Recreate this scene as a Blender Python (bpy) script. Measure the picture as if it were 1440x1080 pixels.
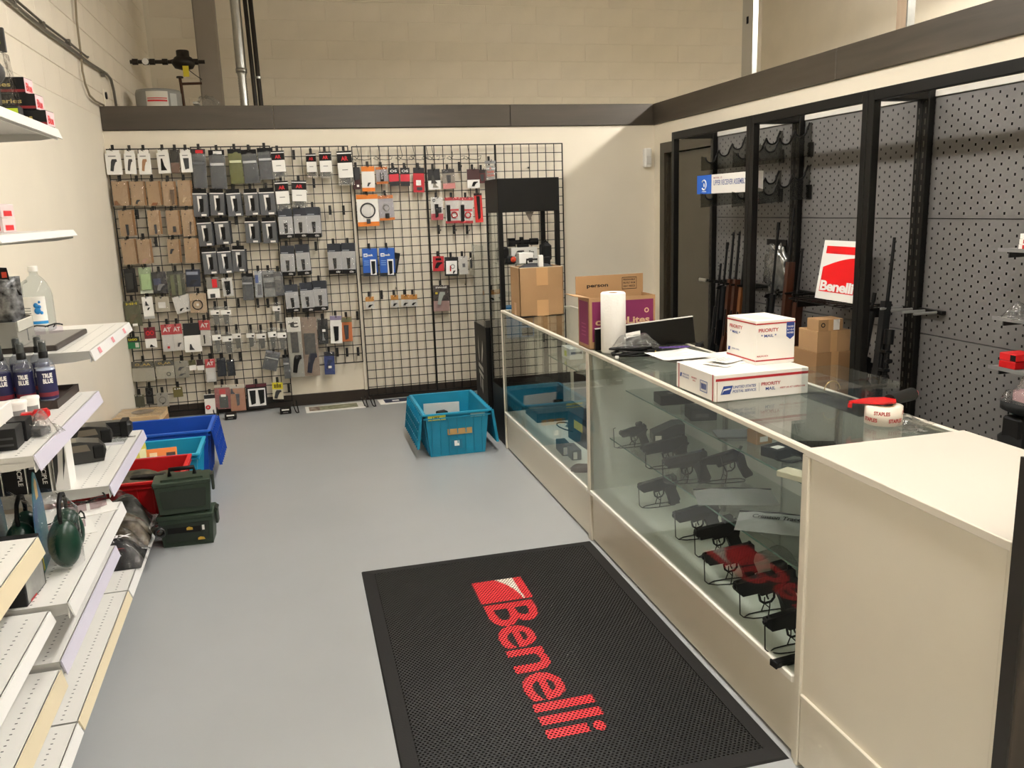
import bpy, math, random
import numpy as np
from mathutils import Matrix, Vector, Euler

# ---------------------------------------------------------------- scene reset
for o in list(bpy.data.objects):
    bpy.data.objects.remove(o, do_unlink=True)
SC = bpy.context.scene
COL = SC.collection
random.seed(7)
PI = math.pi

# ---------------------------------------------------------------- camera
FPX = 1180.788                       # focal length in pixels of the 1440 wide frame
CAMP = np.array([1.367, -7.4375, 1.6456])
YAW, PITCH, ROLL = -0.2467, 0.2078, -0.0343
def cam_axes():
    f = np.array([-math.sin(YAW)*math.cos(PITCH), math.cos(YAW)*math.cos(PITCH), -math.sin(PITCH)])
    r = np.cross(f, [0, 0, 1]); r /= np.linalg.norm(r)
    u = np.cross(r, f)
    c, s = math.cos(ROLL), math.sin(ROLL)
    return c*r+s*u, -s*r+c*u, f
RX, UX, FX = cam_axes()
cd = bpy.data.cameras.new('camera'); cam = bpy.data.objects.new('camera', cd); COL.objects.link(cam)
cd.sensor_fit = 'HORIZONTAL'; cd.sensor_width = 36.0; cd.lens = FPX*36.0/1440.0
cd.clip_start = 0.05; cd.clip_end = 60
M = Matrix.Identity(4)
for i in range(3):
    M[i][0] = RX[i]; M[i][1] = UX[i]; M[i][2] = -FX[i]; M[i][3] = CAMP[i]
cam.matrix_world = M
SC.camera = cam
def ray(px, py):
    return RX*((px-720)/FPX) - UX*((py-540)/FPX) + FX
def onZ(px, py, z=0.0): d = ray(px, py); return CAMP+d*(z-CAMP[2])/d[2]
def onX(px, py, x): d = ray(px, py); return CAMP+d*(x-CAMP[0])/d[0]
def onY(px, py, y): d = ray(px, py); return CAMP+d*(y-CAMP[1])/d[1]

# ---------------------------------------------------------------- view, world, lights
vs = SC.view_settings
vs.view_transform = 'Standard'; vs.look = 'None'; vs.gamma = 1.0; vs.use_curve_mapping = False
vs.exposure = 0.29
w = bpy.data.worlds.new('world'); SC.world = w; w.use_nodes = True
w.node_tree.nodes['Background'].inputs[0].default_value = (1.0, 0.93, 0.83, 1)
w.node_tree.nodes['Background'].inputs[1].default_value = 0.05
LIGHT_Z = 3.5
LAMP_COL = (1.0, 0.965, 0.915)
STRIPS = [  # (x, y centre, length, power) : rows of ceiling strip lamps
    (2.45, -5.9, 2.4, 105), (2.45, -2.75, 2.4, 110), (6.0, -5.0, 2.4, 120), (6.0, -1.6, 2.4, 230), (2.45, -8.7, 2.4, 60),
]
for i, (lx, ly, ll, lp) in enumerate(STRIPS):
    ld = bpy.data.lights.new('strip_light', 'AREA'); ld.shape = 'RECTANGLE'
    ld.size = 0.16; ld.size_y = ll; ld.energy = lp*.4; ld.color = LAMP_COL
    lo = bpy.data.objects.new('strip_light', ld); COL.objects.link(lo)
    lo.location = (lx, ly, LIGHT_Z)

# ---------------------------------------------------------------- colours and materials
def lin(h):
    h = h.lstrip('#'); out = []
    for i in (0, 2, 4):
        c = int(h[i:i+2], 16)/255.0
        out.append(c/12.92 if c <= 0.04045 else ((c+0.055)/1.055)**2.4)
    return (*out, 1.0)
MATS = {}
def mat(name, col='#808080', rough=0.6, metal=0.0, var=0.0, vscale=8.0, bump=0.0, bscale=60.0, spec=0.5, coat=0.0, emit=None, col2=None):
    """principled material with procedural colour variation and fine relief"""
    if name in MATS: return MATS[name]
    m = bpy.data.materials.new(name); m.use_nodes = True
    nt = m.node_tree; b = nt.nodes['Principled BSDF']
    c = lin(col)
    b.inputs['Base Color'].default_value = c
    b.inputs['Roughness'].default_value = rough; b.inputs['Metallic'].default_value = metal
    b.inputs['Specular IOR Level'].default_value = spec
    if coat: b.inputs['Coat Weight'].default_value = coat; b.inputs['Coat Roughness'].default_value = 0.08
    tc = nt.nodes.new('ShaderNodeTexCoord')
    if var > 0 or col2:
        n = nt.nodes.new('ShaderNodeTexNoise'); n.inputs['Scale'].default_value = vscale; n.inputs['Detail'].default_value = 5
        nt.links.new(tc.outputs['Object'], n.inputs['Vector'])
        r = nt.nodes.new('ShaderNodeValToRGB')
        r.color_ramp.elements[0].position = 0.3; r.color_ramp.elements[1].position = 0.7
        if col2:
            r.color_ramp.elements[0].color = c; r.color_ramp.elements[1].color = lin(col2)
        else:
            r.color_ramp.elements[0].color = tuple(x*(1-var) for x in c[:3])+(1,)
            r.color_ramp.elements[1].color = tuple(min(1, x*(1+var)) for x in c[:3])+(1,)
        nt.links.new(n.outputs['Fac'], r.inputs['Fac']); nt.links.new(r.outputs['Color'], b.inputs['Base Color'])
    if bump > 0:
        n2 = nt.nodes.new('ShaderNodeTexNoise'); n2.inputs['Scale'].default_value = bscale; n2.inputs['Detail'].default_value = 3
        nt.links.new(tc.outputs['Object'], n2.inputs['Vector'])
        bp = nt.nodes.new('ShaderNodeBump'); bp.inputs['Strength'].default_value = bump; bp.inputs['Distance'].default_value = 0.004
        nt.links.new(n2.outputs['Fac'], bp.inputs['Height']); nt.links.new(bp.outputs['Normal'], b.inputs['Normal'])
    if emit:
        b.inputs['Emission Color'].default_value = lin(col); b.inputs['Emission Strength'].default_value = emit
    MATS[name] = m
    return m
def clear_mat(name, tint='#ffffff', ior=1.45, rough=0.03, haze=0.0, hazecol='#ffffff', wrinkle=0.0, wscale=40.0):
    """thin clear sheet: transparent body, fresnel reflection, optional milky haze and crinkles"""
    if name in MATS: return MATS[name]
    m = bpy.data.materials.new(name); m.use_nodes = True
    nt = m.node_tree; nt.nodes.remove(nt.nodes['Principled BSDF']); out = nt.nodes['Material Output']
    tr = nt.nodes.new('ShaderNodeBsdfTransparent'); tr.inputs[0].default_value = lin(tint)
    gl = nt.nodes.new('ShaderNodeBsdfGlossy'); gl.inputs['Roughness'].default_value = rough
    fr = nt.nodes.new('ShaderNodeFresnel'); fr.inputs[0].default_value = ior
    mx = nt.nodes.new('ShaderNodeMixShader')
    nt.links.new(fr.outputs[0], mx.inputs[0])
    ge = nt.nodes.new('ShaderNodeNewGeometry'); mr = nt.nodes.new('ShaderNodeMapRange')   # same reflectance entering and leaving the thin sheet
    mr.inputs['To Min'].default_value = ior; mr.inputs['To Max'].default_value = 1.0/ior
    nt.links.new(ge.outputs['Backfacing'], mr.inputs['Value']); nt.links.new(mr.outputs[0], fr.inputs[0])
    body = tr
    if haze > 0:
        df = nt.nodes.new('ShaderNodeBsdfDiffuse'); df.inputs[0].default_value = lin(hazecol)
        m2 = nt.nodes.new('ShaderNodeMixShader'); m2.inputs[0].default_value = haze
        nt.links.new(tr.outputs[0], m2.inputs[1]); nt.links.new(df.outputs[0], m2.inputs[2]); body = m2
    nt.links.new(body.outputs[0], mx.inputs[1]); nt.links.new(gl.outputs[0], mx.inputs[2])
    if wrinkle > 0:
        tc = nt.nodes.new('ShaderNodeTexCoord'); n2 = nt.nodes.new('ShaderNodeTexNoise'); n2.inputs['Scale'].default_value = wscale
        nt.links.new(tc.outputs['Object'], n2.inputs['Vector'])
        bp = nt.nodes.new('ShaderNodeBump'); bp.inputs['Strength'].default_value = wrinkle; bp.inputs['Distance'].default_value = 0.02
        nt.links.new(n2.outputs['Fac'], bp.inputs['Height'])
        nt.links.new(bp.outputs['Normal'], gl.inputs['Normal']); nt.links.new(bp.outputs['Normal'], fr.inputs['Normal'])
    nt.links.new(mx.outputs[0], out.inputs[0])
    MATS[name] = m
    return m
def wood_mat(name, c1, c2, rough=0.5, axis=0, scale=3.0):
    if name in MATS: return MATS[name]
    m = bpy.data.materials.new(name); m.use_nodes = True
    nt = m.node_tree; b = nt.nodes['Principled BSDF']; b.inputs['Roughness'].default_value = rough
    tc = nt.nodes.new('ShaderNodeTexCoord'); mp = nt.nodes.new('ShaderNodeMapping')
    s = [scale*12]*3; s[axis] = scale; mp.inputs['Scale'].default_value = s
    n = nt.nodes.new('ShaderNodeTexNoise'); n.inputs['Scale'].default_value = 1.0; n.inputs['Detail'].default_value = 6; n.inputs['Distortion'].default_value = 0.6
    r = nt.nodes.new('ShaderNodeValToRGB'); r.color_ramp.elements[0].position = .32; r.color_ramp.elements[1].position = .7
    r.color_ramp.elements[0].color = lin(c1); r.color_ramp.elements[1].color = lin(c2)
    nt.links.new(tc.outputs['Object'], mp.inputs['Vector']); nt.links.new(mp.outputs[0], n.inputs['Vector'])
    nt.links.new(n.outputs['Fac'], r.inputs['Fac']); nt.links.new(r.outputs[0], b.inputs['Base Color'])
    MATS[name] = m
    return m

# ---------------------------------------------------------------- mesh building
class MB:
    def __init__(s): s.v = []; s.f = []; s.m = []; s.sm = []
    def add(s, vs, fs, mi=0, T=None, smooth=False):
        k = len(s.v)
        for p in vs:
            p = Vector(p)
            if T is not None: p = T @ p
            s.v.append(p[:])
        for f in fs:
            s.f.append(tuple(i+k for i in f)); s.m.append(mi); s.sm.append(smooth)
        return s
    def box(s, a, b, mi=0, T=None):
        x0, y0, z0 = a; x1, y1, z1 = b
        x0, x1 = min(x0, x1), max(x0, x1); y0, y1 = min(y0, y1), max(y0, y1); z0, z1 = min(z0, z1), max(z0, z1)
        vs = [(x0,y0,z0),(x1,y0,z0),(x1,y1,z0),(x0,y1,z0),(x0,y0,z1),(x1,y0,z1),(x1,y1,z1),(x0,y1,z1)]
        return s.add(vs, [(3,2,1,0),(4,5,6,7),(0,1,5,4),(1,2,6,5),(2,3,7,6),(3,0,4,7)], mi, T)
    def bbox(s, a, b, r=0.003, mi=0, T=None):
        """box with chamfered edges"""
        x0, y0, z0 = [min(p, q) for p, q in zip(a, b)]; x1, y1, z1 = [max(p, q) for p, q in zip(a, b)]
        r = min(r, (x1-x0)*.45, (y1-y0)*.45, (z1-z0)*.45)
        vs = []; idx = {}
        X = (x0, x1); Y = (y0, y1); Z = (z0, z1)
        for i in (0, 1):
            for j in (0, 1):
                for k in (0, 1):
                    sx, sy, sz = (1-2*i)*r, (1-2*j)*r, (1-2*k)*r
                    for ax in range(3):
                        p = [X[i]+sx, Y[j]+sy, Z[k]+sz]; p[ax] = (X[i], Y[j], Z[k])[ax]
                        idx[(i,j,k,ax)] = len(vs); vs.append(tuple(p))
        fs = []
        def q(*ks): fs.append(tuple(idx[k] for k in ks))
        for ax in range(3):
            o = [a for a in range(3) if a != ax]
            for sgn in (0, 1):
                cyc = [(0,0),(1,0),(1,1),(0,1)]
                if (sgn == 0) != (ax == 1): cyc = cyc[::-1]
                ks = []
                for c in cyc:
                    t = [0,0,0]; t[ax] = sgn; t[o[0]] = c[0]; t[o[1]] = c[1]; ks.append((*t, ax))
                q(*ks)
        for ax in range(3):
            o = [a for a in range(3) if a != ax]
            for c in ((0,0),(1,0),(1,1),(0,1)):
                t0 = [0,0,0]; t1 = [0,0,0]; t1[ax] = 1
                t0[o[0]] = t1[o[0]] = c[0]; t0[o[1]] = t1[o[1]] = c[1]
                fl = (c[0] ^ c[1]) ^ (ax == 1)
                ks = [(*t0, o[0]), (*t1, o[0]), (*t1, o[1]), (*t0, o[1])]
                q(*(ks if fl else ks[::-1]))
        for i in (0,1):
            for j in (0,1):
                for k in (0,1):
                    ks = [(i,j,k,0),(i,j,k,1),(i,j,k,2)]
                    q(*(ks if (i^j^k) else ks[::-1]))
        return s.add(vs, fs, mi, T)
    def prism(s, poly, h0, h1, mi=0, T=None, ax=2, top=None, smooth=False):
        """polygon extruded along axis ax between h0 and h1; top: optional polygon at h1"""
        n = len(poly); top = top or poly
        def P(p, h):
            if ax == 2: return (p[0], p[1], h)
            if ax == 1: return (p[0], h, p[1])
            return (h, p[0], p[1])
        vs = [P(p, h0) for p in poly]+[P(p, h1) for p in top]
        fs = [tuple(range(n))[::-1], tuple(range(n, 2*n))]
        s.add(vs, fs, mi, T)
        k = len(s.v)-2*n
        for i in range(n):
            j = (i+1) % n
            s.f.append((k+i, k+j, k+n+j, k+n+i)); s.m.append(mi); s.sm.append(smooth)
        return s
    def cyl(s, p, q, r, n=12, r2=None, mi=0, T=None, caps=True, smooth=True):
        p, q = Vector(p), Vector(q); r2 = r if r2 is None else r2
        d = (q-p).normalized(); a = d.orthogonal().normalized(); b = d.cross(a)
        vs = [p+(a*math.cos(t)+b*math.sin(t))*r for t in [2*PI*i/n for i in range(n)]]
        vs += [q+(a*math.cos(t)+b*math.sin(t))*r2 for t in [2*PI*i/n for i in range(n)]]
        s.add(vs, [(i, (i+1) % n, n+(i+1) % n, n+i) for i in range(n)], mi, T, smooth)
        if caps: s.add(vs, [tuple(range(n))[::-1], tuple(range(n, 2*n))], mi, T)
        return s
    def lathe(s, prof, n=16, mi=0, T=None, smooth=True, arc=2*PI):
        full = abs(arc-2*PI) < 1e-6
        m = n if full else n+1
        vs = [(r*math.cos(arc*i/n), r*math.sin(arc*i/n), z) for (r, z) in prof for i in range(m)]
        fs = []
        for k in range(len(prof)-1):
            for i in range(n):
                j = (i+1) % m
                fs.append((k*m+i, k*m+j, (k+1)*m+j, (k+1)*m+i))
        s.add(vs, fs, mi, T, smooth)
        if full and abs(prof[0][1]-prof[-1][1]) > 1e-6:
            if prof[0][0] > 1e-5: s.add([vs[i] for i in range(m)], [tuple(range(m))[::-1]], mi, T)
            if prof[-1][0] > 1e-5: s.add(vs[-m:], [tuple(range(m))], mi, T)
        return s
    def tube(s, pts, r, n=6, mi=0, T=None, closed=False):
        pts = [Vector(p) for p in pts]; k = len(pts)
        rings = []; prev = None
        for i in range(k):
            if closed: d = (pts[(i+1) % k]-pts[i-1])
            else: d = pts[min(i+1, k-1)]-pts[max(i-1, 0)]
            if d.length < 1e-9: d = Vector((0, 0, 1))
            d.normalize()
            a = d.orthogonal().normalized() if prev is None else (prev-d*prev.dot(d))
            a = a.normalized() if a.length > 1e-6 else d.orthogonal().normalized()
            prev = a; b = d.cross(a)
            rings.append([pts[i]+(a*math.cos(2*PI*t/n)+b*math.sin(2*PI*t/n))*r for t in range(n)])
        vs = [p for g in rings for p in g]; fs = []
        for i in range(k if closed else k-1):
            j = (i+1) % k
            for t in range(n):
                u = (t+1) % n
                fs.append((i*n+t, i*n+u, j*n+u, j*n+t))
        if not closed: fs += [tuple(range(n))[::-1], tuple(range((k-1)*n, k*n))]
        return s.add(vs, fs, mi, T, True)
    def sphere(s, c, r, n=10, mi=0, T=None):
        if not isinstance(r, tuple): r = (r, r, r)
        prof = [(math.sin(PI*i/n), -math.cos(PI*i/n)) for i in range(n+1)]
        S = Matrix.Translation(c) @ Matrix.Diagonal((*r, 1))
        if T is not None: S = T @ S
        return s.lathe([(max(p, 1e-4), z) for p, z in prof], n+4, mi, S)
    def grid(s, fn, nu, nv, mi=0, T=None, smooth=True, wrap=False):
        vs = [fn(i/nu, j/nv) for j in range(nv+1) for i in range(nu+1)]
        fs = [(j*(nu+1)+i, j*(nu+1)+i+1, (j+1)*(nu+1)+i+1, (j+1)*(nu+1)+i) for j in range(nv) for i in range(nu)]
        return s.add(vs, fs, mi, T, smooth)
    def mesh(s, name, mats):
        me = bpy.data.meshes.new(name); me.from_pydata([tuple(p) for p in s.v], [], s.f)
        for mm in (mats if isinstance(mats, (list, tuple)) else [mats]): me.materials.append(mm)
        me.polygons.foreach_set('material_index', s.m)
        me.polygons.foreach_set('use_smooth', s.sm)
        me.update()
        return me
    def build(s, name, mats, parent=None, loc=None, rot=None):
        o = bpy.data.objects.new(name, s.mesh(name, mats)); COL.objects.link(o)
        if parent is not None: o.parent = parent
        if loc is not None: o.location = loc
        if rot is not None: o.rotation_euler = rot
        return o
def tag(o, label=None, cat=None, group=None, kind=None):
    if label: o['label'] = label
    if cat: o['category'] = cat
    if group: o['group'] = group
    if kind: o['kind'] = kind
    return o
def thing(name, label, cat, loc=(0, 0, 0), rot=None, group=None):
    o = bpy.data.objects.new(name, None); COL.objects.link(o); o.empty_display_size = 0.05
    o.location = loc
    if rot is not None: o.rotation_euler = rot if hasattr(rot, '__len__') else (0, 0, rot)
    return tag(o, label, cat, group)
def struct(o): o['kind'] = 'structure'; return o
def box(name, m, parent, a, b, r=0.0, loc=None, rot=None):
    mb = MB(); (mb.bbox(a, b, r) if r else mb.box(a, b)); return mb.build(name, m, parent, loc, rot)
def copy_tree(o, parent=None):
    c = o.copy(); COL.objects.link(c)
    if parent is not None: c.parent = parent
    for ch in list(o.children): copy_tree(ch, c)
    return c
TXT = {}
def text_mesh(s, size=1.0, bold=0.0, shear=0.0, align='LEFT', spacing=1.0):
    key = (s, size, bold, shear, align, spacing)
    if key in TXT: return TXT[key]
    cu = bpy.data.curves.new('lettering', 'FONT'); cu.body = s; cu.size = size; cu.offset = bold*size; cu.shear = shear
    cu.align_x = align; cu.space_character = spacing; cu.resolution_u = 3
    o = bpy.data.objects.new('lettering', cu); COL.objects.link(o)
    bpy.context.view_layer.update()
    me = bpy.data.meshes.new_from_object(o.evaluated_get(bpy.context.evaluated_depsgraph_get()))
    bpy.data.objects.remove(o, do_unlink=True)
    TXT[key] = me
    return me
def text_extent(me):
    xs = [v.co.x for v in me.vertices]; ys = [v.co.y for v in me.vertices]
    return min(xs), min(ys), max(xs), max(ys)
def lettering(s, m, parent, origin, ux, uy, width=None, height=None, bold=0.02, shear=0.0, name='lettering', spacing=1.0):
    """flat print: text fitted to width x height, lower-left at origin, along ux with up uy (parent space)"""
    me0 = text_mesh(s, 1.0, bold, shear, spacing=spacing); x0, y0, x1, y1 = text_extent(me0)
    sx = (width/(x1-x0)) if width else None; sy = (height/(y1-y0)) if height else None
    sx = sx or sy; sy = sy or sx
    ux = Vector(ux).normalized(); uy = Vector(uy).normalized(); origin = Vector(origin)
    vs = [tuple(origin+ux*((v.co.x-x0)*sx)+uy*((v.co.y-y0)*sy)) for v in me0.vertices]
    me = bpy.data.meshes.new(name); me.from_pydata(vs, [], [tuple(p.vertices) for p in me0.polygons]); me.materials.append(m)
    o = bpy.data.objects.new(name, me); COL.objects.link(o); o.parent = parent
    return o
def decal(name, m, parent, origin, ux, uy, w, h):
    ux = Vector(ux).normalized(); uy = Vector(uy).normalized(); o = Vector(origin)
    mb = MB(); mb.add([o, o+ux*w, o+ux*w+uy*h, o+uy*h], [(0,1,2,3)])
    return mb.build(name, m, parent)
def polydecal(name, m, parent, origin, ux, uy, pts):
    ux = Vector(ux).normalized(); uy = Vector(uy).normalized(); o = Vector(origin)
    mb = MB(); mb.add([o+ux*p[0]+uy*p[1] for p in pts], [tuple(range(len(pts)))])
    return mb.build(name, m, parent)
def perforated(us, vs_, holes, mapf, mb, mi=0):
    """sheet over the union of hole edges; holes = list of (u0,u1,v0,v1); mapf(u,v)->xyz"""
    U = sorted(set([round(u, 5) for u in us]+[round(x, 5) for h in holes for x in h[:2]]))
    V = sorted(set([round(v, 5) for v in vs_]+[round(x, 5) for h in holes for x in h[2:]]))
    iu = {u: i for i, u in enumerate(U)}; iv = {v: i for i, v in enumerate(V)}
    rm = np.zeros((len(U)-1, len(V)-1), bool)
    for h in holes: rm[iu[round(h[0],5)]:iu[round(h[1],5)], iv[round(h[2],5)]:iv[round(h[3],5)]] = True
    vs2 = [mapf(u, v) for v in V for u in U]; n = len(U); fs = []
    for j in range(len(V)-1):
        i = 0
        while i < n-1:
            if rm[i, j]: i += 1; continue
            k = i
            while k < n-1 and not rm[k, j]: k += 1
            fs.append(tuple([j*n+t for t in range(i, k+1)]+[(j+1)*n+t for t in range(k, i-1, -1)]) if k-i < 3 else (j*n+i, j*n+k, (j+1)*n+k, (j+1)*n+i))
            i = k
    mb.add(vs2, fs, mi)
    return mb

# shared materials
m_cream = mat('cream_wall_paint', '#e9e0cd', 0.7, var=0.025, vscale=2.0, bump=0.06, bscale=120)
m_block = mat('painted_block', '#e6dcc8', 0.75, var=0.035, vscale=3.0, bump=0.25, bscale=45)
m_trim = wood_mat('dark_stained_board', '#3d362c', '#4a4237', 0.45, axis=0, scale=1.2)
m_trimY = wood_mat('dark_stained_board_side', '#3d362c', '#4d453a', 0.45, axis=1, scale=1.2)
m_basebd = mat('dark_brown_baseboard', '#2d241d', 0.5, var=0.1)
m_black = mat('black_plastic', '#0d0d0d', 0.45, spec=.3)
m_blackm = mat('black_powder_coat', '#0b0a08', 0.5, bump=0.1, bscale=300, spec=.25)
m_wire = mat('black_wire', '#0f0d0b', 0.4, spec=.35)
m_white = mat('white_plastic', '#eeece6', 0.45)
m_paper = mat('white_paper', '#f2f0ea', 0.8)
m_shelf = mat('white_shelf_enamel', '#eceae4', 0.35, var=0.02, vscale=5)
m_cabw = mat('almond_laminate', '#dfd8c8', 0.4, var=0.015, vscale=4)
m_cabtop = mat('almond_laminate_top', '#dcd5c8', 0.3, var=0.015, vscale=3)
m_glass = clear_mat('counter_glass', '#f7faf8', 1.5, 0.0)
m_gedge = mat('glass_edge_green', '#5d7d74', 0.15)
m_acr = clear_mat('acrylic', '#f6f8f8', 1.45, 0.02)
m_bag = clear_mat('clear_polybag', '#f6f6f4', 1.75, 0.12, haze=0.05, wrinkle=1.0, wscale=32)
m_bag2 = clear_mat('clear_blister', '#f8f8f8', 1.6, 0.10, haze=0.0, wrinkle=0.9, wscale=26)
m_greybag = clear_mat('grey_polybag', '#b0b2b4', 1.5, 0.12, haze=0.3, hazecol='#9a9da0', wrinkle=1.0, wscale=30)
m_kraft = mat('kraft_card', '#c0a17c', 0.8, var=0.05, vscale=14)
m_card = mat('corrugated_cardboard', '#ab875f', 0.8, var=0.05, vscale=6, bump=0.08, bscale=90)
m_carddk = mat('corrugated_cardboard_dark', '#96724c', 0.8, var=0.06, vscale=6)
m_red = mat('print_red', '#cf1f26', 0.5)
m_redp = mat('red_plastic', '#c00f14', 0.35)
m_blueprint = mat('print_blue', '#1c55a8', 0.5)
m_steel = mat('brushed_steel', '#b9b9b6', 0.3, 1.0)
m_chrome = mat('bright_aluminium', '#d6d6d2', 0.25, 0.9)
m_gunm = mat('gun_black', '#0e0f11', 0.38, 0.2, spec=.35)
m_gunp = mat('gun_polymer', '#101112', 0.6, bump=0.15, bscale=400, spec=.3)
m_txtk = mat('print_black', '#0c0b0b', 0.6, spec=.3)
m_txtw = mat('print_white', '#f4f2ee', 0.6)
m_grey = mat('mid_grey', '#7d7d7b', 0.6)
m_dkgrey = mat('dark_grey', '#37383a', 0.55)
m_tan = mat('tan_polymer', '#a8805f', 0.6)
m_olive = mat('olive_drab', '#5a5c3b', 0.6, var=0.12, vscale=30)

def cm(h, rough=.55):
    return mat('print_'+h.strip('#')+('' if rough == .55 else str(int(rough*100))), h, rough)
# ================================================================= THE SETTING
WR = 4.67            # right partition
YF = 3.15            # far block wall
XR = 7.6             # outer right wall
YN = -10.2           # wall behind the camera
ZC = 4.8             # roof deck
m_floor = mat('grey_epoxy_floor', '#a2a5a6', 0.33, var=0.035, vscale=1.6, bump=0.02, bscale=9)
struct(box('floor', m_floor, None, (-0.25, YN, -0.12), (XR+.2, YF+.2, 0)))
struct(box('ceiling', mat('roof_deck', '#cdc4b4', 0.8, var=.04), None, (-0.25, YN, ZC), (XR+.2, YF+.2, ZC+.15)))
struct(box('wall_front', m_cream, None, (-0.25, YN-.2, 0), (XR+.2, YN, ZC)))
struct(box('wall_right_outer', m_block, None, (XR, YN, 0), (XR+.2, YF+.2, ZC)))
# left wall: smooth below, painted block courses above
mbw = MB(); mbw.box((-0.2, YN, 0), (0, YF, 2.437)); mbw.box((-0.2, YN, 2.437), (-0.007, YF, ZC))
wl = struct(mbw.build('wall_left', m_cream))
m_blkL = mat('painted_block_left', '#e8decb', 0.75, var=0.03, vscale=3.0, bump=0.2, bscale=45)
CH = 0.1965
blk = MB(); blk.bbox((-0.02, 0.0003, 0.0015), (0, 0.3972, CH-0.0015), 0.003); blkme = blk.mesh('block', m_blkL)
blk1 = MB(); blk1.bbox((-0.02, 0.0015, 0.0015), (0, 0.198, CH-0.0015), 0.004); blkme1 = blk1.mesh('block', m_blkL)
for r in range(9):
    z = 2.437+r*CH
    y = -2.75; first = True
    while y < YF-0.01:
        half = first and r % 2
        L = 0.198 if half else 0.3975
        if y+L > YF: break
        b = bpy.data.objects.new('block', blkme1 if half else blkme); COL.objects.link(b); b.parent = wl; b.location = (0, y, z)
        y += L; first = False
# far wall of block
wf = struct(box('wall_back_outer', m_cream, None, (-0.25, YF+.007, 0), (XR+.2, YF+.2, ZC)))
zc0 = onY(520, 137, YF)[2]; CF = 0.212; BW = 0.635
fb = MB(); fb.bbox((0.001, 0.003, 0.001), (BW-.001, 0.02, CF-.001), 0.003); fbme = fb.mesh('block', m_block)
for r in range(-2, 7):
    z = zc0+r*CF
    for k in range(-1, 12):
        x = 0.05+k*BW+(BW/2 if r % 2 else 0)
        if x < -0.01 or x+BW > XR: continue
        b = bpy.data.objects.new('block', fbme); COL.objects.link(b); b.parent = wf; b.location = (x, YF, z)
# partitions
struct(box('wall_back', m_cream, None, (0, 0, 0), (WR+.1, 0.11, 2.335)))
mbr = MB()
DY0, DY1, DZ = -1.19, -0.27, 2.07
mbr.box((WR, DY1, 0), (WR+.1, 0, 2.335)); mbr.box((WR, DY0, DZ), (WR+.1, DY1, 2.335)); mbr.box((WR, YN, 0), (WR+.1, DY0, 2.335))
struct(mbr.build('wall_right', m_cream))
# dark cap boards along the partition tops
t1 = struct(box('trim_1', m_trim, None, (0.002, -0.02, 2.337), (1.30, 0.13, 2.52), 0.003))
t2 = struct(box('trim_2', m_trim, None, (1.303, -0.02, 2.337), (3.30, 0.13, 2.52), 0.003))
t3 = struct(box('trim_3', m_trim, None, (3.303, -0.02, 2.337), (WR-.022, 0.13, 2.52), 0.003))
t4 = struct(box('trim_4', m_trimY, None, (WR-.02, -2.72, 2.337), (WR+.12, 0.13, 2.52), 0.003))
t5 = struct(box('trim_5', m_trimY, None, (WR-.021, -5.2, 2.337), (WR+.12, -2.724, 2.52), 0.003))
t6 = struct(box('trim_6', m_trimY, None, (WR-.02, YN+.01, 2.337), (WR+.12, -5.204, 2.52), 0.003))
# baseboards
struct(box('baseboard_back', m_basebd, None, (0.002, -0.015, 0), (WR-.02, 0, 0.1), 0.003))
struct(box('baseboard_right', m_basebd, None, (WR-.015, YN+.01, 0), (WR, -1.30, 0.1), 0.003))
# dark door in the right partition
m_doorf = mat('dark_door_frame', '#3a3327', 0.4)
m_door = mat('dark_bronze_door', '#4a4436', 0.16, var=0.04, vscale=2)
d1 = struct(thing('door_1', None, None, (WR, DY0, 0)))
mb = MB(); mb.box((-.025, -.09, 0), (.10, 0.0, DZ+.09)); mb.box((-.025, DY1-DY0, 0), (.10, DY1-DY0+.09, DZ+.09)); mb.box((-.025, 0, DZ), (.10, DY1-DY0, DZ+.09))
mb.build('door_frame', m_doorf, d1)
box('door_leaf', m_door, d1, (.04, .005, .01), (.085, DY1-DY0-.005, DZ-.005))
mb = MB(); mb.cyl((.02, .08, 1.0), (-.03, .08, 1.0), .012, 10); mb.bbox((-.045, .06, .985), (-.03, .19, 1.015), .006); mb.build('door_handle', m_steel, d1)
# white motion sensor near the back right corner
t = thing('motion_sensor', 'small white motion sensor on the cream wall by the back corner', 'sensor', (4.585, -0.02, 2.045))
mb = MB(); mb.bbox((-.035, -.045, -.085), (.035, .02, .085), .012); mb.build('housing', m_white, t)
mb = MB(); mb.bbox((-.025, -.052, -.06), (.025, -.044, .01), .006); mb.build('lens', mat('sensor_lens', '#dcdad4', .25), t)
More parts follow.
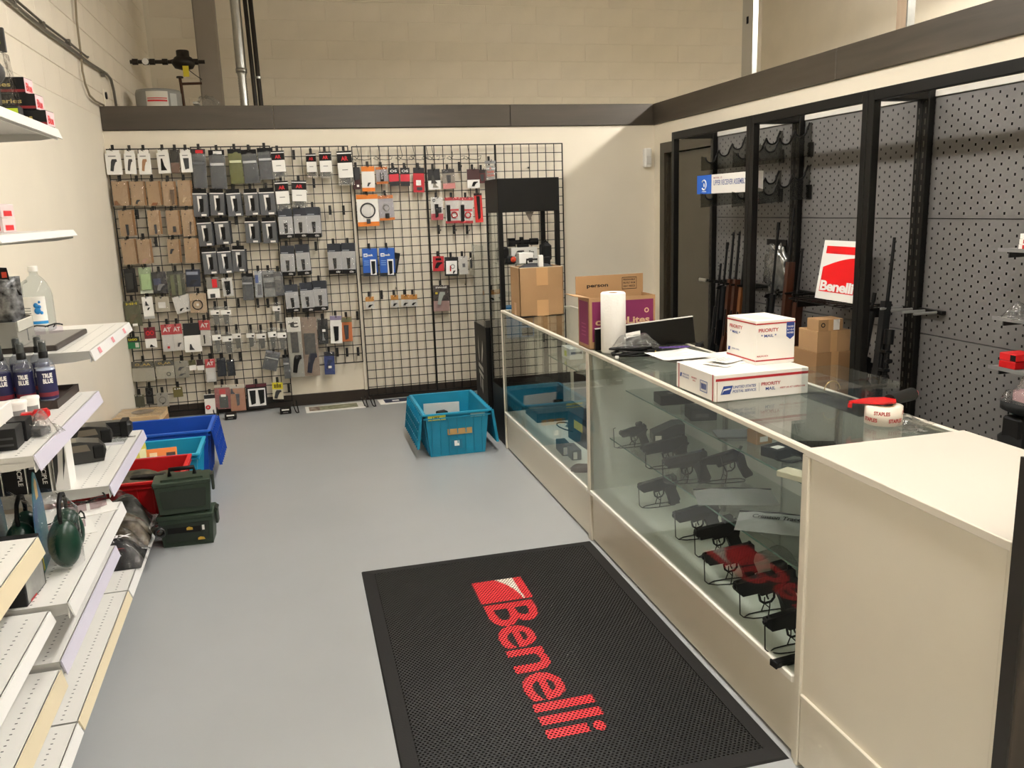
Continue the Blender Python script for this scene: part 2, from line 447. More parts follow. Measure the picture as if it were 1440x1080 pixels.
# strip lamps hung from the roof deck (housings above the area lights)
m_lampw = mat('lamp_white_enamel', '#efece4', .4)
for i, (lx, ly, ll, lp) in enumerate(STRIPS):
    t = thing('strip_lamp', 'white twin-tube strip lamp hanging high '+['over the shelving', 'over the open floor by the wire grids', 'beyond the right partition near the end cabinet', 'beyond the right partition near the dark door', 'by the wall facing the wire grids'][i], 'lamp', (lx, ly, LIGHT_Z), group='ceiling strip lamps')
    mb = MB(); mb.prism([(-.13, .012), (.13, .012), (.06, .09), (-.06, .09)], -ll/2, ll/2, ax=1); mb.build('housing', m_lampw, t)
    m_tube = mat('lamp_tube_%d' % i, '#ffffff', .4, emit=lp*.6/(PI*2*2*PI*.019*(ll-.06)))
    m_tube.node_tree.nodes['Principled BSDF'].inputs['Emission Color'].default_value = (*LAMP_COL, 1)
    for sx in (-.07, .07):
        mb = MB(); mb.cyl((sx, -ll/2+.03, -.03), (sx, ll/2-.03, -.03), .019, 8); mb.build('tube', m_tube, t)
    for yy in (-ll/2+.2, ll/2-.2): mb = MB(); mb.cyl((0, yy, .09), (0, yy, ZC-LIGHT_Z), .006, 6); mb.build('hanger', m_steel, t)

# ---------------------------------------------------------------- services behind and beside the partition
m_pipe = mat('grey_conduit', '#77736a', .4, .6)
m_pipeb = mat('black_iron_pipe', '#28221c', .5, .3)
m_galv = mat('galvanised_duct', '#a9aaa6', .28, .9, var=.1, vscale=14)
P = lambda px, py, x=0.025: tuple(onX(px, py, x))
t = thing('conduit_run', 'grey steel conduit climbing the upper block wall and bending down behind the partition', 'conduit', P(118, 80))
L = Vector(P(118, 80)); rel = lambda *q: tuple(Vector(P(*q))-L)
mb = MB(); pts = [rel(-60, -78), rel(12, 0), rel(60, 40), rel(100, 69), rel(124, 88), rel(150, 104), rel(156, 112), rel(160, 128), rel(165, 160)]
mb.tube(pts, .012, 8); mb.build('main_conduit', m_pipe, t)
mb = MB(); mb.tube([tuple(Vector(p)+Vector((0, 0, .035))) for p in pts[:5]]+[tuple(Vector(rel(124, 80)))], .008, 6); mb.build('upper_conduit', m_pipe, t)
for q in ((18, 4), (60, 38), (96, 62), (145, 106)): c = Vector(rel(*q)); mb = MB(); mb.box(c-Vector((.015, .015, .012)), c+Vector((.015, .015, .03))); mb.build('strap', m_pipe, t)
t = thing('wall_cable', 'thin cream painted cable running down the block wall to a small outlet', 'cable', P(112, 40))
L = Vector(P(112, 40)); mb = MB()
mb.tube([rel(104, -30), rel(108, 30), rel(114, 78), rel(116, 100), rel(120, 118), rel(126, 134), rel(134, 142), rel(146, 148)], .008, 6); mb.build('cable', mat('painted_cable', '#8d8067', .6), t)
t = thing('outlet_plate', 'small cream outlet plate with a black ring above the dark cap board', 'outlet', P(147, 140, 0.0))
mb = MB(); mb.bbox((0, -.05, -.06), (.012, .05, .075), .004); mb.build('plate', m_cream, t)
mb = MB(); mb.lathe([(.018, 0), (.028, 0), (.028, .01), (.018, .01)], 12, T=Matrix.Translation((.012, 0, .03)) @ Matrix.Rotation(PI/2, 4, 'Y')); mb.build('ring', m_txtk, t)
# water heater
t = thing('water_heater', 'grey cylindrical water heater top showing behind the back partition', 'water heater', (0.285, 1.25, 1.3))
box('stand', m_dkgrey, t, (-.2, -.2, -1.3), (.2, .2, 0))
mb = MB(); mb.lathe([(.2, 0), (.2, 1.47), (.19, 1.50), (.05, 1.515), (.001, 1.515)], 28); mb.build('tank', mat('heater_grey', '#8d8d88', .45), t)
def curved(r, a0, a1, z0, z1, n=6):
    return lambda u, v: (r*math.cos(a0+(a1-a0)*u), r*math.sin(a0+(a1-a0)*u), z0+(z1-z0)*v)
mb = MB(); mb.grid(curved(.2025, -2.0, -1.05, 1.1, 1.475), 8, 1); wl_ = mb.build('warning_label', mat('heater_label', '#d8d3c8', .6), t)
mb = MB(); mb.grid(curved(.2035, -1.95, -1.1, 1.385, 1.40), 8, 1); mb.grid(curved(.2035, -1.95, -1.1, 1.41, 1.418), 8, 1); mb.build('red_band', m_red, wl_)
mb = MB(); mb.grid(curved(.2025, -.95, -.6, 1.2, 1.46), 5, 1); mb.build('rating_label', mat('heater_label2', '#b9b9b4', .6), t)
# steel column
t = thing('steel_column', 'square grey steel column rising behind the back partition', 'column', (0.705, 2.05, 0))
box('shaft', mat('column_grey', '#8f8578', .6, var=.03), t, (-.105, -.1, 0.02), (.105, .1, ZC-.01), .012); box('foot_plate', m_dkgrey, t, (-.16, -.16, 0), (.16, .16, .02))
# flue duct and riser pipes
t = thing('flue_duct', 'shiny galvanised flue duct with a flexible lower end behind the partition', 'duct', (1.03, 1.5, 2.2))
mb = MB(); mb.cyl((0, 0, .82), (-.0, 0, 2.59), .048, 16); mb.build('straight_duct', m_galv, t)
mb = MB(); mb.lathe([(.0485, .80), (.054, .80), (.054, .84), (.0485, .84)], 16); mb.build('collar', m_galv, t)
prof = [(.048, .80), (.038, .76)]+[(.036+(.006 if k % 2 else 0), .76-.012*k) for k in range(1, 62)]
mb = MB(); mb.lathe(prof, 14); mb.build('flexible_hose', m_galv, t)
t = thing('riser_pipe', 'pair of dark riser pipes beside the galvanised flue', 'pipe', (1.12, 1.52, 0))
for dx, r in ((0, .02), (.05, .022)):
    mb = MB(); mb.tube([(dx+.03, 0, 0), (dx+.015, 0, 2.6), (dx-.015, 0, 4.79)], r, 8); mb.build('pipe', m_pipeb, t)
mb = MB(); mb.cyl((.06, 0, 2.95), (.06, 0, 2.97), .028, 10); mb.build('coupling', m_galv, t)
# gas regulator line
g = onY(245, 87, 1.75)
t = thing('gas_regulator', 'black gas regulator on a horizontal pipe with a yellow tag', 'regulator', tuple(g))
G = Vector(g); gr = lambda px, py: tuple(Vector(onY(px, py, 1.75))-G)
mb = MB(); mb.cyl(gr(176, 87), gr(288, 87), .018, 8)
for q in (190, 205, 214, 232, 275): c = Vector(gr(q, 87)); mb.cyl(c-Vector((.025, 0, 0)), c+Vector((.025, 0, 0)), .03, 10)
mb.build('pipe', m_pipeb, t)
mb = MB(); mb.lathe([(.03, -.075), (.085, -.06), (.11, -.02), (.11, .0), (.08, .04), (.06, .05), (.06, .10), (.055, .105), (.001, .105)], 18, T=Matrix.Translation(gr(258, 87))); mb.build('regulator_body', m_pipeb, t)
mb = MB(); mb.lathe([(.03, -.008), (.03, .008)], 12, T=Matrix.Translation(Vector(gr(205, 87))+Vector((0, -.03, 0))) @ Matrix.Rotation(PI/2, 4, 'X')); mb.build('gauge', m_white, t)
mb = MB(); a = Vector(gr(262, 95)); mb.box(a+Vector((-.025, -.10, -.10)), a+Vector((.03, -.098, 0))); mb.build('yellow_tag', mat('tag_yellow', '#d8c52a', .6), t)
mb = MB(); mb.tube([gr(235, 86), gr(258, 80), gr(280, 86)], .005, 5); mb.tube([gr(265, 98), gr(274, 105), gr(284, 112)], .004, 5); mb.build('vent_line', m_pipeb, t)
g = onY(255, 118, 1.6); G = Vector(g); gr = lambda px, py: tuple(Vector(onY(px, py, 1.6))-G)
t = thing('valve_pipe', 'rusty brown pipe with a round valve handle beside the water heater', 'valve', tuple(g))
mb = MB(); mb.tube([gr(253, 110), gr(255, 122), gr(259, 150), gr(260, 190)], .014, 8); mb.cyl(gr(255, 118), gr(284, 117), .012, 8); mb.tube([gr(258, 138), gr(250, 146), gr(246, 160)], .012, 8); mb.build('pipe', mat('rusty_pipe', '#4a2f1c', .6, .3), t)
mb = MB(); mb.lathe([(.03, 0), (.034, .008), (.03, .016), (.001, .016)], 12, T=Matrix.Translation(gr(253, 110))); mb.build('valve_handle', m_pipeb, t)
t = thing('wrapped_fitting', 'crumpled clear plastic wrap behind the cap board beside the column', 'wrap', tuple(onY(292, 150, 1.3)))
box('shelf_bracket', m_galv, t, (-.1, -.06, -.1), (.1, .06, -.085)); box('wall_arm', m_galv, t, (-.02, -1.19, -.115), (.02, .06, -.1))
def crump(sx, sy, sz, seed, n=12):
    rnd = random.Random(seed); ph = [rnd.uniform(0, 6) for _ in range(6)]
    def f(u, v):
        a = 2*PI*u; b = PI*v
        k = 1+.16*math.sin(5*a+ph[0]+3*b)+.12*math.sin(9*b+ph[1]+2*a)+.08*math.sin(13*a+ph[2])*math.sin(b)
        return (sx*k*math.sin(b)*math.cos(a), sy*k*math.sin(b)*math.sin(a), sz*k*-math.cos(b))
    return f
mb = MB(); mb.grid(crump(.10, .08, .09, 3), 20, 12); mb.build('film', m_bag, t)
# studs above the right partition
for nm, lab, px, w_, mm in (('metal_stud', 'bright metal wall stud with an oval knockout above the right partition', 1053, .075, m_chrome), ('wood_stud', 'pale timber stud rising above the right partition', 1271, .07, wood_mat('stud_timber', '#a58f78', '#bba78f', .7, 2, 2))):
    g = onX(px, 104 if px < 1100 else 40, WR+.05)
    t = thing(nm, lab, 'stud', (WR+.05, g[1], 2.52))
    mb = MB()
    if nm == 'metal_stud':
        H = ZC-2.53
        perforated([-w_, w_], [0, H], [(-.012, .02, .37, .42), (-.012, .02, 1.0, 1.06)], lambda u, v: (-.018, u, v), mb)
        mb.box((-.018, -w_, 0), (.02, -w_+.0015, H)); mb.box((-.018, w_-.0015, 0), (.02, w_, H)); mb.box((.0, -w_+.002, .2), (.002, w_-.002, .6), 1)
        mb.build('channel', [m_chrome, m_txtk], t)
    else:
        mb.bbox((-.02, -w_*.6, 0), (.02, w_*.6, ZC-2.53), .002); mb.build('stud_body', mm, t)
        box('bracket', m_galv, t, (-.024, -w_*.75, 0), (.024, -w_*.62, .25))

# ---------------------------------------------------------------- gridwall panels on the back wall
SQ = 0.0762
GY = -0.06
def grid_panel(x, ztop, rows, label):
    t = thing('gridwall_panel', label, 'wire grid', (x, GY, 0), group='black wire grid panels on the back wall')
    W_ = 8*SQ; zb = ztop-rows*SQ; h = .0030
    mb = MB()
    for i in range(1, 8): mb.box((i*SQ-h, 0, zb), (i*SQ+h, .005, ztop))
    for j in range(1, rows): mb.box((0, -.005, ztop-j*SQ-h), (W_, 0, ztop-j*SQ+h))
    mb.build('wires', m_wire, t)
    mb = MB(); k = .0042
    mb.box((-k, -.006, zb), (k, .006, ztop)); mb.box((W_-k, -.006, zb), (W_+k, .006, ztop)); mb.box((-k, -.006, ztop-k), (W_+k, .006, ztop+k)); mb.box((-k, -.006, zb-k), (W_+k, .006, zb+k))
    mb.build('frame', m_wire, t)
    for zz in (ztop-.2, ztop-1.2): box('wall_bracket', m_wire, t, (4*SQ-.003, .006, zz-.006), (4*SQ+.003, .059, zz+.006))
    return t
grid_panel(.0213, 2.19, 28, 'wire grid panel in the left corner, hung with white and kraft packs')
grid_panel(.642, 2.197, 28, 'wire grid panel hung with grey polybags and boxed magazines')
grid_panel(1.270, 2.187, 24, 'shorter wire grid panel ending above the floor, with long clear bags')
grid_panel(1.9128, 2.1814, 28, 'wire grid panel with orange packs and two blue packs, mostly bare below')
grid_panel(2.5304, 2.1814, 28, 'wire grid panel hung with red and white packs beside the black display tower')
grid_panel(3.148, 2.1814, 28, 'bare wire grid panel standing behind the black display tower')
t = thing('grid_joint_strip', 'cream strip of wall moulding between two grid panels', 'moulding', (1.895, -.02, 0))
box('strip', m_cream, t, (-.012, -.012, .1), (.012, .018, 2.17))
# ================================================================= GLASS DISPLAY COUNTER
CX0, CX1 = 2.686, 3.19
HC = 0.9686
CY = [-1.953, -3.686, -5.487]
m_frame = mat('almond_frame', '#ddd6c6', .35)
m_deck = mat('case_deck_white', '#e4e6de', .4)
def pane(name, parent, a, b, edge=True):
    o = box(name, m_glass, parent, a, b)
    return o
def display_case(y1, y0, label, back):
    L = y1-y0
    t = thing('display_case', label, 'display case', (CX0, y0, 0))
    D = CX1-CX0
    # plinth
    box('base_panel', m_cabw, t, (.012, .022, .012), (D, L-.022, .245))
    box('toe_strip', m_black, t, (.03, .022, 0), (D-.02, L-.022, .012))
    box('base_rail', mat('base_rail_white', '#f2efe6', .25), t, (-.004, .022, .245), (.018, L-.022, .268), .003)
    box('deck', m_deck, t, (.018, .004, .245), (D, L-.004, .262))
    for nm, yy in (('post', 0.0), ('post', L-.02)):
        box(nm, m_frame, t, (0, yy, 0), (.02, yy+.02, HC-.018), .003)
        box('rear_post', m_frame, t, (D-.02, yy, 0), (D, yy+.02, HC-.018), .003)
    box('top_front_rail', m_frame, t, (0, 0, HC-.018), (.02, L, HC), .003)
    box('top_rear_rail', m_frame, t, (D-.02, 0, HC-.018), (D, L, HC), .003)
    box('top_end_rail', m_frame, t, (.02, L-.02, HC-.018), (D-.02, L, HC), .003)
    pane('front_glass', t, (.004, .02, .262), (.009, L-.02, HC-.018))
    pane('top_glass', t, (.02, .004, HC-.007), (D-.02, L-.02, HC-.001))
    if back: box('end_panel', m_deck, t, (.02, L-.012, .262), (D-.02, L-.004, HC-.018))
    else: pane('end_glass', t, (.02, L-.012, .262), (D-.02, L-.007, HC-.018))
    if back:
        half = L/2
        box('sliding_door', mat('case_back_grey', '#c9ccc8', .4), t, (D-.012, .02, .264), (D-.006, half+.02, HC-.018))
        box('sliding_door', MATS['case_back_grey'], t, (D-.02, half-.02, .264), (D-.014, L-.02, HC-.018))
    return t
c_far = display_case(CY[0], CY[1], 'glass display counter standing nearest the wire grids, with open back', False)
c_near = display_case(CY[1], CY[2], 'glass display counter holding pistols beside the black mat', True)
def glass_shelf(t, x0, y0, y1, z, posts=()):
    t2 = thing('glass_shelf', t, 'shelf', (x0, y0, z), group='glass shelves in the counter')
    o = box('pane', m_glass, t2, (0, 0, 0), (CX1-.025-x0, y1-y0, .006))
    mb = MB(); mb.box((-.0012, 0, 0), (0, y1-y0, .006)); mb.build('front_edge', m_gedge, t2)
    for yy in posts: mb = MB(); mb.box((.08, yy-.006, -.012), (CX1-.02-x0, yy+.006, -.0005)); mb.build('bracket', m_steel, t2)
    return t2
glass_shelf('upper glass shelf inside the pistol counter', 2.872, CY[2]+.025, CY[1]-.03, .752, (.5, 1.3))
glass_shelf('lower glass shelf inside the pistol counter', 2.79, CY[2]+.025, CY[1]-.025, .52, (.5, 1.3))
glass_shelf('glass shelf inside the counter nearest the wire grids', 2.90, CY[1]+.025, CY[0]-.35, .70, (.4, 1.0))
for yy in (CY[2]+.52, CY[2]+1.32):
    t = thing('slotted_standard', 'slotted steel shelf standard at the back of the pistol counter, '+('near the end cabinet' if yy < -4.5 else 'near the counter joint'), 'shelf standard', (CX1-.03, yy, .262), group='slotted standards in the pistol counter')
    mb = MB(); perforated([-.011, .011], [0, .66], [(-.003, .003, .02+.03*k, .035+.03*k) for k in range(21)], lambda u, v: (-.006, u, v), mb)
    mb.box((-.006, -.011, 0), (.008, -.010, .66)); mb.box((-.006, .010, 0), (.008, .011, .66)); mb.build('channel', m_steel, t)

# white end cabinet, in line with the counter
t = thing('end_cabinet', 'tall plain almond end cabinet with a thick white top in line with the counter', 'cabinet', (CX0-.008, -6.185, 0))
D = CX1-CX0+.016; L = 6.185-5.489
box('top', m_cabtop, t, (0, 0, HC-.018), (D, L, HC+.003), .002)
box('side_panel', m_cabw, t, (.008, .015, .03), (.026, L-.022, HC-.018))
box('corner_post', m_frame, t, (0, L-.022, 0), (.03, L-.0015, HC-.018), .003)
box('near_panel', m_cabw, t, (.008, .002, .03), (D-.01, .0145, HC-.018))
box('rear_panel', m_cabw, t, (D-.026, .015, .03), (D-.01, L-.022, HC-.018))
box('plinth_rail', m_frame, t, (-.002, .003, .225), (.0078, L-.026, .243), .003)
box('plinth', m_cabw, t, (.003, .004, .02), (.0078, L-.026, .224))
box('toe_strip', m_black, t, (.02, .02, 0), (D-.02, L-.022, .03))
mb = MB(); mb.bbox((.10, L-.004, .262), (D-.05, L-.0015, HC-.02), .001); mb.build('end_wall', m_cabw, t)
# dark stained board at the near end of the cabinet
t = thing('stained_end_board', 'dark brown stained board standing upright at the near end of the almond cabinet', 'board', (CX0-.01, -6.23, 0))
mb = MB(); mb.bbox((0, 0, 0), (.53, .038, 1.15), .003); mb.build('board', wood_mat('end_board_wood', '#2d261d', '#473d30', .5, 2, 2), t)
box('edge_strip', mat('edge_strip_dark', '#1f1a14', .5), t, (-.006, .002, 0), (-.0005, .036, 1.15))

# ================================================================= LOGO MAT
MX0, MX1, MY0, MY1 = 1.55, 2.680, -5.473, -3.712
mat_t = thing('floor_mat', 'black rubber floor mat with a red lettered logo along the counter', 'mat', (MX0, MY0, 0))
m_rub = mat('black_rubber', '#171616', .6, bump=.1, bscale=200, spec=.3)
m_rubnet = mat('rubber_net', '#151414', .5, spec=.35)
m_rubpit = mat('rubber_pit', '#0d0c0c', .6)
m_matred = mat('mat_red_print', '#d4242c', .45)
m_matwhite = mat('mat_cream_print', '#efe9d8', .45)
MW, ML = MX1-MX0, MY1-MY0
bw = .055
mb = MB()
o4 = [(0,0),(MW,0),(MW,ML),(0,ML)]; i4 = [(bw,bw),(MW-bw,bw),(MW-bw,ML-bw),(bw,ML-bw)]
vs_ = [(x,y,0) for x,y in o4]+[(x+(.006 if x==0 else -.006), y+(.006 if y==0 else -.006), .006) for x,y in o4]+[(x,y,.009) for x,y in i4]+[(x,y,.005) for x,y in i4]
fs_ = []
for k in range(4):
    j = (k+1) % 4
    fs_ += [(k,j,4+j,4+k),(4+k,4+j,8+j,8+k),(8+k,8+j,12+j,12+k)]
fs_ += [(12,13,14,15),(3,2,1,0)]
mb.add(vs_, fs_); mb.build('border', [m_rub], mat_t)
# which nubs are printed: rasterise the lettering
LX0, LX1, LY0, LY1 = 2.012, 2.236, -5.185, -4.007     # logo extents in the room
RES = .002
rw, rh = int((LY1-LY0)/RES)+2, int((LX1-LX0)/RES)+2
ras = np.zeros((rw, rh), np.uint8)
tm = text_mesh('Benelli', 1.0, 0.014, spacing=.93); ex = text_extent(tm)
cap0, cap1 = 0.0, ex[3]
TS = .232                                           # text starts this far down the logo
sx_ = ((LY1-LY0)-TS)/(ex[2]-ex[0]); sy_ = (LX1-LX0-.012)/(ex[3]-ex[1])
for pgn in tm.polygons:
    pts = [((tm.vertices[i].co.x-ex[0])*sx_+TS, (tm.vertices[i].co.y-ex[1])*sy_) for i in pgn.vertices]
    for q in range(1, len(pts)-1):
        A_, B_, C_ = np.array(pts[0]), np.array(pts[q]), np.array(pts[q+1])
        u0, u1 = min(A_[0],B_[0],C_[0]), max(A_[0],B_[0],C_[0]); v0, v1 = min(A_[1],B_[1],C_[1]), max(A_[1],B_[1],C_[1])
        iu = np.arange(max(0,int(u0/RES)), min(rw-1,int(u1/RES)+1)+1); iv = np.arange(max(0,int(v0/RES)), min(rh-1,int(v1/RES)+1)+1)
        if not len(iu) or not len(iv): continue
        U, V = np.meshgrid((iu+.5)*RES, (iv+.5)*RES, indexing='ij')
        def ed(p, q2): return (q2[0]-p[0])*(V-p[1])-(q2[1]-p[1])*(U-p[0])
        e1, e2, e3 = ed(A_,B_), ed(B_,C_), ed(C_,A_)
        ins = ((e1>=0)&(e2>=0)&(e3>=0))|((e1<=0)&(e2<=0)&(e3<=0))
        ras[np.ix_(iu, iv)] |= ins.astype(np.uint8)
HB = LX1-LX0
def swoosh(u, v):      # u along the logo 0..1, v up 0..1
    return (.46+.36*math.sin(u*PI/2)**.8) < v < (.83+.02*u) if u < .98 else False
def printed(x, y):
    """0 black, 1 red, 2 cream for a point of the mat surface"""
    u, v = LY1-y, x-LX0
    if not (0 <= u < LY1-LY0 and 0 <= v < HB): return 0
    if u < .215: return 2 if swoosh(u/.215, v/HB) else 1
    return 1 if ras[min(rw-1, int(u/RES)), min(rh-1, int(v/RES))] else 0
px_, py_ = .0150, .0105
net = MB(); pz = .0085
nx = int((MW-2*bw)/px_); ny = int((ML-2*bw)/py_)
px_ = (MW-2*bw)/nx; py_ = (ML-2*bw)/ny
hexo = [(math.cos(PI/3*k), math.sin(PI/3*k)) for k in range(6)]
V_, F_, MI_ = [], [], []
for j in range(ny):
    for i in range(nx):
        off = (px_/2 if j % 2 else 0)
        cx_ = bw+(i+.5)*px_+off-px_/4; cy_ = bw+(j+.5)*py_
        k = len(V_)
        rim = [(cx_+px_/2, cy_), (cx_+px_/2, cy_+py_/2), (cx_-px_/2, cy_+py_/2), (cx_-px_/2, cy_), (cx_-px_/2, cy_-py_/2), (cx_+px_/2, cy_-py_/2)]
        V_ += [(a, b, pz) for a, b in rim]
        V_ += [(cx_+px_*.30*a, cy_+py_*.34*b, pz) for a, b in hexo]
        V_ += [(cx_+px_*.30*a, cy_+py_*.34*b, .0052) for a, b in hexo]
        for q in range(6):
            r_ = (q+1) % 6
            gx = (rim[q][0]+rim[r_][0])/2*.6+cx_*.4+MX0; gy = (rim[q][1]+rim[r_][1])/2*.6+cy_*.4+MY0
            c_ = printed(gx, gy)
            F_.append((k+q, k+r_, k+6+r_, k+6+q)); MI_.append(c_)
            F_.append((k+6+q, k+6+r_, k+12+r_, k+12+q)); MI_.append(3)
net.v = V_; net.f = F_; net.m = MI_; net.sm = [False]*len(F_)
nt_ = net.build('rubber_net', [m_rubnet, m_matred, m_matwhite, m_rubpit], mat_t); nt_['kind'] = 'stuff'; nt_['label'] = 'honeycomb rubber surface with red printed logo and letters'
# ================================================================= PISTOLS AND STOCK IN THE COUNTER
def pistol_parts(t, slide_m, frame_m, grip_m, s=1.0, long=0.0, sight=False, rail=False):
    """semi-automatic pistol, muzzle towards +x, standing upright, origin under the trigger guard"""
    X = lambda *p: [(a*s, b*s) for a, b in p]
    th = .0125*s
    mb = MB(); mb.prism(X((-.085,.072),(.10+long,.072),(.104+long,.078),(.104+long,.098),(.100+long,.103),(-.080,.103),(-.086,.096)), -th, th, ax=1); sl = mb.build('slide', slide_m, t)
    for k in range(5): box('serration', m_txtk, sl, ((-.078+k*.006)*s, -th-.0006, .076*s), ((-.0755+k*.006)*s, th+.0006, .100*s))
    mb = MB(); mb.cyl(((.104+long)*s, 0, .090*s), ((.109+long)*s, 0, .090*s), .007*s, 10); mb.build('barrel', m_gunm, t)
    box('ejection_port', m_txtk, sl, (-.005*s, -th-.0007, .088*s), (.03*s, th*.2, .1036*s))
    mb = MB(); mb.prism(X((-.075,.050),(-.02,.045),(.03,.044),(.035,.055),(.088+long,.058),(.090+long,.072),(-.088,.072),(-.094,.066)), -th*.92, th*.92, ax=1); mb.build('frame', frame_m, t)
    mb = MB(); mb.prism(X((-.020,.050),(-.036,.0),(-.040,-.030),(-.082,-.032),(-.090,-.02),(-.075,.035),(-.082,.058),(-.06,.066)), -th*1.12, th*1.12, ax=1); g = mb.build('grip', grip_m, t)
    mb = MB(); mb.prism(X((-.038,-.030),(-.084,-.033),(-.086,-.041),(-.036,-.039)), -th, th, ax=1); mb.build('magazine_base', m_gunp, t)
    pts = [(-.018,.046),(-.015,.022),(-.004,.012),(.018,.012),(.030,.024),(.032,.046)]
    mb = MB(); mb.tube([(a*s, 0, b*s) for a, b in pts], .004*s, 6); mb.build('trigger_guard', frame_m, t)
    mb = MB(); mb.tube([(.004*s, 0, .047*s), (.008*s, 0, .034*s), (.004*s, 0, .022*s)], .003*s, 5); mb.build('trigger', m_gunm, t)
    mb = MB(); mb.box((-.078*s, -.006*s, .103*s), (-.070*s, .006*s, .109*s)); mb.build('rear_sight', m_txtk, t)
    mb = MB(); mb.box(((.092+long)*s, -.002*s, .103*s), ((.098+long)*s, .002*s, .109*s)); mb.build('front_sight', m_txtk, t)
    if sight:
        mb = MB(); mb.bbox((-.062*s, -.014*s, .103*s), (-.018*s, .014*s, .130*s), .004); mb.build('red_dot_sight', m_gunm, t)
def revolver_parts(t, fm, gm, s=1.0):
    X = lambda *p: [(a*s, b*s) for a, b in p]
    mb = MB(); mb.prism(X((-.06,.05),(.035,.045),(.04,.06),(.10,.075),(.102,.098),(-.045,.100),(-.068,.08)), -.008*s, .008*s, ax=1); mb.build('frame', fm, t)
    mb = MB(); mb.cyl((-.03*s, 0, .072*s), (.02*s, 0, .072*s), .021*s, 14); mb.build('cylinder', fm, t)
    mb = MB(); mb.prism(X((-.045,.06),(-.05,.02),(-.065,-.03),(-.098,-.025),(-.10,-.015),(-.082,.02),(-.078,.07),(-.06,.085)), -.013*s, .013*s, ax=1); mb.build('grip', gm, t)
    mb = MB(); mb.tube([(a*s, 0, b*s) for a, b in [(-.038,.048),(-.034,.024),(-.018,.014),(.004,.018),(.012,.046)]], .0035*s, 6); mb.build('trigger_guard', fm, t)
    mb = MB(); mb.tube([(-.02*s, 0, .048*s), (-.015*s, 0, .034*s), (-.02*s, 0, .024*s)], .0025*s, 5); mb.build('trigger', fm, t)
    mb = MB(); mb.prism(X((-.066,.082),(-.082,.104),(-.074,.108),(-.058,.092)), -.004*s, .004*s, ax=1); mb.build('hammer', fm, t)
def wire_stand(loc, rz, h, label, m=None):
    """bent wire pistol stand: base loop, two uprights with a cradle and a muzzle pin"""
    t = thing('pistol_stand', label, 'display stand', loc, rz, group='wire pistol stands in the counter')
    r = .0022; m = m or m_wire
    mb = MB()
    mb.tube([(-.06, .022, r), (-.075, 0, r), (-.06, -.02, r), (.02, -.022, r), (.07, -.016, r), (.098, 0, r), (.07, .016, r), (.02, .022, r), (-.06, .022, r)], r, 6); mb.build('base_wire', m, t)
    mb = MB(); mb.tube([(.098, 0, r), (.112, 0, h*.6), (.116, 0, h+.085), (.106, 0, h+.088)], r, 6); mb.build('muzzle_wire', m, t)
    mb = MB(); mb.tube([(.02, -.022, r), (.012, -.017, h+.008), (.012, -.017, h+.03)], r, 6); mb.build('side_wire', m, t)
    mb = MB(); mb.tube([(.02, .022, r), (.012, .017, h+.008), (.012, .017, h+.03)], r, 6); mb.build('side_wire', m, t)
    mb = MB(); mb.tube([(.012, -.017, h+.006), (.012, .017, h+.006)], r, 6); mb.build('cradle_wire', m, t)
m_fde = mat('gun_grey_slide', '#2b2d31', .35, .5)
ZD = .262
def put_pistol(px, py, z, yaw, kind, label, mats, s=1.0, h=.026, pitch=.14, **kw):
    """px,py: middle of the pistol in the photograph; z: height of the shelf it stands on"""
    p = onZ(px, py, z+h+.06*s)
    rz = PI+yaw
    wire_stand((p[0], p[1], z+.0005), rz, h, 'black bent wire stand under the '+' '.join(label.split()[:8]))
    t = thing('pistol' if kind == 'p' else 'revolver', label, 'pistol' if kind == 'p' else 'revolver', (p[0], p[1], z+h+.006), (0, pitch, rz))
    (pistol_parts if kind == 'p' else revolver_parts)(t, *mats, s=s, **kw)
    return t
ZL = .526
put_pistol(930, 686, ZD, .05, 'p', 'plain black pistol nearest the counter joint on the white deck', (m_gunm, m_gunp, m_gunp))
put_pistol(985, 727, ZD, .0, 'p', 'grey-slide pistol beside the folded grey pouches on the white deck', (m_fde, m_gunp, m_gunp), s=1.05)
put_pistol(1015, 752, ZD, -.05, 'p', 'all black pistol with a small sight beside the dark lettered pouch', (m_gunm, m_gunm, m_gunp), s=.98, sight=True)
put_pistol(1032, 787, ZD, -.08, 'p', 'black pistol standing between the sighted pistol and the largest one', (m_gunm, m_gunp, m_gunp), s=1.02)
put_pistol(1084, 827, ZD, -.02, 'p', 'largest black pistol on the white deck with a raised sight', (m_gunm, m_gunp, m_gunp), s=1.15, sight=True)
put_pistol(1122, 876, ZD, .0, 'p', 'black pistol half hidden by the end cabinet post', (m_gunm, m_gunp, m_gunp))
put_pistol(894, 611, ZL, .1, 'p', 'small black pistol on the lower glass shelf beside the slanted box', (m_gunm, m_gunp, m_gunp), s=.72, sight=True, h=.012)
put_pistol(943, 632, ZL, -.05, 'p', 'long-barrelled black pistol in the middle of the lower glass shelf', (m_gunm, m_gunm, m_gunp), s=.98, long=.02, h=.02)
put_pistol(970, 653, ZL, -.1, 'p', 'stubby pistol with a grey frame crossing in front of a long one', (m_fde, m_gunp, m_gunp), s=.95, h=.018)
put_pistol(1024, 650, ZL, -.1, 'r', 'snub revolver with a curved black grip on the lower glass shelf', (m_gunm, m_gunp), s=1.0, h=.022, pitch=.2)
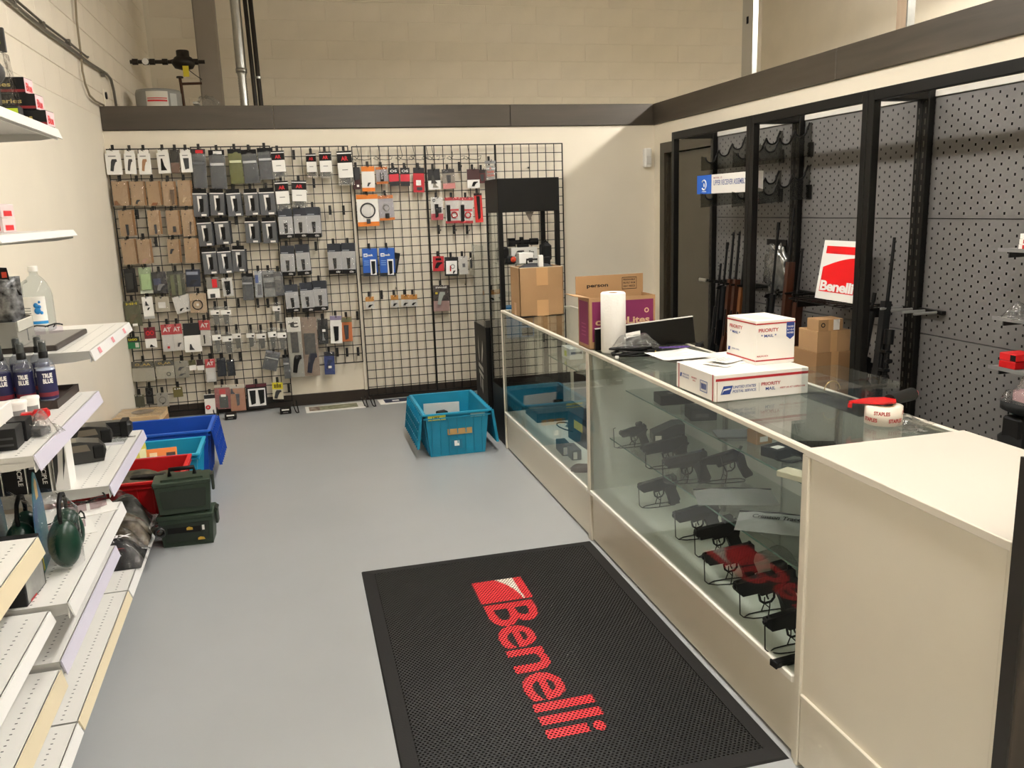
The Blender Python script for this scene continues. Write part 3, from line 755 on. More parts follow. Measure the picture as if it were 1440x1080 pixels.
# slanted dark box on the lower shelf
p = onZ(938, 618, ZL)
t = thing('slanted_box', 'dark blue-grey box with a slanted top and a small white label', 'box', (p[0], p[1], ZL+.0006), -.25)
mb = MB(); mb.prism([(-.075, 0), (.075, 0), (.075, .085), (.03, .085), (-.075, .04)], -.05, .05, ax=1); mb.build('body', mat('box_blue_grey', '#30343c', .5), t)
decal('label', m_paper, t, (-.065, -.0505, .008), (1, 0, 0), (0, 0, 1), .03, .025)
# loose magazine at the near corner
p = onZ(1112, 932, ZD)
t = thing('magazine', 'loose black pistol magazine lying on the white deck', 'magazine', (p[0], p[1], ZD+.0005), .12)
mb = MB(); mb.bbox((-.06, -.014, 0), (.05, .014, .02), .003); mb.build('body', m_gunm, t); box('floor_plate', m_gunp, t, (-.067, -.016, 0), (-.0605, .016, .022), .002)
# pouches
def cushion(L, W, H, seed=1, n=10, amp=.15):
    rnd = random.Random(seed); ph = [rnd.uniform(0, 6) for _ in range(4)]
    def f(u, v, top):
        e = (1-(2*u-1)**4)*(1-(2*v-1)**4)
        h = H*e*(1+amp*math.sin(7*u+ph[0])*math.cos(6*v+ph[1])+amp*.6*math.sin(13*v+ph[2]+5*u))
        return (L*(u-.5), W*(v-.5), h if top else 0.0006*e)
    return f
def pouch(label, px, py, z, L, W, H, rz, m, txt, tm, seed, tw=.6):
    p = onZ(px, py, z)
    t = thing('soft_pouch', label, 'pouch', (p[0], p[1], z+.001), rz)
    f = cushion(L, W, H, seed); mb = MB(); mb.grid(lambda u, v: f(u, v, True), 14, 10); mb.grid(lambda u, v: f(1-u, v, False), 14, 10); mb.build('body', m, t)
    mb = MB(); mb.tube([(-L*.5, W*.47, H*.25), (0, W*.47, H*.55), (L*.5, W*.47, H*.25)], .003, 5); mb.build('zip', m_dkgrey, t)
    if txt: lettering(txt, tm, t, (-L*.5*tw, -W*.12, H*1.12), (1, 0, 0), (0, 1, 0), width=L*tw, height=W*.2, bold=.02, shear=.25)
    return t
m_poug = mat('pouch_grey', '#8b8c8b', .8, var=.06, vscale=25, bump=.3, bscale=70)
m_poud = mat('pouch_dark', '#26272a', .7, bump=.3, bscale=70)
pouch('plain grey fabric pouch lying over the lower glass shelf', 1034, 700, ZL, .30, .17, .022, -.35, m_poug, '', None, 5)
pouch('grey fabric pouch printed with slanted black lettering', 1092, 738, ZL, .27, .18, .024, -.62, m_poug, 'Crimson Trace', m_txtk, 6)
pouch('dark fabric pouch printed with slanted white lettering', 1090, 822, ZD, .24, .10, .03, -.62, m_poud, 'Crimson Trace', m_txtw, 7)
p = onZ(1078, 800, ZD)
t = thing('clear_film_wrap', 'crumpled clear plastic film beside the dark pouch', 'wrap', (p[0], p[1], ZD+.001), -.3)
f = cushion(.26, .16, .05, 9, amp=.5); mb = MB(); mb.grid(lambda u, v: f(u, v, True), 16, 12); mb.build('film', m_bag, t)
# stock on the upper shelf (seen through the top)
def stock_box(name, label, px, py, z, dims, rz, m, decals=(), cat='box', group=None):
    p = onZ(px, py, z); L, W, H = dims
    t = thing(name, label, cat, (p[0], p[1], z+.0006), rz, group=group)
    box('carton', m, t, (-L/2, -W/2, 0), (L/2, W/2, H), .002)
    for (nm, mm, face, a, b, c, d) in decals:
        if face == 'f': decal(nm, mm, t, (-L/2+a*L, -W/2-.0006, b*H), (1, 0, 0), (0, 0, 1), c*L, d*H)
        if face == 't': decal(nm, mm, t, (-L/2+a*L, -W/2+b*W, H+.0006), (1, 0, 0), (0, 1, 0), c*L, d*W)
        if face == 'l': decal(nm, mm, t, (-L/2-.0006, W/2-a*W, b*H), (0, -1, 0), (0, 0, 1), c*W, d*H)
    return t
m_bkbox = mat('black_carton', '#121214', .5, spec=.3)
stock_box('black_case', 'flat black case with a rounded lid on the upper glass shelf', 948, 566, .758, (.16, .10, .045), -.1, m_bkbox, [('badge', m_grey, 't', .3, .3, .4, .3)])
stock_box('black_case', 'smaller black case next to the joint on the upper glass shelf', 985, 588, .758, (.11, .10, .05), -.2, m_gunp, [('badge', m_dkgrey, 'f', .2, .3, .5, .3)])
stock_box('folded_manual', 'grey folded manual lying on the upper glass shelf', 1035, 612, .758, (.16, .11, .008), -.3, mat('manual_grey', '#5d6062', .6))
stock_box('small_carton', 'small tan carton under the glass top beside cables', 1068, 622, .758, (.07, .06, .05), .1, m_card, [('label', m_paper, 'f', .2, .2, .5, .4)])
stock_box('black_case', 'black accessory case with a white sticker near the end cabinet', 1098, 640, .758, (.12, .08, .035), .3, m_bkbox, [('sticker', m_paper, 't', .1, .2, .35, .4)])
stock_box('sheet_pad', 'cream paper pad tilted against the end cabinet post', 1118, 672, .758, (.06, .10, .02), .4, mat('pad_cream', '#cfc6ae', .7))
p = onZ(1098, 636, .80)
t = thing('coiled_cable', 'thin black coiled cable under the glass top', 'cable', (p[0]+.05, p[1]+.02, .7645), 0)
mb = MB(); mb.tube([(.05*math.cos(a*.5)*(1+.08*math.sin(a*1.7)), .04*math.sin(a*.5), .001+.0012*(a % 3)) for a in range(40)], .0024, 5); mb.build('cable', m_black, t)
p = onZ(1148, 606, .93)
t = thing('pink_marker', 'pink-capped marker with a cream barrel resting on a black case', 'marker', (p[0], p[1]-.02, .795), (0, 0, -.9))
mb = MB(); mb.cyl((-.045, 0, .012), (.0, 0, .012), .012, 12); mb.build('cap', mat('marker_pink', '#e2338f', .4), t)
mb = MB(); mb.cyl((0, 0, .012), (.035, 0, .012), .0115, 12); mb.build('barrel', mat('marker_cream', '#dcd7bf', .5), t)
stock_box('black_case', 'deep black case under the pink marker on the upper glass shelf', 1150, 640, .758, (.13, .11, .036), -.4, m_bkbox)
# counter nearest the grids: sparse stock
stock_box('grey_carton', 'dark grey carton with a white end label on the case deck', 793, 636, ZD, (.055, .15, .062), -.05, mat('carton_grey', '#4a4b4d', .6), [('label', m_paper, 'f', .1, .1, .5, .7)], group=None)
stock_box('grey_carton', 'second dark grey carton lying close beside the first on the case deck', 806, 642, ZD, (.055, .15, .058), -.05, MATS['carton_grey'], [('label', m_paper, 'f', .15, .1, .4, .7)])
p = onZ(815, 662, ZD)
t = thing('leather_holster', 'brown leather holster lying on the case deck', 'holster', (p[0]+.03, p[1], ZD+.001), -.3)
f = cushion(.16, .09, .03, 12); mb = MB(); mb.grid(lambda u, v: f(u, v, True), 10, 8); mb.grid(lambda u, v: f(1-u, v, False), 10, 8); mb.build('body', mat('brown_leather', '#54372a', .5, var=.15), t)
box('belt_loop', MATS['brown_leather'], t, (.02, -.055, .004), (.05, .055, .012), .003)
p = onZ(812, 606, ZD)
t = thing('grey_pouch_roll', 'soft grey rolled pouch behind the dark cartons', 'pouch', (p[0]+.06, p[1]+.1, ZD+.001), .2)
f = cushion(.18, .12, .07, 13); mb = MB(); mb.grid(lambda u, v: f(u, v, True), 10, 8); mb.build('body', mat('roll_grey', '#71767a', .8), t); box('strap', m_dkgrey, t, (-.01, -.055, .0), (.01, .055, .003))
stock_box('tool_carton', 'dark navy tool carton with a yellow label on the case deck', 0, 0, .5, (.24, .34, .17), .05, cm('#161a2b'), [('yellow_label', cm('#d2c23a'), 'f', .1, .55, .5, .3), ('print', m_txtw, 'f', .15, .15, .6, .12), ('yellow_label', cm('#d2c23a'), 'l', .3, .5, .4, .3)]).location = (3.02, -2.9, ZD+.0006)
stock_box('low_black_tray', 'low black tray of odds and ends at the far end of the case deck', 0, 0, .5, (.34, .28, .06), .0, m_bkbox, [('rim', m_dkgrey, 't', .05, .05, .9, .9)]).location = (2.98, -2.2, ZD+.0006)
stock_box('white_carton', 'white carton with a yellow-green round sticker on the glass shelf', 805, 503, .706, (.09, .16, .07), 0, m_white, [('sticker', mat('sticker_lime', '#c9d640', .6), 'l', .35, .2, .3, .5), ('print', m_grey, 'f', .1, .5, .8, .2)])
p = onZ(808, 520, .706)
t = thing('silver_pack', 'shiny silver packets leaning on the white carton', 'packet', (p[0]+.02, p[1]-.1, .707), .4)
for k in range(3): box('packet', mat('silver_foil', '#c4c4bf', .2, .9), t, (-.035+k*.012, -.03, .0), (.02+k*.012, .03, .004), .001, loc=(0, 0, .004+.009*k), rot=(0, -.25-.1*k, .2*k))
t = thing('wire_bundle', 'loop of dark wire on the case deck', 'cable', (2.93, -2.70, ZD+.004), 0)
mb = MB(); mb.tube([(.09*math.cos(a*.42), .13*math.sin(a*.42), .003+.06*abs(math.sin(a*.21))) for a in range(16)], .004, 6); mb.build('wire', m_black, t)

# ================================================================= THINGS ON THE COUNTER TOP
ZT = HC+.0008
m_usps = mat('mail_carton_white', '#f1ede6', .6)
m_uspsr = mat('mail_red', '#b3242c', .6)
m_uspsb = mat('mail_blue', '#22408c', .6)
m_tape = mat('packing_tape', '#c79c6c', .3)
# open brown carton with merchandise
p0 = onZ(732, 446, ZT); wB = .285; dB = .22; hB = .302
t = thing('open_brown_carton', 'open brown carton with taped seams on the counter by the display tower', 'carton', (p0[0], p0[1], ZT))
mb = MB(); th = .004
mb.box((0, 0, 0), (wB, th, hB)); mb.box((0, dB-th, 0), (wB, dB, hB)); mb.box((0, 0, 0), (th, dB, hB)); mb.box((wB-th, 0, 0), (wB, dB, hB)); mb.box((0, 0, 0), (wB, dB, th)); mb.build('carton_body', m_card, t)
for q, (z0, z1) in enumerate(((.19, hB), (0, .10))): decal('tape', m_tape, t, (.11, -.0007, z0), (1, 0, 0), (0, 0, 1), .075, z1-z0)
decal('tape', m_tape, t, (-.0007, .14, 0), (0, -1, 0), (0, 0, 1), .05, .0+.08)
mb = MB(); mb.box((-.001, -.001, hB), (wB+.001, th, hB+.003)); mb.box((-.001, -.001, hB), (th, dB, hB+.003)); mb.build('cut_edge', mat('card_cut_edge', '#e3d3b8', .8), t)
t2 = thing('black_padded_bag', 'black padded bag filling the open brown carton', 'bag', (p0[0]+.14, p0[1]+.11, ZT+.01))
f = cushion(.26, .19, .05, 21); mb = MB(); mb.box((-.125, -.095, 0), (.125, .095, .26)); mb.grid(lambda u, v: tuple(Vector(f(u, v, True))+Vector((0, 0, .258))), 10, 8); mb.build('body', mat('bag_black', '#26272b', .6, var=.1, vscale=40), t2)
mb = MB(); mb.tube([(-.05, .03, .28), (-.05, .03, .335), (.04, .03, .335), (.04, .03, .28)], .008, 6); mb.build('handle', m_black, t2)
for nm, lab, dx, dy, sz, mm in (('white_slim_box', 'slim white box standing up out of the brown carton', .155, -.055, (.03, .03, .37), m_white), ('black_slim_box', 'slim black box with a white edge standing in the brown carton', .235, .07, (.04, .03, .35), m_bkbox)):
    t2 = thing(nm, lab, 'box', (p0[0]+dx, p0[1]+.11+dy, ZT+.0045)); box('carton', mm, t2, (-sz[0]/2, -sz[1]/2, .0), sz and (sz[0]/2, sz[1]/2, sz[2]), .002)
    decal('print_strip', m_grey if mm == m_white else m_white, t2, (-sz[0]/2+.003, -sz[1]/2-.0006, .05), (1, 0, 0), (0, 0, 1), .006, .25)
# printed drink carton
p0 = onZ(828.5, 492, ZT); wB = .335; dB = .16; hB = .243
t = thing('purple_printed_carton', 'brown carton with purple printed panels and one raised flap', 'carton', (p0[0]+.004, p0[1]+.002, ZT))
m_purp = mat('print_purple', '#7d1d52', .6)
mb = MB(); mb.box((0, 0, 0), (wB, th, hB)); mb.box((0, dB-th, 0), (wB, dB, hB)); mb.box((0, th, 0), (th, dB-th, hB)); mb.box((wB-th, th, 0), (wB, dB-th, hB)); mb.box((0, 0, 0), (wB, dB, th)); mb.build('carton_body', m_card, t)
mb = MB(); mb.box((-.012, dB-.003, hB), (wB+.004, dB, hB+.092)); mb.build('rear_flap', m_card, t)
mb = MB(); mb.add([(th, .0, hB), (-.07, .01, hB+.012), (-.07, dB-.01, hB+.012), (th, dB, hB), (th, .0, hB+.003), (-.07, .01, hB+.015), (-.07, dB-.01, hB+.015), (th, dB, hB+.003)], [(0,1,2,3),(4,5,6,7),(0,1,5,4),(1,2,6,5),(2,3,7,6)]); mb.build('side_flap', m_card, t)
decal('printed_panel', m_purp, t, (.014, -.0006, .035), (1, 0, 0), (0, 0, 1), wB-.024, .19)
decal('printed_panel', m_purp, t, (-.0006, dB-.015, .02), (0, -1, 0), (0, 0, 1), dB-.03, .205)
m_goldp = mat('print_gold', '#d9b98e', .6)
lettering('cremeLites', m_goldp, t, (.03, -.0012, .112), (1, 0, 0), (0, 0, 1), width=.275, height=.034, bold=.03)
mb = MB(); mb.lathe([(.007, 0), (.012, 0)], 14, T=Matrix.Translation((.29, -.0012, .172)) @ Matrix.Rotation(PI/2, 4, 'X')); mb.build('dot_emblem', m_goldp, t)
for k in range(4): decal('fine_print', mat('print_pink', '#a14a74', .6), t, (-.0012, .11, .06+.018*k), (0, -1, 0), (0, 0, 1), .06, .005)
lettering('person', m_txtk, t, (.045, dB-.0036, hB+.03), (1, 0, 0), (0, 0, 1), width=.11, height=.018, bold=.03)
for k, s_ in enumerate(('PERISHABLE', 'PROTECT FROM', 'HEAT FREEZE')): lettering(s_, m_txtk, t, (.235, dB-.0036, hB+.06-.016*k), (1, 0, 0), (0, 0, 1), width=.062, height=.009)
mb = MB()
for a, b in (((.228, hB+.018), (.305, hB+.021)), ((.228, hB+.074), (.305, hB+.077)), ((.228, hB+.018), (.230, hB+.077)), ((.303, hB+.018), (.305, hB+.077))): mb.box((a[0], dB-.0037, a[1]), (b[0], dB-.0034, b[1]))
mb.build('print_border', m_txtk, t)['kind'] = 'stuff'
# paper towel roll
p0 = onZ(861, 495.5, ZT)
t = thing('paper_towel_roll', 'white paper towel roll standing upright on the counter', 'paper towel', (p0[0]+.012, p0[1]+.015, ZT))
mb = MB(); mb.lathe([(.02, .275), (.052, .2775), (.0575, .272), (.0575, .004), (.054, 0), (.02, 0), (.02, .275)], 30); mb.build('paper', mat('towel_paper', '#f3f0ea', .9, bump=.6, bscale=90), t)
mb = MB(); mb.lathe([(.0185, .002), (.02, .002), (.02, .276), (.0185, .276), (.0185, .002)], 18); mb.build('core', m_carddk, t)
# black panel standing behind
a = onZ(833, 489, ZT); b = onZ(970, 486, ZT)
t = thing('black_screen_panel', 'low black screen panel with a white top edge standing behind the paper towel', 'screen', (2.708, -3.742, ZT), 0)
va = Vector((0, 0, 0)); vb = Vector((.515, .02, 0))
mb = MB(); pts = [(0, 0), (.515, .0), (.50, .128), (0, .1)]
mb.prism(pts, -.006, .006, ax=1); mb.build('panel', mat('screen_black', '#060606', .3, spec=.25), t)
mb = MB(); mb.add([(0, -.0065, .1), (.50, -.0065, .128), (.50, .0065, .128), (0, .0065, .1), (0, -.0065, .104), (.50, -.0065, .132), (.50, .0065, .132), (0, .0065, .104)], [(4,5,6,7),(0,1,5,4),(1,2,6,5),(2,3,7,6),(3,0,4,7)]); mb.build('edge', m_white, t)
box('foot', m_black, t, (.36, -.03, 0), (.45, .006, .006), .002)
# cables in a bag
p0 = onZ(903, 502, ZT)
t = thing('bagged_cable_bundle', 'black cable bundle with plugs half inside a clear bag', 'cable', (p0[0]-.02, p0[1]+.03, ZT))
mb = MB(); rnd = random.Random(3)
pts = []
for k in range(70):
    a = k*.55; rr = .085+.02*math.sin(k*.9)
    pts.append((rr*math.cos(a)*1.15, rr*math.sin(a)*.7, .006+.0006*k+.004*math.sin(k)))
mb.tube(pts, .005, 6); mb.build('cable', m_black, t)
f = cushion(.2, .15, .05, 31, amp=.4); mb = MB(); mb.grid(lambda u, v: tuple(Vector(f(u, v, True))+Vector((.02, .03, .03))), 16, 12); mb.build('bag', m_bag, t)
for k, (dx, dy, dz) in enumerate(((.05, -.06, .03), (.075, -.05, .035), (.1, -.04, .03), (-.1, -.03, .008))):
    o = box('plug', m_gunp if k != 3 else m_white, t, (-.016, -.008, -.006), (.016, .008, .006), .002, loc=(dx, dy, dz), rot=(0, .1, .4*k))
    box('contact', mat('contact_gold', '#c9a94a', .3, .8), o, (.016, -.005, -.003), (.021, .005, .003))
decal('tag', m_paper, t, (-.02, .06, .075), (1, .1, .1), (0, .3, 1), .075, .022)
# papers and pens
def sheet(label, px, py, rz, L=.28, W=.215, z=ZT, curl=.004, m=m_paper, name='paper_sheet', group=None):
    p = onZ(px, py, z)
    t = thing(name, label, 'paper', (p[0], p[1], z), rz, group=group)
    mb = MB(); g = lambda u, v: (L*(u-.5), W*(v-.5), .0003+curl*(2*u-1)**2*(.5+v)); mb.grid(g, 6, 4); mb.grid(lambda u, v: tuple(Vector(g(1-u, v))-Vector((0, 0, .0003))), 6, 4); mb.build('page', m, t)
    for k in range(5): decal('text_line', m_grey, t, (-L*.4, W*(.3-.13*k), .0007+curl*.9), (1, 0, 0), (0, 1, 0), L*(.5 if k % 2 else .7), .003)
    return t
sheet('white form lying lowest under the purple pen', 960, 502, .3)
sheet('white form with faint lines reaching toward the mail boxes', 1000, 503, -.15, z=ZT+.011)
sheet('white form squared up beside the cable bundle', 950, 499, .05, z=ZT+.022, L=.22)
p0 = onZ(945, 491, ZT+.03)
t = thing('purple_pen', 'purple pen with a black clip lying across the papers', 'pen', (p0[0]+.02, p0[1], ZT+.034), (0, 0, -.25))
mb = MB(); mb.cyl((-.075, 0, .004), (.05, 0, .004), .0045, 8); mb.cyl((.05, 0, .004), (.065, 0, .004), .004, 8, r2=.001); mb.build('barrel', mat('pen_purple', '#4b2f7c', .35), t)
box('clip', m_black, t, (-.07, -.002, .008), (-.03, .002, .0105)); 
t = thing('binder_clip', 'black binder clip on the papers by the purple pen', 'clip', (p0[0]+.13, p0[1]-.01, ZT+.0345), .4)
mb = MB(); mb.prism([(-.015, 0), (.015, 0), (.005, .016), (-.005, .016)], -.016, .016, ax=1); mb.build('spring_body', m_black, t)
for s_ in (-1, 1): mb = MB(); mb.tube([(s_*.005, -.008, .015), (s_*.03, 0, .02), (s_*.005, .008, .015)], .0012, 5); mb.build('handle', m_black, t)
# mail cartons
p0 = onZ(1004, 566, ZT); Lb, Wb, Hb = .363, .29, .093
t = thing('flat_mail_carton', 'wide flat white mail carton with red bands lying on the counter', 'carton', (p0[0]+.004, p0[1], ZT), .02)
box('carton_body', m_usps, t, (0, 0, 0), (Lb, Wb, Hb), .0015)
decal('red_band', m_uspsr, t, (.001, -.0006, Hb-.022), (1, 0, 0), (0, 0, 1), Lb-.002, .009)
decal('red_band', m_uspsr, t, (-.0006, .02, 0), (0, -1, 0), (0, 0, 1), .007, Hb); decal('red_band', m_uspsr, t, (-.0006, Wb-.018, 0), (0, -1, 0), (0, 0, 1), .006, Hb)
box('edge_fold', m_carddk, t, (.006, -.0008, 0), (.0075, 0, Hb-.024)); 
polydecal('eagle_emblem', m_uspsb, t, (.02, -.0009, .024), (1, 0, 0), (0, 0, 1), [(0, 0), (.036, 0), (.047, .029), (.011, .029)])
polydecal('eagle_beak', m_txtw, t, (.02, -.0012, .024), (1, 0, 0), (0, 0, 1), [(.004, .002), (.012, .013), (.034, .016), (.04, .02), (.03, .021), (.011, .018)])
lettering('UNITED STATES', m_uspsb, t, (.068, -.0009, .042), (1, 0, 0), (0, 0, 1), width=.088, height=.0095, bold=.015, shear=.2)
lettering('POSTAL SERVICE.', m_uspsb, t, (.066, -.0009, .027), (1, 0, 0), (0, 0, 1), width=.092, height=.0095, bold=.015, shear=.2)
decal('divider', m_grey, t, (.168, -.0009, .024), (1, 0, 0), (0, 0, 1), .001, .03)
lettering('PRIORITY', m_uspsr, t, (.177, -.0009, .042), (1, 0, 0), (0, 0, 1), width=.075, height=.012, bold=.02)
lettering('MAIL', m_uspsb, t, (.194, -.0009, .025), (1, 0, 0), (0, 0, 1), width=.038, height=.011, bold=.015)
lettering('VISIT US AT USPS.COM', m_uspsr, t, (.25, -.0009, .026), (1, 0, 0), (0, 0, 1), width=.10, height=.006)
lettering('UNITED STATES', m_uspsb, t, (-.0009, Wb-.05, .055), (0, -1, 0), (0, 0, 1), width=.05, height=.006); lettering('POSTAL SERVICE', m_uspsb, t, (-.0009, Wb-.05, .045), (0, -1, 0), (0, 0, 1), width=.05, height=.006)
polydecal('eagle_emblem', m_uspsb, t, (-.0009, Wb-.03, .045), (0, -1, 0), (0, 0, 1), [(0, 0), (.012, 0), (.016, .015), (.004, .015)])
lettering('PRIORITY', m_uspsr, t, (-.0009, Wb-.12, .054), (0, -1, 0), (0, 0, 1), width=.04, height=.006); lettering('MAIL', m_uspsr, t, (-.0009, Wb-.13, .045), (0, -1, 0), (0, 0, 1), width=.02, height=.005)
mb = MB()
for y0_, y1_, z0_, z1_ in ((.105, .055, .02, .022), (.105, .055, .058, .06), (.105, .103, .02, .06), (.057, .055, .02, .06)): mb.box((-.0012, y1_, z0_), (-.0005, y0_, z1_))
for k in range(6): mb.box((-.0012, .064+.006*k, .03), (-.0005, .067+.006*k, .05))
mb.build('barcode_box', m_uspsb, t)['kind'] = 'stuff'
decal('top_seam', m_carddk, t, (.01, Wb*.5, Hb+.0005), (1, 0, 0), (0, 1, 0), Lb-.02, .0015)
zb = ZT+Hb
sheet('folded receipt lying underneath on the flat mail carton', 1018, 511, .5, L=.13, W=.1, z=zb+.001, curl=.003, name='receipt')
sheet('white receipt card lying topmost on the flat mail carton', 1022, 506, .45, L=.13, W=.09, z=zb+.0065, curl=.003, name='receipt')
p0 = onZ(1062, 514, zb)
t = thing('cube_mail_carton', 'cube-shaped white mail carton with a blue badge stacked on the flat one', 'carton', (p0[0], p0[1], zb+.0006), .02)
Lc, Wc, Hc_ = .158, .20, .158
box('carton_body', m_usps, t, (0, 0, 0), (Lc, Wc, Hc_), .0015)
for z_ in (Hc_-.014, .012):
    decal('red_band', m_uspsr, t, (0, -.0006, z_), (1, 0, 0), (0, 0, 1), Lc, .005); decal('red_band', m_uspsr, t, (-.0006, Wc, z_), (0, -1, 0), (0, 0, 1), Wc, .005)
lettering('PRIORITY', m_uspsr, t, (.010, -.0009, .117), (1, 0, 0), (0, 0, 1), width=.08, height=.013, bold=.02)
lettering('* MAIL *', m_uspsb, t, (.020, -.0009, .098), (1, 0, 0), (0, 0, 1), width=.062, height=.011, bold=.015)
lettering('MAILING BOX', m_uspsr, t, (.006, -.0009, .028), (1, 0, 0), (0, 0, 1), width=.045, height=.006)
lettering('PRIORITY', m_uspsr, t, (-.0009, Wc-.02, .117), (0, -1, 0), (0, 0, 1), width=.09, height=.013, bold=.02); lettering('* MAIL *', m_uspsb, t, (-.0009, Wc-.025, .098), (0, -1, 0), (0, 0, 1), width=.07, height=.010)
polydecal('eagle_emblem', m_uspsb, t, (-.0009, Wc-.01, .03), (0, -1, 0), (0, 0, 1), [(0, 0), (.014, 0), (.018, .014), (.004, .014)]); lettering('UNITED STATES', m_uspsb, t, (-.0009, Wc-.04, .037), (0, -1, 0), (0, 0, 1), width=.05, height=.005)
b_ = polydecal('blue_badge', m_uspsb, t, (Lc-.036, -.0009, .085), (1, 0, 0), (0, 0, 1), [(0, .012), (.016, 0), (.032, .012), (.032, .062), (0, .062)])
for k, s_ in enumerate(('TRACKED', '& 1-2-3', 'INSURED')): lettering(s_, m_txtw, t, (Lc-.033, -.0014, .128-.011*k), (1, 0, 0), (0, 0, 1), width=.026, height=.006)
decal('address_label', mat('label_offwhite', '#dcdad2', .6), t, (.02, .03, Hc_+.0005), (1, 0, 0), (0, 1, 0), .07, .13); decal('top_seam', m_carddk, t, (.005, Wc*.2, Hc_+.0006), (1, 0, 0), (0, 1, 0), Lc-.05, .0015)
# clear acrylic tray on the glass behind the tape
t = thing('acrylic_box', 'clear acrylic box standing on the glass behind the tape dispenser', 'acrylic box', (3.03, -5.25, ZT), 0)
aw, ad, ah = .14, .32, .10
for a_, b_ in (((0, 0, 0), (.003, ad, ah)), ((aw-.003, 0, 0), (aw, ad, ah)), ((.003, 0, 0), (aw-.003, .003, ah)), ((.003, ad-.003, 0), (aw-.003, ad, ah))): box('wall', m_acr, t, a_, b_)
box('bottom', m_acr, t, (.003, .003, 0), (aw-.003, ad-.003, .002))
t = thing('wire_ring', 'small brass wire ring inside the acrylic box', 'ring', (3.09, -5.02, ZT+.0025), 0)
mb = MB(); mb.tube([(.03*math.cos(k*PI/10), 0, .003+.03+.03*math.sin(k*PI/10)) for k in range(11)], .0018, 5); mb.build('wire', mat('brass', '#c2a56a', .3, .9), t)
# tape dispenser
p0 = onZ(1250, 596, ZT)
t = thing('tape_gun', 'red and black tape gun with a printed roll of packing tape', 'tape dispenser', (p0[0]-.005, p0[1]+.02, ZT), 0); t.scale = (1.12, 1.12, 1.08)
mb = MB(); mb.lathe([(.026, 0), (.048, 0), (.048, .05), (.026, .05), (.026, 0)], 30); roll = mb.build('tape_roll', mat('tape_white', '#e8dfd0', .35), t)
mb = MB(); mb.lathe([(.0235, .001), (.026, .001), (.026, .0515), (.0235, .0515), (.0235, .001)], 24); mb.build('core', m_carddk, t)
mb = MB(); mb.lathe([(.001, .002), (.0228, .002), (.0228, .053), (.001, .053)], 20); mb.build('hub', m_black, t)
def wrap_text(s, a0, a1, z0, h, r=.0484):
    me0 = text_mesh(s, 1.0, .03); x0, y0, x1, y1 = text_extent(me0)
    vs = []
    for v in me0.vertices:
        a = a0+(a1-a0)*(v.co.x-x0)/(x1-x0); vs.append((r*math.cos(a), r*math.sin(a), z0+h*(v.co.y-y0)/(y1-y0)))
    me = bpy.data.meshes.new('lettering'); me.from_pydata(vs, [], [tuple(q.vertices) for q in me0.polygons]); me.materials.append(m_uspsr)
    o = bpy.data.objects.new('lettering', me); COL.objects.link(o); o.parent = roll
for a_ in (-2.75, -1.05, .7): wrap_text('STAPLES', a_, a_+.85, .03, .011)
for a_ in (-3.4, -1.95, -.3): wrap_text('STAPLES', a_, a_+.85, .010, .011)
mb = MB(); mb.prism([(-.07, .03), (-.075, .048), (.0, .062), (.055, .045), (.06, .03), (.03, -.01), (-.01, -.012)], .0545, .0585); mb.build('side_plate', m_redp, t)
mb = MB(); mb.prism([(-.085, .02), (-.06, .05), (-.06, .055), (-.09, .03)], .045, .056); mb.build('blade_guard', m_redp, t)
mb = MB(); mb.cyl((.045, .035, .052), (.15, .075, .052), .017, 12, r2=.019); mb.build('handle', m_gunp, t)
mb = MB(); mb.cyl((.15, .075, .052), (.163, .08, .052), .018, 12, r2=.012); mb.build('handle_cap', m_redp, t)
p0 = onZ(1320, 592, ZT)
t = thing('zip_bag', 'flat clear zip bag lying by the tape gun handle', 'bag', (3.11, -5.36, ZT+.0003), .25)
f = cushion(.12, .11, .014, 41, amp=.5); mb = MB(); mb.grid(lambda u, v: f(u, v, True), 12, 10); mb.build('film', m_bag, t)
mb = MB(); mb.tube([(-.058, .05, .004), (.058, .05, .004)], .002, 5); mb.build('zip_seal', m_acr, t)
t = thing('paper_clip_pile', 'small heap of steel paper clips in front of the tape roll', 'paper clips', (3.045, -5.455, ZT), 0)
rnd = random.Random(5); mb = MB()
for k in range(14):
    T_ = Matrix.Translation((rnd.uniform(-.035, .04), rnd.uniform(-.012, .018), .002+rnd.uniform(0, .008))) @ Matrix.Rotation(rnd.uniform(0, 6), 4, 'Z') @ Matrix.Rotation(rnd.uniform(-.4, .4), 4, 'X')
    mb.tube([(-.01, -.003, 0), (.01, -.003, 0), (.012, 0, 0), (.01, .003, 0), (-.009, .003, 0), (-.011, 0, 0)], .0006, 4, T=T_)
o = mb.build('clips', m_steel, t); o['kind'] = 'stuff'
# ================================================================= STOCK HANGING ON THE WIRE GRIDS
CR = {1: (130, 190, 5.1429), 2: (130, 380, 5.1429), 3: (380, 190, 5.1429), 4: (380, 380, 5.1429), 5: (560, 190, 5.1429), 6: (560, 380, 3.857)}
HOOKY = GY-.006
m_hook = mat('hook_black', '#121110', .5)
hk = MB(); hk.bbox((-.011, -.004, -.072), (.011, 0, .006), .002); hook_plate = hk.mesh('back_plate', m_hook)
hk = MB(); hk.cyl((0, -.004, -.042), (0, -.105, -.042), .0028, 6); hk.cyl((0, -.105, -.043), (0, -.112, -.027), .0028, 6); hook_peg = hk.mesh('peg', m_hook)
def hook(x, z, label, group):
    t = thing('grid_hook', label, 'hook', (x, HOOKY, z), group=group)
    for nm, me in (('back_plate', hook_plate), ('peg', hook_peg)):
        o = bpy.data.objects.new(nm, me); COL.objects.link(o); o.parent = t
    return t
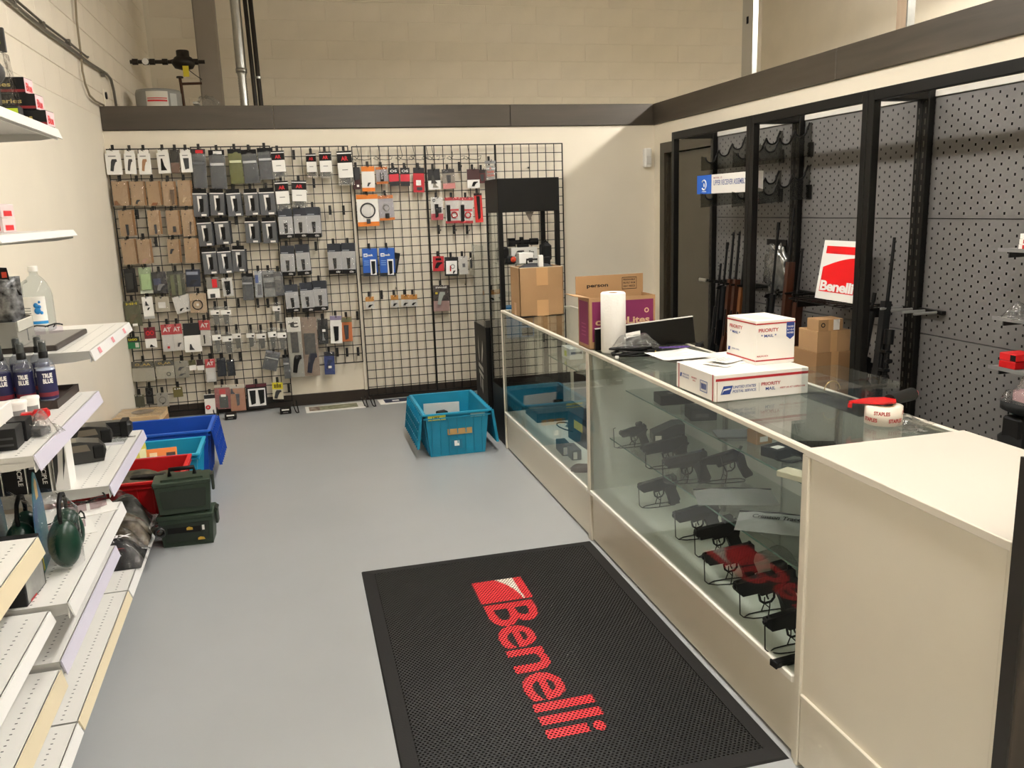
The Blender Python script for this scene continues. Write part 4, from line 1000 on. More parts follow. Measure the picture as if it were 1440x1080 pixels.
def rect(crop, r, y):
    ox, oy, k = CR[crop]
    x0, y0, x1, y1 = ox+r[0]/k, oy+r[1]/k, ox+r[2]/k, oy+r[3]/k
    xm, ym = (x0+x1)/2, (y0+y1)/2
    c = onY(xm, ym, y); w_ = onY(x1, ym, y)[0]-onY(x0, ym, y)[0]; h_ = onY(xm, y0, y)[2]-onY(xm, y1, y)[2]
    return c[0], c[2], w_, h_
prnd = random.Random(11)
def bagmesh(w_, h_, d, seed, n=8):
    rnd = random.Random(seed); ph = [rnd.uniform(0, 6) for _ in range(4)]
    mb = MB()
    def f(u, v):
        e = max(0, 1-abs(2*u-1)**3)*max(0, 1-abs(2*v-1)**5)
        return (w_*(u-.5), -d*e*(.75+.25*math.sin(9*u+ph[0]+6*v)*math.cos(8*v+ph[1])), -h_*v+.0)
    mb.grid(f, n, n+2)
    mb.grid(lambda u, v: (w_*(.5-u), .001, -h_*v), 2, 2)
    return mb
MAGP = [(-.5, -.5), (.28, -.5), (.5, .42), (.34, .5), (-.2, .5)]
def shape(mb, poly, cx, cz, w_, h_, y0, y1):
    mb.prism([(cx+p[0]*w_, cz+p[1]*h_) for p in poly], y0, y1, ax=1)
GRIP = [(-.5, -.45), (-.1, -.5), (.05, -.1), (.3, .25), (.5, .3), (.45, .5), (-.15, .5), (-.3, .3)]
TRI = [(-.5, -.5), (.5, -.5), (.1, -.1), (-.1, .5), (-.35, .5)]
MAGZ = [(-.3, -.5), (.4, -.42), (.5, .5), (-.5, .5)]
PISTG = [(-.5, -.5), (.5, -.5), (.5, .5), (-.5, .5)]
def pack(kind, crop, r, label, cat='pack', group=None, bare=False, y=-.105, **k):
    cx, cz, w_, h_ = rect(crop, r, y)
    dep = k.get('d', .022)
    w_ *= {'kraft': .9, 'poly': .93, 'mag2': .92, 'redlogo': .92, 'mag': .95}.get(kind, 1.0)
    rz = k.get('rz', prnd.uniform(-.22, .16)); ry = k.get('ry', prnd.uniform(-.035, .035))
    t = thing(k.get('name', 'hanging_pack'), label, cat, (cx, y, cz+h_/2), (0, ry, rz), group=group)
    ztop = 0; seed = prnd.randint(0, 9999)
    if kind == 'grip':
        box('carton', k.get('body', m_paper), t, (-w_/2, 0, -h_), (w_/2, dep, -h_*.14), .0015)
        box('hang_tab', k.get('body', m_paper), t, (-w_*.42, dep*.8, -h_*.14), (w_*.42, dep, 0), .0008)
        mb = MB(); shape(mb, k.get('poly', GRIP), 0, -h_*.62, w_*.5, h_*.5, -.0015, 0); mb.build('product_print', k.get('prod', m_dkgrey), t)
        decal('print_line', m_grey, t, (-w_*.3, -.0008, -h_*.27), (1, 0, 0), (0, 0, 1), w_*.5, h_*.04)
    elif kind == 'poly':
        box('contents', k.get('prod', m_dkgrey), t, (-w_*.36, .002, -h_*.94), (w_*.36, dep, -h_*.22), .006)
        bagmesh(w_, h_, .012, seed).build('polybag', k.get('bag', m_greybag), t)
        box('header', k.get('head', m_txtk), t, (-w_*.5, -.006, -h_*.13), (w_*.5, -.002, 0), .0008)
        if k.get('head2'): decal('header_print', k['head2'], t, (-w_*.2, -.0068, -h_*.11), (1, 0, 0), (0, 0, 1), w_*.55, h_*.08)
        decal('label_strip', k.get('strip', cm('#b9babb')), t, (-w_*.44, -.0135, -h_*.40), (1, 0, 0), (0, 0, 1), w_*.88, h_*.07)
    elif kind == 'redlogo':
        bagmesh(w_, h_, .014, seed).build('polybag', m_bag, t)
        box('header', m_txtk, t, (-w_*.46, -.016, -h_*.36), (w_*.46, -.0145, -h_*.02), .0006)
        bagmesh(w_*1.02, h_*1.03, -.02, seed+1, 6).build('rear_bag', m_bag, t)
        decal('white_stripe', m_txtw, t, (-w_*.46, -.0166, -h_*.10), (1, 0, 0), (0, 0, 1), w_*.92, h_*.035)
        lettering('AR', m_red, t, (-w_*.22, -.0168, -h_*.30), (1, 0, 0), (0, 0, 1), width=w_*.44, height=h_*.13, bold=.04)
        box('white_card', m_paper, t, (-w_*.46, -.0155, -h_*.80), (w_*.46, -.0145, -h_*.36), .0005)
        decal('print_line', m_grey, t, (-w_*.2, -.0162, -h_*.58), (1, 0, 0), (0, 0, 1), w_*.36, h_*.025)
        box('contents', m_dkgrey, t, (-w_*.3, .002, -h_*.97), (w_*.3, .012, -h_*.7), .004)
    elif kind == 'kraft':
        box('card', m_kraft, t, (-w_*.46, .003, -h_*.97), (w_*.46, .006, -.004), .0008)
        if k.get('prod'):
            mb = MB(); shape(mb, k.get('poly', MAGP), k.get('fx', 0)*w_, -h_*k.get('fz', .7), w_*k.get('pw', .3), h_*k.get('ph', .4), -.008, .003); mb.build('product', k['prod'], t)
        decal('logo_print', cm('#5a4330'), t, (-w_*.18, .0022, -h_*.2), (1, .1, 0), (0, 0, 1), w_*.34, h_*.05)
        decal('logo_print', cm('#5a4330'), t, (-w_*.22, .0022, -h_*.26), (1, .1, 0), (0, 0, 1), w_*.42, h_*.015)
        bagmesh(w_, h_, .010, seed).build('polybag', m_bag2, t)
        for k2 in range(1, k.get('stack', 3)): box('rear_card', m_carddk, t, (-w_*.46+.006*k2, .003+.007*k2, -h_*.95), (w_*.5+.006*k2, .006+.007*k2, -.004), .0008)  # stacked copies coloured darker to put shade behind the front card
    elif kind == 'mag':
        box('carton', mat('mag_carton_grey', '#5b5d60', .45, var=.25, vscale=5), t, (-w_/2, 0, -h_), (w_/2, dep, -h_*.13), .0015)
        box('header', m_txtk, t, (-w_*.45, -.002, -h_*.15), (w_*.45, dep*.5, 0), .001)
        decal('header_line', m_txtw, t, (-w_*.5, -.0008, -h_*.19), (1, 0, 0), (0, 0, 1), w_, h_*.035)
        polydecal('white_panel', m_txtw, t, (-w_*.2, -.0009, -h_*.25), (1, 0, 0), (0, 0, 1), [(0, 0), (w_*.33, 0), (w_*.30, -h_*.2), (w_*.05, -h_*.58)])
        mb = MB(); shape(mb, MAGZ, w_*.08, -h_*.60, w_*.30, h_*.5, -.004, -.0011); mb.build('magazine_print', m_txtk, t)
        box('rear_carton', cm('#2f3033'), t, (-w_*.46, dep+.001, -h_*.98), (w_*.55, dep+.03, -h_*.14), .001)  # carton behind, darkened by colour as if in shade
        decal('price_label', m_paper, t, (w_*.02, -.0009, -h_*.97), (1, 0, 0), (0, 0, 1), w_*.36, h_*.07)
    elif kind == 'mag2':
        box('carton', cm('#c9cacc'), t, (-w_/2, 0, -h_*.86), (w_/2, dep, -h_*.27), .001)
        box('header', cm('#2b2f38'), t, (-w_*.5, 0, -h_*.27), (w_*.5, dep, 0), .001)
        decal('header_print', cm('#9aa0a8'), t, (-w_*.42, -.0008, -h_*.25), (1, 0, 0), (0, 0, 1), w_*.5, h_*.03)
        box('footer', m_txtk, t, (-w_*.5, -.001, -h_), (w_*.5, dep, -h_*.86), .001)
        box('rear_carton', cm('#4c4e52'), t, (-w_*.47, dep+.001, -h_*.98), (w_*.53, dep+.03, -h_*.03), .001)  # copy behind the pale carton, its shade put into the colour
        lettering('Glc', m_txtw, t, (w_*.05, -.0018, -h_*.96), (1, 0, 0), (0, 0, 1), width=w_*.33, height=h_*.06, shear=.3)
        mb = MB(); shape(mb, MAGZ, 0, -h_*.66, w_*.28, h_*.36, -.004, -.0005); mb.build('magazine', m_gunp, t)
        bx = MB(); bx.box((-w_*.48, -.006, -h_*.86), (w_*.48, -.0055, -h_*.28)); bx.build('window', m_bag2, t)
    elif kind == 'clearlabel':
        bagmesh(w_, h_, .012, seed).build('polybag', m_bag, t)
        box('label_card', m_paper, t, (-w_*.48, -.0145, -h_*k.get('lz', .42)), (w_*.48, -.0135, -h_*k.get('lz0', .18)), .0004)
        decal('barcode', m_txtk, t, (w_*.12, -.0150, -h_*(k.get('lz', .42)-.05)), (1, 0, 0), (0, 0, 1), w_*.25, h_*.08)
        mb = MB(); shape(mb, k.get('poly', MAGZ), 0, -h_*.68, w_*.55, h_*.55, -.004, .008); mb.build('contents', k.get('prod', cm('#55564f')), t)
    elif kind == 'card':
        # general printed card: base colour, optional header, panel, product and bag
        box('card', k['base'], t, (-w_*.5, .002, -h_), (w_*.5, .002+k.get('thick', .004), 0), .0008)
        if k.get('head'): box('header', k['head'], t, (-w_*.5, -.0005, -h_*k.get('hh', .3)), (w_*.5, .0018, 0), .0004)
        if k.get('head2'): lettering(k.get('ht', 'AT'), k['head2'], t, (-w_*.35, -.0013, -h_*k.get('hh', .3)*.72), (1, 0, 0), (0, 0, 1), width=w_*.7, height=h_*k.get('hh', .3)*.42, bold=.03)
        if k.get('foot'): box('footer', k['foot'], t, (-w_*.5, -.0005, -h_), (w_*.5, .0018, -h_*(1-k.get('fh', .2))), .0004)
        if k.get('panel'): a, b, c, d = k.get('pr', (.12, .35, .76, .5)); decal('panel', k['panel'], t, (-w_*.5+a*w_, -.0007, -h_*(b+d)), (1, 0, 0), (0, 0, 1), w_*c, h_*d)
        for pi, (mm, poly, fx, fz, pw, ph, pd) in enumerate(k.get('prods', ())):
            mb = MB(); shape(mb, poly, (fx-.5)*w_, -h_*fz, w_*pw, h_*ph, -pd, .0); mb.build('product', mm, t)
        if k.get('ring'):
            mm, fx, fz, rr, tr = k['ring']; mb = MB(); n = 20
            mb.tube([((fx-.5)*w_+rr*w_*math.cos(2*PI*i/n), -.004, -h_*fz+rr*w_*math.sin(2*PI*i/n)) for i in range(n)], tr, 6, closed=True); mb.build('coil', mm, t)
        if k.get('bag'): bagmesh(w_, h_, k.get('bd', .016), seed).build('blister', k['bag'], t)
        if k.get('tag'): decal('price_label', m_paper, t, (-w_*.1, -k.get('bd', .016)-.002, -h_*k['tag']), (1, 0, 0), (0, 0, 1), w_*.32, h_*.1)
    if not bare:
        hook(cx, cz+h_/2+.036, 'black display hook holding the '+(k.get('hl') or ' '.join(label.split()[:11])), group='black hooks on the wire grids')
    return t
def bare_hook(crop, x, y_):
    ox, oy, k = CR[crop]; p = onY(ox+x/k, oy+y_/k, HOOKY); hook(p[0], p[2]+.03, 'empty black display hook on a wire grid', 'empty hooks on the wire grids')
# --- left corner panel, top row: white grip boxes
G1 = 'white grip boxes in the top row'
pack('grip', 1, (95, 108, 207, 287), 'white box printed with a dark grip, hanging in the corner beside the left wall', prod=m_dkgrey)
pack('grip', 1, (232, 110, 312, 282), 'narrow white box printed with a charcoal pistol grip', prod=cm('#4a4747'))
pack('grip', 1, (328, 108, 418, 285), 'white box printed with a tan pistol grip', prod=m_tan)
pack('grip', 1, (465, 105, 555, 278), 'white box printed with a black triangular part', prod=m_txtk, poly=TRI)
pack('card', 1, (568, 105, 632, 276), 'dark pack with a brown lower half between white boxes', base=cm('#6b452c'), head=cm('#2e2a22'), hh=.55, bag=m_bag2)
pack('grip', 1, (635, 105, 718, 270), 'white box printed with a straight dark grip', prod=m_dkgrey, poly=MAGZ)
# --- kraft rows
K1 = 'kraft cards in clear bags on the corner grid'
kl = ['kraft card in a clear bag with a %s'] 
KR = [((135, 330, 265, 518), dict(prod=cm('#7a5233'), fx=-.2, fz=.85, pw=.4, ph=.16, poly=TRI), 'kraft card pack with a brown wedge, first of the upper kraft row'),
      ((270, 330, 382, 518), dict(prod=m_dkgrey, fz=.82, pw=.35, ph=.16, poly=GRIP), 'kraft card pack with a small round dark part'),
      ((380, 330, 492, 518), dict(prod=cm('#8a5a38'), fz=.9, pw=.5, ph=.1), 'kraft card pack with a shiny creased bag'),
      ((500, 330, 602, 518), dict(prod=cm('#5c4a38'), fx=.3, fz=.65, pw=.3, ph=.6, poly=MAGZ), 'kraft card pack with a dark stick beside it'),
      ((612, 322, 720, 518), dict(prod=cm('#c9b08c'), fz=.75, pw=.4, ph=.2, poly=GRIP), 'kraft card pack with a pale part, next to grey bags'),
      ((180, 540, 302, 738), dict(prod=m_dkgrey, fx=.05, fz=.75, pw=.18, ph=.42, poly=MAGZ), 'kraft card pack with a leaning dark stick by the left wall'),
      ((395, 540, 492, 728), dict(prod=m_dkgrey, fx=.1, fz=.75, pw=.18, ph=.36, poly=PISTG), 'kraft card pack with an upright dark stick'),
      ((528, 540, 632, 728), dict(prod=m_dkgrey, fx=.1, fz=.75, pw=.22, ph=.22, poly=PISTG), 'kraft card pack with a short dark block'),
      ((638, 535, 738, 738), dict(prod=cm('#4c3d30'), fx=.2, fz=.68, pw=.2, ph=.45, poly=GRIP), 'kraft card pack with a slanted dark rod'),
      ((200, 750, 318, 942), dict(prod=None), 'plain kraft card pack with one white dot, in the lowest kraft row by the wall'),
      ((318, 750, 427, 938), dict(prod=cm('#b48f7c'), fz=.85, pw=.5, ph=.15, poly=GRIP), 'kraft card pack with a pinkish part'),
      ((538, 750, 637, 932), dict(prod=m_dkgrey, fx=-.1, fz=.5, pw=.35, ph=.2, poly=GRIP), 'kraft card pack with a dark green header and a clip'),
      ((658, 742, 768, 932), dict(prod=cm('#c8a27a'), fz=.4, pw=.2, ph=.05, poly=PISTG), 'kraft card pack with a pale tag, beside boxed magazines')]
for r, kw, lab in KR: pack('kraft', 1, r, lab, group=K1, **kw)
bare_hook(1, 325, 570); bare_hook(1, 460, 770)
# --- grey polybags
pack('poly', 1, (725, 100, 832, 385), 'dark grey pouch bag with a red and black header', prod=cm('#3c3d40'), head=cm('#2b2424'), head2=m_red, strip=cm('#55575a'), d=.03)
pack('poly', 1, (846, 108, 970, 392), 'long silver polybag with a black header', prod=cm('#4a4b4e'), d=.03, head2=m_txtw)
pack('poly', 1, (983, 100, 1087, 352), 'olive tinted polybag with a black header', prod=cm('#55573c'), bag=clear_mat('olive_bag', '#b9bb8e', 1.5, .1, haze=.35, hazecol='#a3a670', wrinkle=.9, wscale=45), strip=cm('#c9cba5'))
pack('poly', 1, (1078, 105, 1198, 350), 'wide grey polybag hanging beside the olive one', prod=cm('#505153'))
pack('poly', 1, (1193, 92, 1308, 322), 'short grey polybag hung highest on its grid', prod=cm('#46474a'))
# --- red logo bags
RL = 'white bags with red lettering on black headers'
for crop, r, lab in ((3, (2, 112, 112, 305), 'red-lettered white bag at the edge of the grey polybags'), (3, (28, 330, 142, 540), 'red-lettered white bag hanging lower under another one'), (3, (258, 132, 342, 302), 'narrow red-lettered white bag'), (3, (350, 118, 452, 305), 'red-lettered white bag between a narrow and a tall one'), (3, (478, 112, 602, 358), 'tall red-lettered white bag beside the orange packs'), (3, (150, 326, 274, 518), 'red-lettered white bag in the second row beside an empty hook')):
    pack('redlogo', crop, r, lab, group=RL)
# --- boxed magazines
ORD = ['first', 'second', 'third', 'fourth', 'fifth', 'sixth', 'seventh']
MG = 'grey boxed magazines with black headers'
for i, r in enumerate([(726, 390, 838, 592), (848, 388, 960, 582), (966, 390, 1077, 588), (1093, 388, 1202, 582), (1203, 382, 1322, 580), (755, 602, 867, 805), (880, 596, 992, 792), (1101, 595, 1207, 782), (1223, 595, 1332, 782), (792, 815, 902, 1008), (903, 812, 1008, 1002), (1010, 800, 1110, 988)]):
    row, n_ = (('upper', i) if i < 5 else (('middle', i-5) if i < 9 else ('lower', i-9)))
    pack('mag', 1, r, 'grey boxed magazine, %s from the kraft packs in the %s row' % (ORD[n_], row), group=MG, d=.03)
bare_hook(1, 1037, 610)
M2 = 'pale boxed magazines with dark headers and black footers'
for i, (crop, r) in enumerate([(3, (55, 532, 166, 748)), (3, (165, 526, 270, 742)), (3, (262, 520, 368, 742)), (3, (73, 800, 182, 1020)), (3, (180, 790, 287, 1014)), (3, (413, 785, 517, 1005)), (3, (515, 780, 622, 1003)), (4, (103, 105, 207, 305)), (4, (213, 90, 312, 302)), (4, (308, 76, 413, 293))]):
    row, n_ = (('upper', i) if i < 3 else (('middle', i-3) if i < 7 else ('lower', i-7)))
    pack('mag2', crop, r, 'pale boxed magazine, %s from the grey boxes in the %s row' % (ORD[n_], row), group=M2, d=.028)
for x, y_ in ((170, 140), (315, 345), (432, 540), (530, 540), (330, 800)): bare_hook(3, x, y_)
# --- corner grid, lower rows
pack('card', 1, (228, 965, 312, 1140), 'black nylon holster pouch on a grid hook by the left wall', base=cm('#1a1a19'), thick=.02, prods=[(cm('#2a2a28'), MAGZ, .5, .55, .7, .7, .012)])
pack('card', 2, (340, -20, 432, 168), 'pale green bottle pack with white base stripe', base=cm('#a9bd92'), prods=[(cm('#9db585'), PISTG, .5, .55, .72, .6, .02)], foot=cm('#d8e0cc'), fh=.12, bag=m_bag2, bd=.024)
pack('card', 2, (430, 12, 537, 168), 'dark photo card with blue print', base=cm('#25262e'), panel=cm('#3e4666'), pr=(.1, .3, .5, .3), prods=[(cm('#7c7d80'), GRIP, .55, .72, .6, .3, .006)], bag=m_bag2)
pack('card', 2, (543, 5, 667, 188), 'olive cylinder pack with a dark cap strip', base=cm('#4a4d38'), head=cm('#23251c'), hh=.12, prods=[(cm('#5d6146'), PISTG, .3, .55, .22, .8, .012), (cm('#6c6f55'), PISTG, .68, .55, .22, .8, .012)], bag=m_bag2)
pack('card', 2, (678, -5, 783, 120), 'navy card with a pale stripe next to boxed magazines', base=cm('#222838'), panel=cm('#8d93a2'), pr=(.05, .12, .8, .18), prods=[(cm('#1a1c22'), GRIP, .5, .75, .6, .3, .008)])
pack('card', 2, (233, 222, 347, 408), 'camouflage green card with yellow lettering', base=m_olive, head2=cm('#d8c62e'), ht='HH', hh=.22, prods=[(cm('#63583e'), GRIP, .5, .7, .6, .35, .008)], bag=m_bag2, tag=.98)
pack('card', 2, (363, 192, 440, 352), 'narrow white card with a thin tool print', base=m_paper, prods=[(m_dkgrey, TRI, .45, .3, .35, .2, .003), (m_txtk, GRIP, .55, .55, .3, .12, .003)], foot=cm('#b9b9b4'), fh=.12)
pack('card', 2, (453, 192, 557, 302), 'small pale card with a printed panel', base=cm('#d9d2bf'), panel=m_txtw, pr=(.2, .35, .55, .4), bag=m_bag2)
pack('card', 2, (578, 185, 702, 308), 'tilted white card with black parts printed', base=m_paper, prods=[(m_txtk, GRIP, .35, .8, .3, .15, .003), (m_txtk, TRI, .7, .8, .15, .12, .003)], ry=-.2, bag=m_bag2)
pack('card', 2, (708, 168, 828, 308), 'square tan card with a black ring target', base=cm('#cdb391'), ring=(m_txtk, .45, .58, .3, .004), prods=[(cm('#f0e9da'), PISTG, .45, .58, .14, .12, .002)], bag=m_bag2)
pack('card', 2, (248, 482, 342, 568), 'small yellow and green card by the shelf corner', base=cm('#1e7a4a'), head=cm('#2a2c28'), head2=cm('#e6d82c'), ht='LEGO'[:2]+'GO', hh=.45, panel=cm('#c9c9c0'), pr=(.65, .5, .3, .4))
pack('card', 2, (378, 412, 460, 562), 'small card with a red and black top and white base', base=m_paper, head=cm('#6a1f26'), hh=.55, head2=m_red, ht='OO', prods=[(m_txtk, TRI, .6, .9, .5, .12, .003)])
RS = 'white cards with red striped headers'
for crop, r, lab, pr_ in ((2, (503, 392, 587, 588), 'red-headed white card with a small red dot', (m_red, PISTG, .5, .85, .2, .08, .004)), (2, (578, 388, 652, 582), 'red-headed white card with a dark switch', (m_dkgrey, GRIP, .55, .78, .4, .15, .006)), (2, (773, 362, 857, 548), 'red-headed white card with a black pin', (m_txtk, MAGZ, .4, .75, .12, .35, .004)), (2, (820, 642, 892, 808), 'red-headed white card hanging low by the corner grid edge', (cm('#e9e7e2'), PISTG, .5, .75, .7, .3, .002))):
    pack('card', crop, r, lab, group=RS, base=m_paper, head=cm('#c94a4e'), hh=.38, head2=m_txtw, ht='AT', prods=[pr_], bag=m_bag2)
pack('card', 2, (663, 382, 787, 592), 'large white card with a black header and a small lever', base=m_paper, head=cm('#191919'), hh=.42, prods=[(m_dkgrey, TRI, .42, .82, .3, .2, .005)])
pack('card', 2, (288, 660, 452, 805), 'wide clear bag with skull emblem and gold lettering', base=cm('#c9c3b2'), thick=.001, head=cm('#3a3922'), hh=.32, head2=cm('#c9a63a'), ht='O_AA', bag=m_bag, d=.02)
pack('card', 2, (458, 652, 592, 785), 'wide clear bag with skull emblem and a small ring', base=cm('#cdc7b6'), thick=.001, head=cm('#3a3922'), hh=.3, head2=cm('#c9a63a'), ht='O_AA', ring=(m_dkgrey, .68, .75, .1, .003), bag=m_bag)
pack('card', 2, (597, 655, 697, 780), 'clear square bag with two dark springs', base=cm('#a39d8c'), thick=.001, prods=[(m_dkgrey, GRIP, .45, .45, .5, .2, .004), (m_dkgrey, GRIP, .5, .8, .5, .12, .004)], bag=m_bag)
pack('card', 2, (697, 650, 748, 724), 'tiny olive and white tag card', base=m_paper, head=cm('#5c5a3a'), hh=.5)
pack('card', 2, (753, 645, 803, 724), 'tiny dark and white tag card', base=m_paper, head=cm('#3a2a2c'), hh=.55)
pack('card', 2, (300, 900, 377, 990), 'olive card with three pale dots near the floor', base=cm('#55553a'), head=cm('#6a6848'), hh=.15, head2=m_txtw, ht='...', bag=m_bag2)
pack('card', 2, (386, 850, 442, 968), 'narrow black card with two round grilles', base=cm('#131313'), ring=(cm('#3a3a3a'), .5, .3, .3, .003), prods=[(cm('#2c2c2c'), PISTG, .5, .7, .6, .25, .004)])
pack('card', 2, (463, 886, 550, 990), 'pale grey card with an arrow print near the floor', base=cm('#b9b4a8'), ring=(cm('#56544c'), .5, .5, .28, .002), prods=[(m_txtk, GRIP, .55, .75, .3, .12, .004)], bag=m_bag2)
pack('card', 2, (583, 846, 652, 918), 'small square olive tag with pale dots', base=cm('#6b6335'), head2=m_txtw, ht='...', hh=.3)
pack('card', 2, (813, 900, 892, 1038), 'white box with a red round emblem near the floor', base=m_paper, head=cm('#2b2b2d'), hh=.2, ring=(m_red, .3, .65, .16, .006), thick=.03)
# --- second grid, lower rows
pack('card', 2, (828, 50, 917, 203), 'card with a red swirl and grey top', base=cm('#7d7a72'), panel=m_red, pr=(.45, .1, .4, .4), foot=m_paper, fh=.45, prods=[(m_dkgrey, PISTG, .4, .88, .4, .18, .005)])
pack('card', 2, (938, 55, 1014, 188), 'white frame pack with a black grip', base=m_paper, prods=[(m_gunp, MAGZ, .5, .55, .55, .75, .012)], bag=m_bag2)
pack('poly', 2, (1083, 22, 1168, 218), 'grey bag with a black magazine inside', prod=m_gunp, strip=cm('#9b9c9d'))
pack('card', 2, (1178, 5, 1232, 198), 'thin blue and white bag', base=cm('#c6ccd8'), prods=[(cm('#2b4f9a'), PISTG, .3, .3, .4, .3, .003), (cm('#5a5d66'), PISTG, .6, .7, .5, .4, .005)], bag=m_bag)
pack('card', 2, (1233, 2, 1322, 194), 'silver bag with dark stripes', base=cm('#8d9094'), prods=[(m_dkgrey, PISTG, .5, .2, .8, .12, .003), (m_dkgrey, PISTG, .5, .55, .8, .2, .004)], bag=m_bag)
pack('card', 2, (1313, 8, 1380, 184), 'navy bag with white print', base=cm('#2c3140'), panel=m_grey, pr=(.1, .2, .7, .15), bag=m_bag)
CL = 'clear bags with white address-style labels'
for i, r in enumerate([(856, 262, 927, 402), (928, 262, 1007, 398), (1306, 232, 1367, 378), (866, 436, 934, 602), (940, 446, 1017, 608), (1013, 430, 1082, 574), (1116, 430, 1182, 562), (1186, 432, 1260, 574), (1268, 415, 1332, 574), (1338, 422, 1407, 578)]):
    pack('clearlabel', 2, r, 'clear parts bag, %s from the corner grid, %s label row' % (ORD[i if i < 3 else i-3], 'upper' if i < 3 else 'lower'), group=CL)
pack('card', 2, (903, 636, 967, 768), 'rounded navy holster pack with a pale stripe', base=cm('#232833'), thick=.015, prods=[(cm('#1b1f28'), MAGZ, .5, .5, .8, .8, .012)], bag=m_bag2)
pack('card', 2, (973, 646, 1030, 765), 'slim dark holster pack beside the rounded navy one', base=cm('#1d2027'), thick=.012, prods=[(cm('#262a33'), MAGZ, .5, .5, .7, .8, .01)], bag=m_bag2)
pack('poly', 2, (1258, 585, 1372, 725), 'crumpled silver mesh bag on a slant', prod=cm('#6f6f6a'), ry=.3, strip=cm('#a9a9a4'), head=cm('#77777a'))
pack('poly', 2, (1378, 610, 1428, 784), 'narrow dark bag hanging by the long clear bags', prod=cm('#34353a'), strip=cm('#a2a3a4'))
pack('card', 2, (888, 828, 1002, 1005), 'red sided bag with a grey part near the floor', base=cm('#b23b40'), head=cm('#c9c3b2'), hh=.12, panel=cm('#4a4c4a'), pr=(.28, .45, .55, .5), prods=[(m_red, PISTG, .5, .28, .4, .2, .004)], bag=m_bag, tag=.48)
pack('card', 2, (998, 824, 1108, 1018), 'orange bag with a dark clip near the floor', base=cm('#d98f63'), head=cm('#d8cfc0'), hh=.15, prods=[(cm('#4a4a52'), MAGZ, .5, .58, .25, .45, .008), (cm('#3a3f52'), TRI, .2, .25, .3, .2, .004)], bag=m_bag)
pack('card', 2, (1116, 824, 1266, 995), 'black framed pack showing two black grip panels', base=cm('#1b1a1c'), head=cm('#5a1f2a'), hh=.12, panel=m_txtw, pr=(.08, .18, .84, .74), prods=[(m_gunp, MAGZ, .3, .55, .3, .6, .006), (m_gunp, MAGZ, .72, .55, .3, .6, .006)], thick=.02)
pack('card', 2, (1303, 812, 1382, 934), 'yellow topped pack with a black part near the floor', base=cm('#d9d4bd'), head=cm('#d8c92e'), hh=.4, head2=m_txtk, ht='===', prods=[(m_dkgrey, GRIP, .5, .7, .7, .5, .006)])
bare_hook(2, 1055, 235); bare_hook(2, 1195, 235); bare_hook(2, 1268, 235); bare_hook(2, 1068, 625); bare_hook(2, 1420, 850)
# --- third grid, lower part
pack('card', 4, (128, 340, 233, 775), 'long clear bag with a black sling and white top card', base=cm('#c3c2ba'), thick=.001, head=m_paper, hh=.24, head2=m_txtk, ht='t', prods=[(cm('#2a2b2c'), PISTG, .5, .42, .5, .34, .008), (m_txtk, GRIP, .55, .78, .7, .3, .012)], bag=m_bag)
pack('card', 4, (233, 340, 348, 766), 'long tan and black bag beside the other long bag', base=cm('#a98a72'), thick=.001, prods=[(cm('#3a3833'), PISTG, .5, .45, .7, .36, .008), (cm('#1d2030'), GRIP, .55, .78, .7, .34, .012)], bag=m_bag)
pack('card', 4, (348, 352, 422, 535), 'narrow black card with white specks', base=cm('#17191a'), prods=[(cm('#8d8f8f'), TRI, .55, .7, .3, .3, .004)], bag=m_bag2, tag=.5)
pack('card', 4, (438, 330, 522, 530), 'white and mauve box with a black grip', base=m_paper, head=cm('#8a7f9a'), hh=.15, thick=.02, prods=[(m_gunp, MAGZ, .5, .65, .45, .55, .006)])
pack('card', 4, (518, 340, 595, 516), 'orange box with a dark grip', base=cm('#b5683a'), head=cm('#6b6a4c'), hh=.2, thick=.02, prods=[(m_dkgrey, MAGZ, .45, .62, .45, .6, .006)])
pack('card', 4, (393, 590, 468, 755), 'blue card on a dark header hanging low', base=cm('#25418c'), head=cm('#1d2230'), hh=.18, bag=m_bag2, tag=.7, prods=[(cm('#1b2a55'), GRIP, .5, .55, .6, .4, .006)])
for x, y_ in ((630, 325), (485, 590), (555, 590), (635, 585)): bare_hook(4, x, y_)
# --- orange pack grid
pack('card', 3, (598, 232, 652, 392), 'dark red canister pack beside the tall white bag', base=cm('#3a1416'), head=cm('#1c1c1e'), hh=.55, tag=.9, thick=.02, prods=[(cm('#2a2a2c'), MAGZ, .45, .35, .7, .5, .02)])
m_or = cm('#e07f2a')
OG = 'orange and white packs'
pack('card', 3, (663, 226, 757, 408), 'orange and white card with a small steel clip', base=m_paper, head=m_or, hh=.2, foot=m_or, fh=.15, prods=[(m_dkgrey, GRIP, .55, .72, .3, .15, .004)], group=OG)
pack('card', 3, (763, 230, 847, 354), 'small orange framed clear pack with two pins', base=cm('#b8b4b8'), head=cm('#d0762f'), hh=.15, foot=cm('#d0762f'), fh=.15, prods=[(m_dkgrey, PISTG, .4, .55, .08, .4, .004), (m_dkgrey, PISTG, .62, .55, .08, .4, .004), (m_txtk, PISTG, .5, .78, .3, .12, .006)], bag=m_bag2, group=OG)
pack('card', 3, (628, 430, 783, 660), 'large orange and white pack with a coiled black cable', base=m_paper, head=m_or, hh=.14, foot=m_or, fh=.14, ring=(m_dkgrey, .5, .5, .33, .006), prods=[(cm('#3a3d40'), PISTG, .5, .84, .18, .14, .008), (cm('#d8d6d2'), PISTG, .45, .5, .4, .32, .002)], group=OG)
